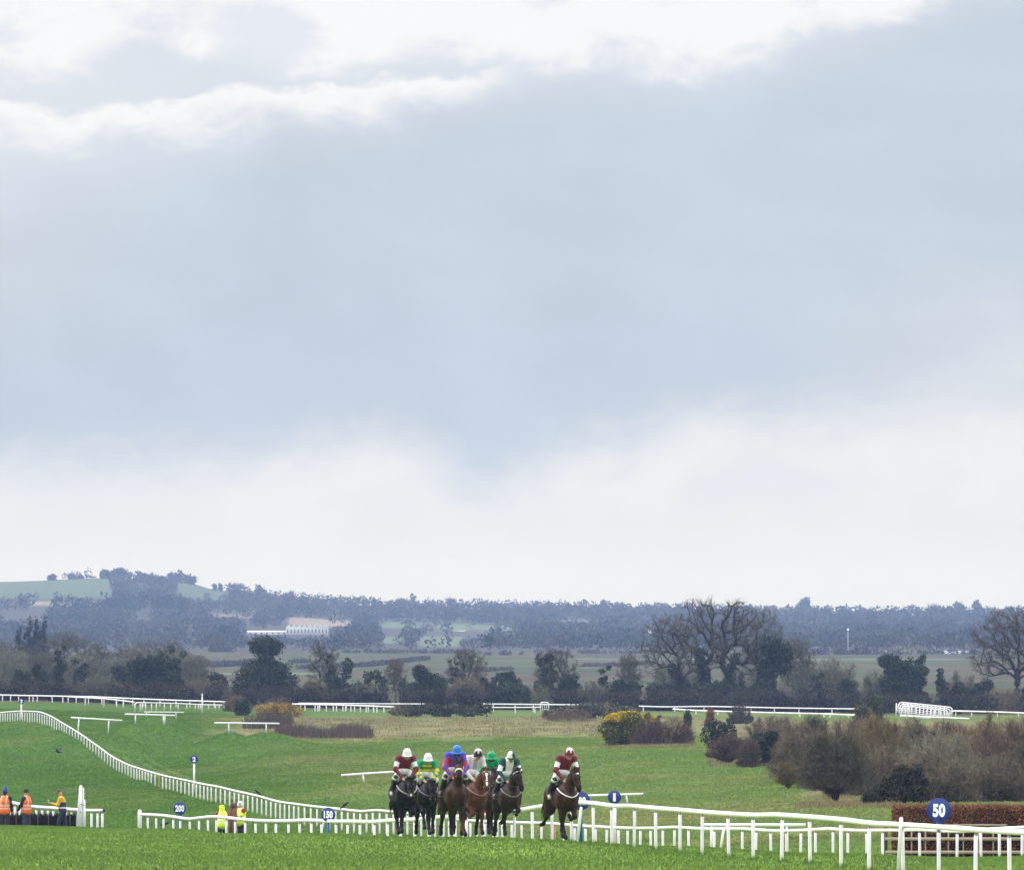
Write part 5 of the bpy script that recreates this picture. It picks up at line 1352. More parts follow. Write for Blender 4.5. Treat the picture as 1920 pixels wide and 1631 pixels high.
def bare_tree(seed, H, W, r0, col=(.085, .072, .058), n_t=210, tw=9, width=.03, trunk_h=.28, lean=(0, 0), bark=(.030, .027, .023), lobes=None):
    """skeleton grown towards points scattered through a rounded crown, thick to thin; twigs on the outer wood"""
    rs = np.random.RandomState(seed); T, Cw = MB(), MB()
    cx = lean[0] * H * .5
    lobes = lobes or [(0, .64, .50, .34), (-.18, .70, .30, .27), (.2, .68, .30, .28), (.02, .82, .30, .17), (-.26, .50, .24, .17), (.27, .48, .24, .17)]
    pts = []
    for lx, lz, lr, lh in lobes:
        n = int(n_t * lr * 1.2); u = rs.normal(0, 1, (n, 3)); u /= np.linalg.norm(u, axis=1)[:, None]
        pts.append(np.array([cx + lx * W, 0, lz * H]) + u * (rs.rand(n, 1) ** .42) * (lr * W, lr * W * .8, lh * H))
    pts = np.concatenate(pts); pts = pts[(pts[:, 2] > H * .2) & (pts[:, 2] < H * .985)]
    th = H * trunk_h; N, par = [], []
    k = 7
    for i in range(k + 1):
        f = i / k; N.append((lean[0] * th * f * (1.1 - .1 * f) + rs.normal(0, .03) * f, lean[1] * th * f, -.25 + (th + .25) * f)); par.append(i - 1)
    dl = np.array([lean[0], lean[1], 1.0]); dl /= np.linalg.norm(dl); G = [dl] * (k + 1)
    top = np.array(N[-1]); order = np.argsort(np.linalg.norm(pts - top, axis=1) + rs.normal(0, .06 * H, len(pts)))
    for q in pts[order]:
        A = np.array(N); dist = np.linalg.norm(A - q, axis=1); dist += np.where(A[:, 2] > q[2] + .04 * H, .12 * H, 0) + np.where(np.arange(len(A)) < k - 2, .35 * H, 0)
        v = q - A; GA = np.array(G); cs = (v * GA).sum(1) / (np.linalg.norm(v, axis=1) + 1e-9); dist = dist * (1 + .75 * (1 - cs))
        j = int(dist.argmin()); a0 = A[j]; L = np.linalg.norm(q - a0)
        if L < .02 * H: continue
        m = max(2, int(L / (.05 * H))); pj = j
        g = A[j] - A[par[j]] if par[j] >= 0 else np.array([0, 0, 1.0]); g = g / (np.linalg.norm(g) + 1e-9)
        for i in range(1, m + 1):
            f = i / m; w = a0 + (q - a0) * f + g * L * .12 * f * (1 - f) * 1.6 + rs.normal(0, .022, 3) * L * (f < 1) - np.array([0, 0, .10 * L * math.sin(math.pi * f)]) * .12
            gg = w - np.array(N[pj]); N.append(tuple(w)); par.append(pj); G.append(gg / (np.linalg.norm(gg) + 1e-9)); pj = len(N) - 1
    N = np.array(N); R = np.zeros(len(N)); ch = [[] for _ in N]
    for i, q in enumerate(par):
        if q >= 0: ch[q].append(i)
    for i in range(len(N) - 1, -1, -1):
        R[i] = max(.0011 * H, (sum(R[c] ** 2.25 for c in ch[i])) ** (1 / 2.25)) if ch[i] else .0011 * H
    R *= r0 / R[k]
    R = np.maximum(R, .0012 * H)
    for i in range(1, k + 1): R[i - 1] = max(R[i - 1], R[k] * (1 + .5 * (1 - (i - 1) / k) ** 2))
    done = set()
    for i in range(len(N)):          # chains of thickest children make the limbs
        for c in ch[i]:
            if c in done: continue
            main = max(ch[i], key=lambda x: R[x])
            if c == main and i != 0 and par[i] >= 0: continue
            chain = [i, c]; done.add(c)
            while ch[chain[-1]]:
                nx = max(ch[chain[-1]], key=lambda x: R[x]); chain.append(nx); done.add(nx)
            rr = R[chain].copy(); rr[0] = min(R[i], R[c] * 1.15)
            T.tube(N[chain], rr, 7 if rr.max() > .1 else (5 if rr.max() > .04 else 3), bark, caps=False)
    thin = np.where((R < .009 * H) & (np.arange(len(N)) > k))[0]
    B = np.repeat(N[thin], tw, 0); n = len(B)
    pa = np.array(par)[thin]; ax = N[thin] - N[pa]; ax /= np.linalg.norm(ax, axis=1)[:, None] + 1e-9; ax = np.repeat(ax, tw, 0)
    B = B - ax * rs.uniform(0, .05, (n, 1)) * H
    out = B - np.array([cx, 0, H * .5]); out /= np.linalg.norm(out, axis=1)[:, None]
    D = ax * .7 + out * .35 + rs.normal(0, .62, (n, 3)); D /= np.linalg.norm(D, axis=1)[:, None]
    L = rs.uniform(.3, 1.0, n) * H * .075
    D2 = D + rs.normal(0, .6, (n, 3)); D2 /= np.linalg.norm(D2, axis=1)[:, None]
    B = np.concatenate([B, B + D * (L * .5)[:, None]]); D = np.concatenate([D, D2]); L = np.concatenate([L, L * .7])
    c = np.array(col) * 1.35 * rs.uniform(.6, 1.4, (len(B), 1)) * (1 + rs.normal(0, .06, (len(B), 3)))
    twigs_from(Cw, B, D, L, np.full(len(B), width * .5) * rs.uniform(.6, 1.3, len(B)), c)
    return T, Cw

def leaf_cloud(mb, lobes, size, pal, seed, dens=2.4, flat=0.0, inner=True):
    rs = np.random.RandomState(seed); pal = np.array(pal)
    for (cx, cy, cz, rx, ry, rz_) in lobes:
        area = 4 * math.pi * ((rx * ry + ry * rz_ + rx * rz_) / 3)
        n = int(dens * area / (size * size)) + 12
        u = rs.normal(0, 1, (n, 3)); u /= np.linalg.norm(u, axis=1)[:, None]
        lump = fbm(u[:, 0] * 3 + cx * 3, u[:, 1] * 3 + u[:, 2] * 4 + cz * 2, seed % 50)
        rr = (rs.uniform(.5, 1.0, n) ** .5) * (.52 + .95 * lump)
        p = np.array([cx, cy, cz]) + u * rr[:, None] * (rx, ry, rz_) + rs.normal(0, size * .35, (n, 3))
        a = u * .6 + rs.normal(0, .9, (n, 3)); a /= np.linalg.norm(a, axis=1)[:, None]
        b = np.cross(a, rs.normal(0, 1, (n, 3))); b /= np.linalg.norm(b, axis=1)[:, None]; c = np.cross(a, b)
        s = size * rs.uniform(.35, .75, n)[:, None]
        V = np.stack([p - b * s, p + c * s * .7, p + b * s, p - c * s * .7], 1).reshape(-1, 3)
        k = rs.choice(len(pal), n) if len(pal) > 1 else np.zeros(n, int)
        tone = fbm(p[:, 0] / (size * 5), p[:, 2] / (size * 4) + p[:, 1] / (size * 5), seed % 37 + 3)
        col = pal[k] * (.45 + 1.1 * tone[:, None]) * rs.uniform(.75, 1.25, (n, 1))
        mb.add(V, np.arange(4 * n).reshape(-1, 4), np.repeat(col, 4, 0))

EVER = [(.022, .036, .016), (.016, .028, .014), (.030, .042, .020), (.012, .020, .012)]
IVY = [(.022, .034, .017), (.030, .044, .020), (.014, .022, .013)]
OLIVE = [(.075, .075, .022), (.05, .058, .02), (.10, .085, .025)]
def blob_lobes(rs, W, H, n, low=0.0, top=.75):
    L = []
    for i in range(n):
        f = (i + rs.rand()) / n; z = H * (low + (1 - low) * f)
        k = 1 - abs(f - .38) * 1.05
        r = max(.18, .42 * k) * W * rs.uniform(.75, 1.1)
        L.append((rs.uniform(-1, 1) * (W / 2 - r * .8) * .9, rs.uniform(-.6, .6) * W / 4, min(z, H - r * top), r, r * .9, r * rs.uniform(.7, 1.0)))
    return L

GRP_H = 'trees and bushes of the hedgerow behind the course'
def place(x, top, d, name, label, cat, group):
    g = GP(x, d); H = P(x, top, d)[2] - g[2]
    t = empty(name, g); tag(t, label, cat, group)
    return t, H
def evergreen(x, top, w, d, label, seed, pal=EVER, size=None, name='evergreen_tree', cat='tree', group=GRP_H, n=9, shape=None, low=.02):
    t, H = place(x, top, d, name, label, cat, group); W = w * d / F; size = size or d * 2.6e-4; rs = np.random.RandomState(seed)
    mb = MB(); mb.tube([(0, 0, -.3), (rs.normal(0, .1), 0, H * .4), (rs.normal(0, .2), 0, H * .8)], [W * .05 + .06, W * .04 + .04, .03], 7, (.04, .034, .028)); mb.build('trunk', M['bark'], t)
    L = [(a * W, b * W, c * H, rx * W, rx * W * .85, rz_ * H) for a, b, c, rx, rz_ in shape] if shape else blob_lobes(rs, W, H, n, low)
    mb = MB(); leaf_cloud(mb, L, size, pal, seed); mb.build('crown', M['leaf'], t)
    # a few twigs poking out of the outline
    return t, H
def conifer(x, top, w, d, label, seed, group=GRP_H, pal=[(.018, .030, .022), (.012, .022, .016)]):
    t, H = place(x, top, d, 'conifer_tree', label, 'tree', group); W = w * d / F; rs = np.random.RandomState(seed)
    mb = MB(); mb.tube([(0, 0, -.3), (0, 0, H * .97)], [.22, .03], 6, (.04, .034, .03)); mb.build('trunk', M['bark'], t)
    L = []
    for i in range(11):
        f = i / 10; r = W * .5 * (1 - f) ** .8 * rs.uniform(.8, 1.15) + .12
        L.append((rs.normal(0, .08) * W, rs.normal(0, .1), H * (.12 + .86 * f), r, r, H * .075))
    mb = MB(); leaf_cloud(mb, L, d * 2.4e-4, pal, seed, 2.2); mb.build('crown', M['leaf'], t)
_bare = {}
def bare(x, top, w, d, label, seed, col=(.085, .072, .058), r0=.2, group=GRP_H, ivy=None, lean=(0, 0), n_t=200, tw=9, trunk_h=.28, wd=None, lobes=None):
    t, H = place(x, top, d, 'bare_tree', label, 'tree', group); W = w * d / F
    T, C = bare_tree(seed, H, W, r0, col, n_t, tw, wd or d * 2.8e-5, trunk_h, lean, lobes=lobes)
    T.build('trunk', M['bark'], t); C.build('crown', M['twig'], t)
    if ivy:
        mb = MB(); rs = np.random.RandomState(seed + 1); L = []
        for i in range(8):
            f = i / 7; L.append((lean[0] * H * ivy[0] * f + rs.normal(0, .1), 0, H * ivy[0] * f, ivy[1] * (1 - .45 * f) * rs.uniform(.8, 1.2), ivy[1] * (1 - .45 * f), H * ivy[0] * .11))
        leaf_cloud(mb, L, d * 2.2e-4, IVY, seed); mb.build('ivy', M['leaf'], t)
    return t
def bare_copy(src, x, d, label, s=1.0, rz=0.0, group=GRP_H):
    c = copy_tree(src); g = GP(x, d); c.location = tuple(g); c.scale = (s if not isinstance(s, tuple) else s[0],) * 2 + (s if not isinstance(s, tuple) else s[1],); c.rotation_euler = (0, 0, rz)
    tag(c, label, 'tree', group); return c
def scrub(x, top, w, d, label, seed, col=(.085, .062, .055), name='bare_shrub', cat='shrub', group='shrubs of the bare thicket', stems=26, tw=5200, width=None, fan=.9, evergreen_low=0, pal=EVER, stem_col=(.15, .125, .105), single=0):
    t, H = place(x, top, d, name, label, cat, group); W = w * d / F; rs = np.random.RandomState(seed); width = width or d * 4.6e-5
    ms, mt = MB(), MB(); B, D, L = [], [], []
    for i in range(stems):
        a = rs.uniform(0, 2 * math.pi); rr = math.sqrt(rs.rand()); se = rs.uniform(.06 if not single else .16, 1.0); ce = math.sqrt(1 - se * se); q_ = rs.uniform(.62, 1.0); q_ *= 1.0 + .16 * (rs.rand() < .3); ex = np.array([math.cos(a) * ce * W * .52 * q_, math.sin(a) * ce * W * .42 * q_, H * se ** .8 * (.78 + .22 * q_) * rs.uniform(.82, 1.0)])
        b0 = np.array([ex[0] * .5 * (1 - single), ex[1] * .5 * (1 - single), 0])
        if single: mid = np.array([ex[0] * .14, ex[1] * .14, min(H * .2, ex[2] * .6)])
        else: mid = b0 + (ex - b0) * .4 + np.array([ex[0] * .10 * fan, ex[1] * .1 * fan, H * .05])
        m2 = mid + (ex - mid) * .55 + rs.normal(0, .03 * W, 3)
        pts = np.array([b0 - (0, 0, .1), mid, m2, ex]); s = np.linspace(0, 1, 8); 
        curve_ = np.stack([np.interp(s, [0, .35, .68, 1], pts[:, j]) for j in range(3)], 1)
        r = .0135 * H + .006
        ms.tube(curve_, np.linspace(r * (1.8 if single else 1), r * .25, 8), 4, np.array(stem_col) * rs.uniform(.7, 1.3), caps=False)
        n = tw // stems; tt = rs.uniform(.22, 1, n); bp = np.stack([np.interp(tt, s, curve_[:, j]) for j in range(3)], 1)
        ax = curve_[-1] - curve_[2]; ax = ax / np.linalg.norm(ax)
        dv = ax * .8 + rs.normal(0, .65, (n, 3)); dv /= np.linalg.norm(dv, axis=1)[:, None]; ll = rs.uniform(.3, 1, n) * H * .17
        dv2 = dv + rs.normal(0, .6, (n, 3)); dv2 /= np.linalg.norm(dv2, axis=1)[:, None]
        B += [bp, bp + dv * (ll * .4)[:, None]]; D += [dv, dv2]; L += [ll, ll * .7]
    n = int(tw * 1.1); u = rs.normal(0, 1, (n, 3)); u[:, 2] = np.abs(u[:, 2]); u /= np.linalg.norm(u, axis=1)[:, None]
    lump = fbm(u[:, 0] * 2.5 + seed, u[:, 2] * 2.5 + u[:, 1] * 2.0, seed % 41)
    q_ = (rs.rand(n) ** .38) * (.48 + .82 * lump); zf = .12 + .86 * u[:, 2] if single else u[:, 2]
    p_ = np.stack([u[:, 0] * W * .52 * q_, u[:, 1] * W * .42 * q_, np.maximum(.02, zf * q_ if not single else .16 + (zf - .1) * q_ * .92) * H], 1)
    p_[:, 2] = np.minimum(p_[:, 2], H * rs.uniform(.78, .95, n))
    dv = u * .55 + rs.normal(0, .5, (n, 3)) + (0, 0, .55); dv /= np.linalg.norm(dv, axis=1)[:, None]
    B.append(p_); D.append(dv); L.append(rs.uniform(.25, .9, n) * H * .13)
    B, D, L = np.concatenate(B), np.concatenate(D), np.concatenate(L)
    c = np.array(col) * 1.75 * rs.uniform(.5, 1.5, (len(B), 1)) * (1 + rs.normal(0, .07, (len(B), 3)))
    twigs_from(mt, B, D, L, width * .5 * rs.uniform(.6, 1.4, len(B)), c)
    ms.build('stems', M['bark'], t); mt.build('twigs', M['twig'], t)
    if evergreen_low:
        mb = MB(); leaf_cloud(mb, blob_lobes(rs, W * .8, H * evergreen_low, 6, .02), d * 2.6e-4, pal, seed + 5); mb.build('foliage', M['leaf'], t)
    return t, H

# ---- hedgerow, from the left edge to the right (about one kilometre away)
D0 = 1040
GREYT, BROWNT, WARM = (.092, .084, .070), (.084, .070, .056), (.098, .074, .056)
g1 = bare(-8, 1196, 100, 1150, 'bare grey tree cut by the left edge above the far rail', 11, GREYT)
g2 = bare(34, 1204, 110, 1140, 'bare grey-brown tree below the four dark conifers', 12, BROWNT)
g3 = bare(122, 1178, 120, 1160, 'tallest bare tree right of the four dark conifers', 13, GREYT)
bare_copy(g1, 182, 1130, 'pale bare tree between the two ivy columns and the round evergreen, nearer the columns', .95, 1.3)
bare_copy(g2, 232, 1150, 'brownish bare tree over the grey quarry gap', .98, 2.2)
bare_copy(g3, 276, 1170, 'bare tree directly behind the big round evergreen', .86, 3.0)
bare_copy(g1, 322, 1160, 'bare tree behind the tall side of the round evergreen', 1.02, 4.0)
bare_copy(g2, 366, 1140, 'last bare tree before the open moor begins', .86, 5.1)
bare_copy(g3, 76, 1110, 'low bare tree in front of the conifers', .66, 1.9)
MIST = (.105, .096, .082)
scrub(10, 1212, 150, 1120, 'broad grey mass of bare branches at the left edge behind the scrub', 190, MIST, group=GRP_H, tw=9000, stems=40)
scrub(150, 1216, 150, 1125, 'broad grey mass of bare branches behind the ivy columns', 191, MIST, group=GRP_H, tw=9000, stems=40)
scrub(255, 1208, 140, 1130, 'broad grey mass of bare branches left of and behind the round evergreen', 192, MIST, group=GRP_H, tw=9000, stems=40)
scrub(352, 1218, 120, 1125, 'grey mass of bare branches ending at the open moor', 193, MIST, group=GRP_H, tw=8000, stems=40)
for i, (x, top, w) in enumerate(((38, 1178, 22), (57, 1158, 24), (70, 1161, 24), (84, 1159, 26))):
    conifer(x, top, w * 1.25, 1500, ('short conifer, lowest of the four dark conifers at the left', 'pointed conifer next right of the short one', 'pointed conifer in the middle of the tall trio at the left', 'rightmost of the four dark conifers at the left')[i], 40 + i)
evergreen(42, 1256, 46, 1030, 'low dark ivy clump near the left edge behind the far rail', 51, IVY)
evergreen(80, 1246, 40, 1025, 'dark bush just left of the tall ivy column', 52)
evergreen(112, 1211, 30, 1030, 'tall narrow ivy-clad column, left of the pair', 53, IVY, n=11)
evergreen(150, 1236, 34, 1025, 'shorter ivy-clad column leaning right, right of the pair', 54, IVY, n=10)
evergreen(218, 1247, 44, 1025, 'dark bush between the ivy columns and the big round evergreen', 55)
evergreen(280, 1229, 92, 1030, 'big round dark evergreen behind the hooped rail', 56, n=13)
evergreen(332, 1212, 44, 1060, 'dark upright evergreen rising from the shoulder of the big round one', 57, IVY)
scrub(180, 1262, 120, 1018, 'grey twiggy scrub between the ivy columns and the far rail', 60, GREYT, group=GRP_H, tw=4200)
scrub(385, 1268, 110, 1018, 'reddish twiggy scrub right of the big round evergreen', 61, WARM, group=GRP_H, tw=4200)
scrub(15, 1276, 90, 1016, 'brown scrub at the left edge above the far rail', 62, WARM, group=GRP_H, tw=3600)
evergreen(497, 1191, 132, 1030, 'largest evergreen, a broad skirt with a round top like a mushroom', 63, shape=[(0, 0, .86, .20, .13), (-.08, .05, .84, .17, .11), (.10, 0, .82, .16, .12), (.0, 0, .68, .13, .12), (-.05, 0, .52, .27, .15), (.12, 0, .50, .25, .15), (-.22, 0, .34, .25, .17), (.22, 0, .32, .27, .17), (.02, -.1, .36, .3, .2), (-.32, 0, .15, .24, .15), (.36, 0, .14, .24, .14), (0, -.1, .14, .34, .16)])
evergreen(415, 1262, 56, 1028, 'dark bush left of the mushroom-shaped evergreen', 64)
evergreen(596, 1277, 58, 1015, 'olive yellow bush right of the mushroom-shaped evergreen', 65, OLIVE, name='olive_bush', cat='bush', n=8)
t1 = bare(600, 1196, 52, 1045, 'slender bare tree with a clear trunk above the olive bush', 66, GREYT, .13, trunk_h=.5, n_t=110, tw=7)
bare_copy(t1, 622, 1060, 'second slender bare tree just right of the clear-trunked one', .88, 2.4)
evergreen(620, 1226, 24, 1035, 'thin ivy stem rising beside the slender bare trees', 67, IVY, n=9)
evergreen(644, 1234, 30, 1035, 'ivy-topped trunk leaning right past the slender bare trees', 68, IVY, shape=[(.30, 0, .86, .38, .14), (.22, 0, .68, .32, .12), (-.1, 0, .45, .30, .13), (-.3, 0, .22, .36, .16)])
evergreen(642, 1268, 62, 1020, 'dark bush under the ivy-topped leaning trunk', 69)
evergreen(704, 1258, 44, 1028, 'arched dark evergreen bending over to the right', 70, IVY, shape=[(-.28, 0, .84, .24, .14), (.02, 0, .90, .24, .12), (.26, 0, .72, .22, .15), (.34, 0, .5, .2, .15), (-.3, 0, .62, .18, .12), (-.3, 0, .25, .22, .2), (.3, 0, .25, .25, .2)])
scrub(680, 1275, 100, 1016, 'grey scrub between the dark bush and the arched evergreen', 71, BROWNT, group=GRP_H, tw=3800)
evergreen(766, 1280, 50, 1022, 'small dark bush left of the rounded evergreen with the spire trio', 72)
evergreen(806, 1249, 70, 1030, 'rounded dark evergreen left of the three ivy spires', 73, n=11)
for i, (x, top) in enumerate(((847, 1234), (857.5, 1231), (868, 1237))):
    evergreen(x, top, 13, 1060, ('left one of three thin ivy spires in a row', 'middle and tallest of three thin ivy spires in a row', 'right one of three thin ivy spires in a row')[i], 74 + i, IVY, n=9)
g4 = bare(874, 1212, 80, 1075, 'warm brown bare tree behind the three ivy spires', 77, WARM, .15)
bare_copy(g4, 742, 1090, 'thin brown bare tree above the arched evergreen', .8, 2.0)
scrub(872, 1262, 90, 1018, 'pinkish brown scrub right of the three ivy spires', 78, WARM, group=GRP_H, tw=4200)
evergreen(948, 1258, 66, 1026, 'domed dark evergreen right of the pinkish scrub', 79, n=10)
evergreen(918, 1272, 46, 1020, 'dark low bush at the foot of the domed evergreen', 80)
evergreen(960, 1288, 110, 1012, 'flat-topped dark hedge bush behind the little square gate', 81)
evergreen(1024, 1224, 58, 1034, 'tall ivy tree with a forked top near the middle', 82, [(.03, .04, .016), (.045, .055, .02), (.018, .028, .014)], shape=[(-.24, 0, .88, .12, .11), (.10, 0, .92, .17, .09), (0, 0, .76, .26, .12), (.1, 0, .58, .30, .14), (-.1, 0, .40, .34, .15), (.1, 0, .2, .42, .18)])
g5 = bare(1040, 1212, 90, 1080, 'bare brown tree around the fork-topped ivy tree', 83, BROWNT, .15)
evergreen(1074, 1264, 62, 1024, 'dark rounded bush right of the fork-topped ivy tree', 84)
scrub(1015, 1284, 46, 1010, 'pale olive scrub at the foot of the fork-topped ivy tree', 85, (.10, .095, .055), group=GRP_H, tw=2400)
evergreen(1134, 1248, 28, 1034, 'narrow ivy column left of the tall bare group', 86, IVY)
scrub(1112, 1272, 84, 1016, 'grey scrub below the narrow ivy column', 87, GREYT, group=GRP_H, tw=4200)
evergreen(1172, 1276, 70, 1018, 'dark glossy bush left of the leaning bare tree', 88)
bare_copy(g5, 1180, 1075, 'pale bare tree left of the leaning bare tree', .92, 4.4)
# the tall bare group
bare(1306, 1142, 118, 1030, 'bare tree leaning left with an ivy-clad lower trunk, left of the tall pair', 90, (.088, .078, .065), .30, ivy=(.42, 1.2), lean=(-.55, 0), n_t=210, tw=6)
bare(1328, 1113, 104, 1034, 'tallest bare tree, its trunk thick with ivy, in the middle group', 91, (.085, .075, .062), .34, ivy=(.48, 1.35), lean=(-.14, 0), n_t=210, tw=6, trunk_h=.36)
bare(1344, 1120, 96, 1030, 'tall bare tree with a right-leaning ivied trunk beside the tallest', 92, (.085, .075, .062), .30, ivy=(.45, .95), lean=(.34, 0), n_t=210, tw=6, trunk_h=.36)
bare(1414, 1130, 96, 1036, 'fine-branched bare tree behind the dense ivy crown', 93, (.10, .092, .082), .2, lean=(.12, 0), n_t=210, tw=6, trunk_h=.36)
evergreen(1448, 1193, 70, 1030, 'dense dark ivy crown on its own trunk right of the tall bare trees', 94, shape=[(.0, 0, .86, .34, .14), (.20, 0, .78, .36, .14), (-.16, 0, .74, .36, .16), (.28, 0, .62, .28, .12), (-.10, 0, .58, .36, .14), (-.18, 0, .38, .30, .15), (-.2, 0, .2, .36, .18), (.1, 0, .12, .38, .14)])
evergreen(1382, 1258, 30, 1024, 'forked ivy stump between the tall bare trees and the dense crown', 95, IVY, shape=[(-.25, 0, .8, .16, .2), (.28, 0, .78, .2, .2), (-.2, 0, .5, .2, .2), (.2, 0, .5, .22, .2), (0, 0, .2, .4, .25)])
evergreen(1240, 1282, 76, 1020, 'dark ivy undergrowth under the left-leaning bare tree', 96, IVY)
evergreen(1330, 1280, 84, 1018, 'dark undergrowth at the foot of the tallest bare tree', 97, IVY)
evergreen(1412, 1290, 80, 1016, 'dark undergrowth at the foot of the dense ivy crown', 98, IVY)
scrub(1270, 1232, 110, 1050, 'grey scrub filling the space behind the leaning bare tree', 99, GREYT, group=GRP_H, tw=5200)
scrub(1395, 1240, 120, 1060, 'pale scrub behind the forked ivy stump', 100, GREYT, group=GRP_H, tw=5200)
scrub(1500, 1236, 100, 1050, 'pale grey scrub right of the dense ivy crown', 101, (.115, .105, .092), group=GRP_H, tw=5600)
g6 = bare(1492, 1190, 74, 1050, 'small spreading bare tree right of the dense ivy crown', 102, GREYT, .14)
evergreen(1538, 1262, 30, 1026, 'slim dark ivy bush in the pale scrub', 103, IVY)
evergreen(1514, 1292, 50, 1018, 'low dark bush left of the boxy evergreen', 104)
scrub(1560, 1226, 110, 1052, 'pale grey scrub above the boxy evergreen', 105, (.115, .105, .092), group=GRP_H, tw=5600)
evergreen(1590, 1272, 52, 1020, 'boxy round dark evergreen right of the pale scrub', 106)
evergreen(1686, 1228, 92, 1034, 'broad dark evergreen behind the hurdle frames', 107, IVY, n=13)
evergreen(1722, 1226, 40, 1040, 'upright right-hand top of the broad dark evergreen clump', 108, IVY)
scrub(1642, 1250, 80, 1040, 'grey scrub left of the broad dark evergreen', 109, GREYT, group=GRP_H, tw=4600)
evergreen(1768, 1254, 34, 1030, 'dark ivy bush leaning right of the broad evergreen', 110, IVY)
evergreen(1788, 1278, 40, 1022, 'low dark bush behind the right end of the hurdle frames', 111)
scrub(1800, 1256, 90, 1044, 'grey scrub before the right-hand bare oak', 112, GREYT, group=GRP_H, tw=4600)
evergreen(1836, 1274, 64, 1022, 'dark rounded evergreen under the right-hand bare oak', 113)
bare(1908, 1134, 190, 1030, 'broad bare oak at the right edge with low spreading limbs', 114, (.085, .066, .058), .42, lean=(-.05, 0), n_t=330, tw=8, trunk_h=.26)
scrub(1880, 1286, 110, 1012, 'rusty scrub at the foot of the right-hand bare oak', 115, WARM, group=GRP_H, tw=4200)
evergreen(1930, 1290, 60, 1024, 'dark bush at the right edge under the bare oak', 116)
# undergrowth that ties the hedgerow together
UG = ((-40, 110, 'under the brown scrub at the left edge'), (110, 250, 'between the ivy columns and the round evergreen'), (250, 420, 'at the foot of the big round evergreen'), (420, 600, 'at the foot of the mushroom-shaped evergreen'), (600, 780, 'under the arched evergreen'), (780, 960, 'under the three ivy spires'), (960, 1130, 'behind the little square gate'), (1130, 1290, 'left of the tall bare group'), (1290, 1480, 'under the tall bare group'), (1480, 1650, 'under the pale grey scrub'), (1650, 1800, 'behind the hurdle frames'), (1800, 1960, 'under the right-hand oak'))
for i, (xa, xb, lab) in enumerate(UG):
    rs = np.random.RandomState(200 + i); g = GP((xa + xb) / 2, 1012); t = empty('hedge', g); tag(t, 'low dark stretch of hedge ' + lab, 'hedge', 'stretches of the dark hedge behind the far rails')
    mb, mt = MB(), MB(); L = []; Wm = (xb - xa) * 1012 / F
    for k in range(int(Wm / 1.1)):
        r = rs.uniform(.8, 1.5); L.append((rs.uniform(-Wm / 2, Wm / 2), rs.uniform(-.6, .8), rs.uniform(.2, 1.5), r, r, r * rs.uniform(.7, 1.1)))
    leaf_cloud(mb, L, .30, [(.016, .022, .014), (.024, .026, .018), (.032, .024, .02), (.045, .032, .026)], 300 + i, 1.6); mb.build('foliage', M['leaf'], t)
    n = 1600; B = np.stack([rs.uniform(-Wm / 2, Wm / 2, n), rs.uniform(-1, 1, n), rs.uniform(.2, 2.4, n)], 1); D = rs.normal(0, .6, (n, 3)) + (0, 0, .6); D /= np.linalg.norm(D, axis=1)[:, None]
    twigs_from(mt, B, D, rs.uniform(.4, 1.2, n), np.full(n, .02), np.array((.08, .058, .05)) * rs.uniform(.5, 1.4, (n, 1))); mt.build('twigs', M['twig'], t)

# ---- shrubs inside the course
GM = 'shrubs on the rough ground inside the course'
scrub(447, 1300, 60, 925, 'greyish pink twiggy shrub at the right end of the hooped rail', 120, (.10, .07, .062), group=GM, tw=3000)
scrub(520, 1304, 76, 930, 'reddish twiggy shrub behind the mustard shrub', 121, (.085, .060, .050), group=GM, tw=3200)
evergreen(455, 1311, 30, 890, 'small dark green bush left of the mustard shrub', 122, name='dark_bush', cat='bush', group=GM)
evergreen(523, 1316, 86, 885, 'mustard yellow dome-shaped shrub before the far rail', 123, [(.32, .215, .05), (.27, .175, .045), (.36, .245, .05)], .16, 'mustard_shrub', 'shrub', GM, shape=[(-.34, 0, .4, .18, .42), (-.12, 0, .5, .22, .46), (.12, 0, .52, .22, .46), (.34, 0, .4, .18, .42)])
evergreen(838, 1316, 176, 895, 'long low dark hedge bush in front of the middle far rail', 124, [(.045, .060, .024), (.055, .050, .030), (.032, .045, .020)], name='low_bush', cat='bush', group=GM, shape=[(-.4 + .1 * i, 0, .35 + .1 * ((i * 7) % 3), .085, .4) for i in range(9)])
scrub(760, 1318, 70, 900, 'brown twiggy shrub at the left end of the long low hedge bush', 125, (.085, .055, .045), group=GM, tw=2400)
evergreen(1110, 1316, 190, 880, 'grey-green heathery mound right of the little square gate', 126, [(.085, .088, .058), (.10, .085, .062), (.07, .075, .045)], name='heather_mound', cat='shrub', group=GM, shape=[(-.36, 0, .25, .14, .3), (-.2, 0, .4, .15, .4), (-.02, 0, .55, .16, .45), (.16, 0, .5, .16, .45), (.34, 0, .35, .14, .35)])
scrub(1070, 1328, 110, 850, 'red-brown low scrub in front of the heathery mound', 127, (.10, .062, .055), group=GM, tw=3000)
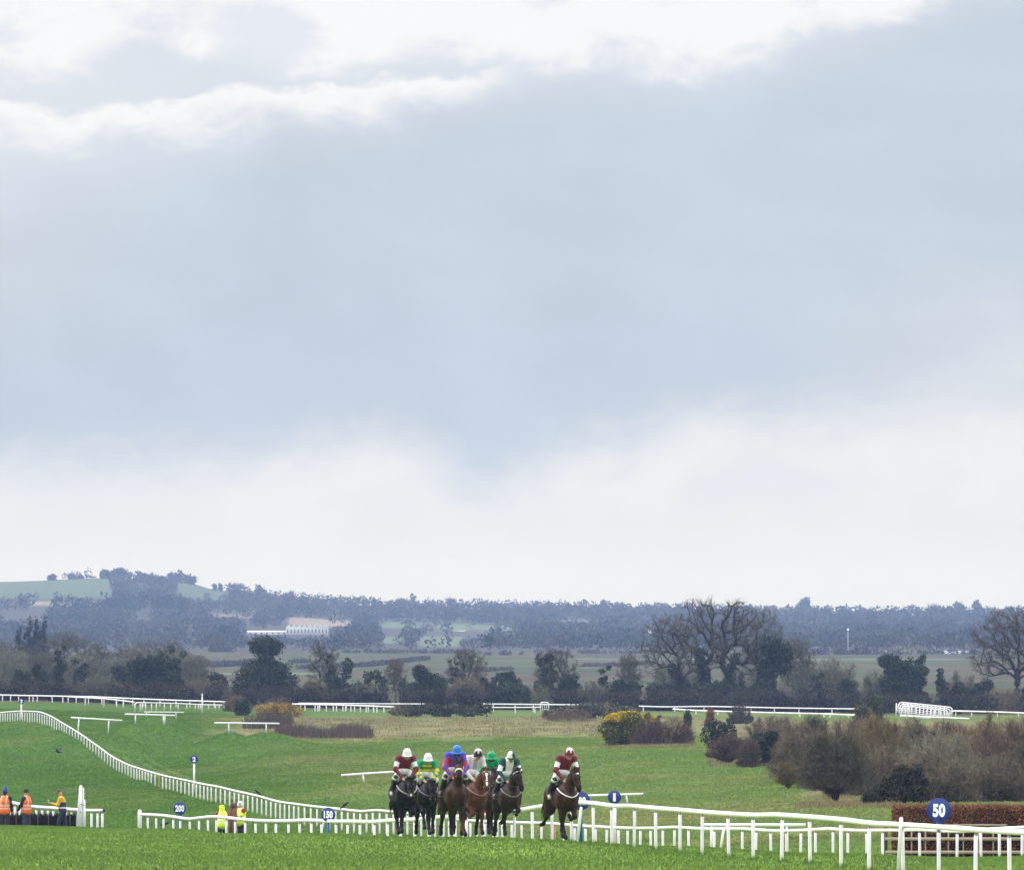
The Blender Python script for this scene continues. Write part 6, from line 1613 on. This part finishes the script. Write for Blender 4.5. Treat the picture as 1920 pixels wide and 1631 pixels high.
def gorse(x, top, w, d, label, seed, bloom=.5):
    t, H = evergreen(x, top, w, d, label, seed, [(.075, .085, .018), (.11, .11, .02), (.04, .052, .014)], d * 2.1e-4, 'gorse_bush', 'bush', GM, n=10)
    rs = np.random.RandomState(seed + 9); W = w * d / F; mb = MB(); n = 5200
    L = [o for o in blob_lobes(np.random.RandomState(seed), W, H, 10, .02)]
    P_, S_ = [], []
    for q in L:
        u = rs.normal(0, 1, (n // 10, 3)); u[:, 2] = np.abs(u[:, 2]); u[:, 0] -= .35; u /= np.linalg.norm(u, axis=1)[:, None]
        P_.append(np.array(q[:3]) + u * 1.0 * np.array(q[3:]))
    p = np.concatenate(P_); keep = (p[:, 2] / H - p[:, 0] / W * .55 + rs.normal(0, .15, len(p))) > (1 - bloom); p = p[keep]; n = len(p)
    a = rs.normal(0, 1, (n, 3)); a /= np.linalg.norm(a, axis=1)[:, None]; b = np.cross(a, rs.normal(0, 1, (n, 3))); b /= np.linalg.norm(b, axis=1)[:, None]; s = d * 1.05e-4
    V = np.stack([p - a * s, p + b * s, p + a * s, p - b * s], 1).reshape(-1, 3)
    mb.add(V, np.arange(4 * n).reshape(-1, 4), np.repeat(np.array((.56, .42, .02)) * rs.uniform(.6, 1.2, (n, 1)), 4, 0)); mb.build('blossom', M['leaf'], t)
gorse(1168, 1337, 84, 655, 'yellow flowering gorse bush at the left of the brown bramble', 130, .62)
scrub(1242, 1338, 130, 650, 'wide dark brown bramble shrub right of the flowering gorse', 131, (.075, .048, .046), group=GM, tw=7600, stems=34)
gorse(1222, 1337, 34, 662, 'small gorse with yellow tips peeping over the bramble shrub', 132, .8)
evergreen(1348, 1350, 66, 640, 'dense dark green clipped bush above the small thorn tree', 133, name='dense_bush', cat='bush', group=GM, shape=[(-.28, 0, .5, .24, .48), (-.02, 0, .55, .26, .46), (.26, 0, .55, .24, .42)], size=.13)
scrub(1366, 1368, 88, 560, 'small round thorn tree with a short dark trunk', 134, (.070, .045, .044), name='thorn_tree', cat='tree', group=GM, tw=6800, single=1, stem_col=(.03, .025, .022))
evergreen(1438, 1370, 62, 550, 'dark ivy bush right of the small thorn tree', 135, IVY, size=.13, name='ivy_bush', cat='bush', group=GM)
scrub(1405, 1378, 50, 545, 'brown shrub between the thorn tree and the dark ivy bush', 136, (.07, .05, .046), group=GM, tw=2800)
scrub(1288, 1326, 16, 790, 'tiny ivy-clad stump before the far rail', 137, (.03, .04, .02), group=GM, tw=1500, evergreen_low=.9)
scrub(1332, 1322, 22, 800, 'small rusty shrub standing before the far rail', 138, (.12, .055, .035), group=GM, tw=1400)
scrub(1388, 1318, 50, 840, 'dark twiggy shrub covering the lower far rail', 139, (.055, .042, .038), group=GM, tw=3000)
evergreen(1640, 1300, 40, 780, 'dark green gorse poking above the thicket left of the hurdle frames', 140, [(.03, .045, .014), (.05, .06, .02)], name='gorse_bush', cat='bush', group=GM, shape=[(.05, 0, .82, .34, .17), (-.05, 0, .5, .5, .3), (0, 0, .2, .5, .25)])
evergreen(1618, 1320, 46, 770, 'olive gorse on the left shoulder of the dark green gorse', 141, OLIVE, name='gorse_bush', cat='bush', group=GM)
# ---- the bare thicket at the right
TH1, TH2, TH3, TH4 = (.112, .076, .066), (.100, .076, .060), (.116, .086, .050), (.078, .060, .050)
TK = 'shrubs of the bare thicket'
scrub(1448, 1334, 134, 620, 'pinkish bare shrub above the dark ivy bush', 150, (.125, .094, .085), tw=7600, stems=34)
scrub(1496, 1342, 97, 520, 'dim pink shrub right of the dark ivy bush', 151, TH1, tw=6400)
scrub(1524, 1334, 73, 545, 'dark conical shrub with an upright crown in the thicket', 152, (.060, .050, .042), tw=7000, fan=.3)
scrub(1477, 1422, 56, 452, 'small olive-brown bush with two thin stems on the turf', 153, (.10, .075, .035), tw=3400, single=1)
scrub(1566, 1352, 157, 398, 'large bare willow on a forked dark trunk at the edge of the turf', 154, (.072, .060, .050), name='bare_willow', cat='tree', tw=15000, stems=52, single=1, stem_col=(.032, .027, .024))
scrub(1588, 1338, 117, 470, 'purplish bare shrub behind the large willow', 155, TH1, tw=8000)
scrub(1650, 1334, 134, 450, 'golden-brown bare shrub below the dark green gorse', 156, TH3, tw=9600, stems=36)
scrub(1645, 1392, 146, 420, 'grey-brown shrub between the willow and the dark bush', 157, TH2, tw=9000, stems=34)
evergreen(1690, 1430, 104, 392, 'dark evergreen bush at the left end of the brush fence', 158, [(.024, .028, .014), (.034, .034, .018), (.016, .019, .011), (.05, .042, .028)], .12, 'evergreen_bush', 'bush', TK, shape=[(-.40, 0, .22, .17, .22), (-.20, 0, .40, .22, .30), (.02, 0, .66, .20, .27), (.20, 0, .56, .22, .32), (.02, 0, .30, .36, .28), (.38, 0, .34, .18, .30), (-.02, 0, .84, .10, .13), (.30, 0, .80, .09, .14)])
scrub(1632, 1478, 46, 388, 'low dark bramble left of the dark evergreen bush', 159, (.035, .030, .025), tw=2600, evergreen_low=.7, pal=[(.02, .024, .014)])
scrub(1712, 1340, 134, 462, 'brown bare shrub below the hurdle frames', 160, TH2, tw=9600, stems=36)
scrub(1768, 1362, 183, 425, 'pale fan-shaped shrub with long whitish branches', 161, (.13, .112, .095), tw=7600, stems=46, stem_col=(.20, .175, .15), fan=.2)
scrub(1770, 1342, 146, 468, 'reddish bare shrub behind the fan-shaped one', 162, TH1, tw=9000, stems=34)
scrub(1836, 1336, 146, 452, 'tall brown shrub right of the fan-shaped one', 163, TH3, tw=9600, stems=36)
scrub(1790, 1420, 115, 398, 'grey scrub above the 50 sign', 164, TH2, tw=8200, evergreen_low=.35, pal=[(.03, .036, .018)])
scrub(1880, 1334, 158, 440, 'dusky bare shrub at the right edge of the thicket', 165, TH1, tw=10000, stems=36)
scrub(1862, 1410, 126, 400, 'brown scrub over the right part of the brush fence', 166, TH2, tw=8600, evergreen_low=.45, pal=[(.026, .032, .017)])
scrub(1930, 1386, 134, 404, 'dark scrub cut by the right edge above the brush fence', 167, TH4, tw=8200, evergreen_low=.6, pal=[(.02, .027, .015)])
scrub(1540, 1400, 94, 440, 'dark twiggy shrub behind the willow trunk', 168, TH4, tw=6400)
scrub(1735, 1400, 105, 415, 'grey-brown shrub left of the fan-shaped one', 169, TH2, tw=7000)
scrub(1500, 1362, 110, 480, 'brown shrub filling the gap between the ivy bush and the large willow', 170, TH2, tw=8000, stems=34)
scrub(1618, 1346, 120, 480, 'plum-brown shrub behind and above the willow, left of the golden one', 171, TH1, tw=8000, stems=34)
scrub(1690, 1352, 120, 480, 'brown shrub deep in the thicket under the left end of the hurdle frames', 172, TH2, tw=8000, stems=34)
scrub(1800, 1350, 130, 480, 'brown shrub deep in the thicket under the right end of the hurdle frames', 173, TH2, tw=8000, stems=34)
scrub(1740, 1430, 110, 402, 'dark grey shrub rising behind the left part of the brush fence', 174, TH4, tw=8000, stems=34)
scrub(1910, 1420, 110, 400, 'low brown shrub behind the right end of the brush fence', 175, TH2, tw=7000)
# reeds and rough dry grass
def rough_patch(name, x0, x1, d0, d1, n, hmin, hmax, cols, label_kind='stuff', seed=1, wob=0.0):
    rs = np.random.RandomState(seed); u = rs.uniform(x0, x1, n); d = rs.uniform(d0, d1, n)
    X = (u - CX) / F * d / math.cos(TH); eu = np.minimum(u - x0, x1 - u) / (x1 - x0); ed = np.minimum(d - d0, d1 - d) / (d1 - d0); keep = fbm(X / 3.0, d / 12.0, seed) + np.minimum(0, np.minimum(eu * 2.2, ed * 1.6) - .30) * 1.1 + rs.normal(0, .05, n) > (.38 if not wob else wob); u, d, X = u[keep], d[keep], X[keep]; n = len(u)
    z = ground_ud(u, d); h = rs.uniform(hmin, hmax, n) * (.6 + .8 * fbm(X / 2.0, d / 8.0, seed + 2)); w = rs.uniform(.015, .035, n); lx = rs.normal(0, .22, n) * h
    V = np.stack([np.stack([X - w, d, z - .05], 1), np.stack([X + w, d, z - .05], 1), np.stack([X + lx, d + rs.normal(0, .2, n) * h, z + h], 1)], 1).reshape(-1, 3)
    c = np.array(cols)[rs.choice(len(cols), n)] * rs.uniform(.7, 1.3, (n, 1))
    mb = MB(); mb.add(V, np.arange(3 * n).reshape(-1, 3), np.repeat(c, 3, 0)); tag(mb.build(name, M['twig']), kind='stuff')
rough_patch('reeds', 515, 700, 745, 792, 8500, .4, 1.25, [(.11, .075, .062), (.14, .10, .08), (.07, .05, .045)], seed=3)
rough_patch('reeds', 445, 560, 800, 850, 2600, .6, 1.6, [(.085, .07, .05), (.07, .06, .045)], seed=4, wob=.5)
rough_patch('rough_grass', 420, 1330, 722, 900, 26000, .10, .32, [(.26, .21, .12), (.20, .18, .08), (.16, .16, .06), (.30, .24, .15)], seed=5, wob=.42)
rough_patch('rough_grass', 1480, 1690, 378, 400, 4200, .08, .24, [(.30, .23, .14), (.24, .19, .10), (.16, .16, .06)], seed=7, wob=.38)
rough_patch('rough_grass', 1315, 1500, 548, 575, 3000, .10, .30, [(.30, .24, .15), (.22, .19, .10)], seed=8, wob=.4)
rough_patch('rough_grass', 1115, 1320, 636, 652, 2600, .10, .26, [(.28, .23, .13), (.20, .19, .08)], seed=9, wob=.4)

# ---- hedges and scrub on the moorland plain
def d_of_row(u, row, lo=1000, hi=2990):
    dd = np.linspace(lo, hi, 200); zz = ground_ud(np.full(200, u), dd); rr = CY - F * np.tan(np.arctan((zz - ZC) / dd) - TH)
    return float(dd[int(np.abs(rr - row).argmin())])
def plain_hedge(x0, r0, x1, r1, h, label, seed, pal=[(.022, .028, .018), (.035, .034, .024), (.05, .042, .032)]):
    a, b = GP(x0, d_of_row(x0, r0)), GP(x1, d_of_row(x1, r1)); rs = np.random.RandomState(seed)
    t = empty('field_hedge', (a + b) / 2); tag(t, label, 'hedge', 'hedges across the moorland plain'); base = np.array(t.location)
    L = np.linalg.norm(b - a); n = max(5, int(L / (h * 1.6))); lob = []
    for k in range(n):
        f = (k + rs.rand()) / n; q = a + (b - a) * f; q[2] = gz(q[0], q[1]); q = q - base; r = h * rs.uniform(.5, .95); lob.append((q[0], q[1], q[2] + r * .45, r * 1.3, r, r * .75))
    mb = MB(); leaf_cloud(mb, lob, h * .34, pal, seed, 1.2); mb.build('foliage', M['leaf'], t)
plain_hedge(378, 1252, 475, 1246, 1.5, 'dark hedge line slanting across the moor left of the mushroom-shaped evergreen', 500)
plain_hedge(545, 1243, 575, 1242, 1.3, 'short dark hedge just right of the mushroom-shaped evergreen top', 501)
plain_hedge(560, 1254, 700, 1249, 1.2, 'low hedge line on the moor right of the slender bare trees', 502)
plain_hedge(690, 1249, 800, 1237, 1.2, 'hedge line climbing right across the moor above the rounded evergreen', 503)
plain_hedge(395, 1221, 432, 1221, 2.6, 'brown clump of bushes where the moor meets the far woods at the left', 504, [(.05, .038, .03), (.035, .03, .024)])
plain_hedge(640, 1224, 900, 1225, 1.6, 'long dark hedge under the far woods in the middle', 505)
plain_hedge(900, 1228, 980, 1228, 1.8, 'dark patch of scrub at the foot of the far woods in the middle', 506)
plain_hedge(1010, 1225, 1230, 1225, 1.5, 'long dark hedge under the far woods left of the tall bare group', 507)
plain_hedge(1480, 1228, 1640, 1227, 2.4, 'dark thick hedge on the moor right of the tall bare group', 508)
plain_hedge(1640, 1226, 1830, 1226, 2.0, 'dark hedge below the pale shed on the moor', 509)
plain_hedge(1660, 1217, 1765, 1216, 2.4, 'tan grassy bank above the dark hedge on the moor at the right', 510, [(.16, .14, .085), (.12, .11, .06)])
plain_hedge(840, 1262, 960, 1256, 1.0, 'faint low hedge on the moor behind the three ivy spires', 511, [(.05, .05, .03), (.07, .06, .035)])
plain_hedge(1090, 1250, 1220, 1246, 1.0, 'faint low hedge on the moor left of the leaning bare tree', 512, [(.05, .05, .03), (.07, .06, .035)])

# ---- far woods on the hillside
def row_of(u, d, z): return None
def far_rows(u):
    dd = np.linspace(3010, 6050, 120); zz = ground_ud(np.full(120, u), dd)
    s = (zz - ZC) / dd; return dd, CY - F * np.tan(np.arctan(s) - TH)
def far_woods():
    rs = np.random.RandomState(77); mb = MB(); n_c = 0
    us = np.arange(-160, 2090, 6.0); tabs = [far_rows(u) for u in us]
    proto = rs.normal(0, 1, (64, 3)); proto /= np.linalg.norm(proto, axis=1)[:, None]
    FR = []
    for f in FIELDS[:-2]:
        uc = (max(f[0], 0) + f[1]) / 2; dd, rr = far_rows(uc); FR.append((f[0], f[1], np.interp(f[3], dd, rr), np.interp(f[2], dd, rr)))
    BL = [(455, 545, 1181, 1190), (530, 622, 1168, 1191), (716, 750, 1175, 1186), (846, 910, 1181, 1188), (250, 286, 1151, 1158), (353, 367, 1181, 1191), (0, 84, 1149, 1162), (1210, 1230, 1177, 1186)]
    Vs, Cs = [], []
    for _ in range(8000):
        i = rs.randint(len(us)); u = us[i] + rs.uniform(-3, 3); dd, rr = tabs[i]
        row = rs.uniform(rr[-1] + 1, 1222); d = np.interp(-row, -rr, dd) if rr[0] > rr[-1] else 4000
        kind = rs.rand(); Hh = rs.uniform(5.5, 10.5) * (1.0 if d > 3600 else .8); hp = Hh / d * F
        skip = False
        for a, b, r0, r1 in FR:
            if a - 5 < u < b + 5 and r0 + 1 < row < r1 + hp * .8: skip = rs.rand() < (.94 if row > 1125 else 1.0)
        for a, b, r0, r1 in BL:
            if a - 3 < u < b + 3 and r0 < row < r1 + hp * .85: skip = True
        if skip: continue
        X = (u - CX) / F * d / math.cos(TH); Wd = rs.uniform(.32, .55) * Hh
        pch = fbm(np.array([X / 160]), np.array([d / 500.0]), 4)[0]
        if kind < .16 + .25 * (pch > .58): base = np.array((.020, .032, .022)); m = 56
        elif kind < .75: base = np.array((.050, .042, .042)); m = 46
        else: base = np.array((.070, .066, .050)); m = 46
        if 105 < u < 345 and 1146 < row < 1160: base = np.array((.014, .024, .018)); Hh = rs.uniform(10, 13); Wd = Hh * .4
        base = base * np.array((.82, .92, .80)) * rs.uniform(.7, 1.35)
        u3 = rs.normal(0, 1, (m, 3)); u3 /= np.linalg.norm(u3, axis=1)[:, None]; q = u3 * rs.uniform(.5, 1.0, (m, 1)) * (Wd, Wd, Hh * .42) * (.88 + .2 * rs.rand(m, 1))
        q += (X, d, gz(X, d) + Hh * .55) if False else (X, d, 0); q[:, 2] += Hh * .52
        a = rs.normal(0, 1, (m, 3)); a /= np.linalg.norm(a, axis=1)[:, None]; b = np.cross(a, rs.normal(0, 1, (m, 3))); b /= np.linalg.norm(b, axis=1)[:, None]; s = Hh * rs.uniform(.045, .10, (m, 1))
        Vs.append((np.stack([q - a * s, q + b * s, q + a * s, q - b * s], 1).reshape(-1, 3), X, d)); Cs.append(np.repeat(base * rs.uniform(.6, 1.4, (m, 1)), 4, 0))
    xs = np.array([v[1] for v in Vs]); ds = np.array([v[2] for v in Vs]); zs = gz(xs, ds)
    V = np.concatenate([v[0] + (0, 0, z) for v, z in zip(Vs, zs)]); C = np.concatenate(Cs)
    mb.add(V, np.arange(len(V)).reshape(-1, 4), C)
    tag(mb.build('far_woods', M['far']), kind='stuff')
far_woods()
SKY_T = [  # trees that stand out on the skyline: x, top row, width, depth, kind, label
 (98, 1079, 18, 5950, 0, 'small round tree, leftmost on the hilltop skyline'), (135, 1077, 16, 5950, 0, 'second small round tree along the hilltop hedge'), (152, 1081, 14, 5950, 1, 'tiny tree right of the second round hilltop tree'),
 (172, 1079, 20, 5950, 2, 'thin bare tree on the hilltop hedge'), (201, 1072, 26, 5930, 0, 'dark tree just left of the biggest hilltop tree'), (226, 1067, 34, 5920, 0, 'biggest rounded tree on the hilltop'),
 (241, 1070, 22, 5960, 2, 'bare tree at the right shoulder of the biggest hilltop tree'), (266, 1077, 20, 5900, 0, 'spiky tree left of the hilltop clump'), (286, 1080, 20, 5890, 0, 'low tree in the middle of the hilltop clump'),
 (323, 1075, 22, 5890, 0, 'round tree left of the tall thin hilltop tree'), (338, 1068, 9, 5890, 1, 'tall thin tree on the hilltop, narrow as a post'), (358, 1082, 26, 5870, 0, 'bushy tree at the right end of the hilltop clump'), (305, 1084, 24, 5890, 0, 'broad low tree in the hilltop clump'),
 (403, 1095, 8, 5900, 0, 'left of a tiny pair of trees on the right hill slope'), (414, 1096, 9, 5900, 0, 'right of a tiny pair of trees on the right hill slope'),
 (447, 1091, 32, 5880, 2, 'broad bushy bare tree on the right hill slope'), (486, 1096, 15, 5880, 0, 'dark upright tree with an ivied trunk on the right hill slope'), (505, 1115, 8, 5900, 0, 'tiny dark tree right of the upright ivied tree'),
 (536, 1112, 9, 5900, 1, 'small dark pointed tree left of the little bare one on the ridge'), (546, 1105, 14, 5900, 2, 'little bare tree standing up from the ridge woods'),
 (776, 1113, 10, 5850, 1, 'small pointed tree above the ridge in the middle'), (845, 1118, 24, 5850, 2, 'flat-topped bare tree above the ridge in the middle'), (1130, 1125, 12, 5850, 0, 'small dark tree above the ridge left of the tall bare group'),
 (1506, 1121, 30, 5850, 0, 'dark broad evergreen above the ridge right of the tall bare group'), (1797, 1130, 26, 5850, 0, 'flat-topped pine on the ridge at the right'), (1832, 1125, 22, 5850, 1, 'pointed cedar on the ridge at the right'), (1750, 1130, 26, 5880, 2, 'rounded bare tree on the ridge left of the flat-topped pine')]
for i, (x, top, w, d, k, lab) in enumerate(SKY_T):
    rs = np.random.RandomState(400 + i); t, H = place(x, top, d, 'skyline_tree', lab, 'tree', 'trees on the skyline'); W = w * d / F
    mb = MB(); mb.tube([(0, 0, -2), (0, 0, H * .7)], [W * .06 + .2, W * .03 + .1], 6, (.05, .042, .04)); mb.build('trunk', M['bark'], t)
    mb = MB()
    if k == 2:
        n = 420; B = rs.normal(0, .2, (n, 3)) * (W, W, H * .6) + (0, 0, H * .55); D = rs.normal(0, .6, (n, 3)) + (0, 0, .7); D /= np.linalg.norm(D, axis=1)[:, None]
        twigs_from(mb, B, D, rs.uniform(.1, .32, n) * H, np.full(n, .22), np.array((.075, .06, .058)) * rs.uniform(.6, 1.4, (n, 1))); mb.build('crown', M['twig'], t)
    else:
        L = blob_lobes(rs, W, H, 8, .12 if k else .15, .6)
        leaf_cloud(mb, L, 1.5, [(.045, .045, .04), (.035, .04, .034), (.06, .05, .048)], 420 + i, 1.5); mb.build('crown', M['far'], t)
# ---- far buildings
def far_building(x0, x1, rt, rb, d, label, wall, roof, roof_f=.4, nwin=4, depth=9, name='farm_building', gables=1, lift=0):
    a, b = P(x0, rb, d), P(x1, rb, d); W = b[0] - a[0]; H = (rb - rt) / F * d
    base = np.array([(a[0] + b[0]) / 2, d, a[2]]); t = empty(name, base); tag(t, label, 'building', 'far white buildings in the woods')
    g = gz(base[0], d) - base[2]; hw = H * (1 - roof_f); mb = MB(); mb.box((0, depth / 2, min(g, 0) - 1), W, depth, hw + 1 - min(g, 0), col=wall); mb.build('wall', M['wall'], t)
    mb = MB(); gw = W / gables
    for k in range(gables):
        x = -W / 2 + gw * k; e = .25; rh = H * roof_f
        if gables == 1:
            V = [(-W / 2 - e, -e, hw), (W / 2 + e, -e, hw), (W / 2 + e, depth + e, hw), (-W / 2 - e, depth + e, hw), (-W / 2 - e, depth / 2, hw + rh), (W / 2 + e, depth / 2, hw + rh)]
            mb.add(V, [[0, 1, 5, 4], [2, 3, 4, 5]], roof); mb.F.append(np.array([[0, 4, 3], [1, 2, 5]])); mb.add(np.array(V[:4]) - (0, 0, .02), [[0, 3, 2, 1]], roof)
        else:
            V = [(x + .05, -e, hw), (x + gw - .05, -e, hw), (x + gw - .05, depth, hw), (x + .05, depth, hw), (x + gw / 2, -e, hw + rh), (x + gw / 2, depth, hw + rh)]
            k0 = mb.n; mb.add(V, [[0, 4, 5, 3], [1, 2, 5, 4]], roof); mb.F.append(np.array([[0, 1, 4], [2, 3, 5]]) + k0)
    mb.build('roof', M['wall'], t)
    for k in range(nwin):
        f = MB(); f.box((-W / 2 + (k + .5) * W / nwin, -.06, hw * .3), W / nwin * .4, .08, hw * .42, col=(.10, .12, .15)); f.build('window', M['wall'], t)
WH, GR = (.62, .62, .64), (.46, .48, .50)
far_building(464, 538, 1182, 1189.5, 4250, 'long low white shed left of the glasshouse among the woods', (.6, .6, .62), (.55, .56, .57), .3, 7)
far_building(536, 615, 1171, 1190, 4240, 'pale many-gabled glasshouse building, largest in the far woods', (.50, .52, .54), (.36, .41, .43), .22, 12, gables=8)
far_building(722, 746, 1176, 1185, 4700, 'white cottage with a dark roof left of the green fields', WH, (.09, .09, .11), .4, 3)
far_building(850, 872, 1182, 1186, 4600, 'left of two low white sheds below the green field', WH, GR, .4, 3)
far_building(880, 905, 1183.5, 1187, 4600, 'right of two low white sheds below the green field', WH, GR, .4, 3)
far_building(256, 281, 1152, 1156, 4950, 'low white shed before the dark plantation on the left', WH, (.8, .8, .8), .3, 3)
far_building(357, 363.5, 1183.5, 1190, 4300, 'small square white house alone in the left woods', WH, WH, .3, 1)
far_building(0, 8, 1151, 1157, 4900, 'white house at the left edge of the far village', WH, GR, .4, 2)
far_building(12, 26, 1150, 1155, 4900, 'wider white house second from the left in the far village', WH, GR, .4, 2)
far_building(16, 26, 1157, 1161, 4750, 'lower white house of the far village', WH, GR, .4, 2)
far_building(60, 80, 1150.5, 1153.5, 4900, 'pale low house at the right of the far village', (.7, .7, .72), GR, .4, 3)
far_building(1216, 1224, 1178, 1184.5, 4500, 'tiny pale house left of the tall bare group', WH, GR, .4, 1)
far_building(1772, 1816, 1219.5, 1222, 2900, 'low pale shed on the moor left of the right-hand oak', (.7, .7, .74), (.7, .7, .75), .3, 5)
def lamp_post():
    d = 2850; b = P(1590, 1216, d); tp = P(1590, 1180, d); t = empty('floodlight_mast', b); tag(t, 'thin pale lamp mast standing before the far woods', 'lamp post'); H = tp[2] - b[2]
    mb = MB(); mb.tube([(0, 0, -2), (0, 0, H)], [.16, .10], 6, (.5, .5, .52)); mb.build('pole', M['wall'], t)
    mb = MB(); mb.ball((0, -.2, H), .5, .4, .35, 8, (.85, .85, .85)); mb.build('lamp_head', M['wall'], t)
lamp_post()
# ---- the air
def haze():
    mb = MB(); mb.box((0, 0, -8), 13700, 13700, 116)
    m = bpy.data.materials.new('air'); m.use_nodes = True; n = m.node_tree; n.nodes.clear()
    v = n.nodes.new('ShaderNodeVolumePrincipled'); v.inputs['Color'].default_value = (.40, .57, 1.0, 1); v.inputs['Density'].default_value = 0.85e-4; v.inputs['Absorption Color'].default_value = (1, 1, 1, 1); v.inputs['Anisotropy'].default_value = 0.0
    o = n.nodes.new('ShaderNodeOutputMaterial'); n.links.new(v.outputs[0], o.inputs['Volume'])
    tag(mb.build('haze', m), kind='stuff')
haze()
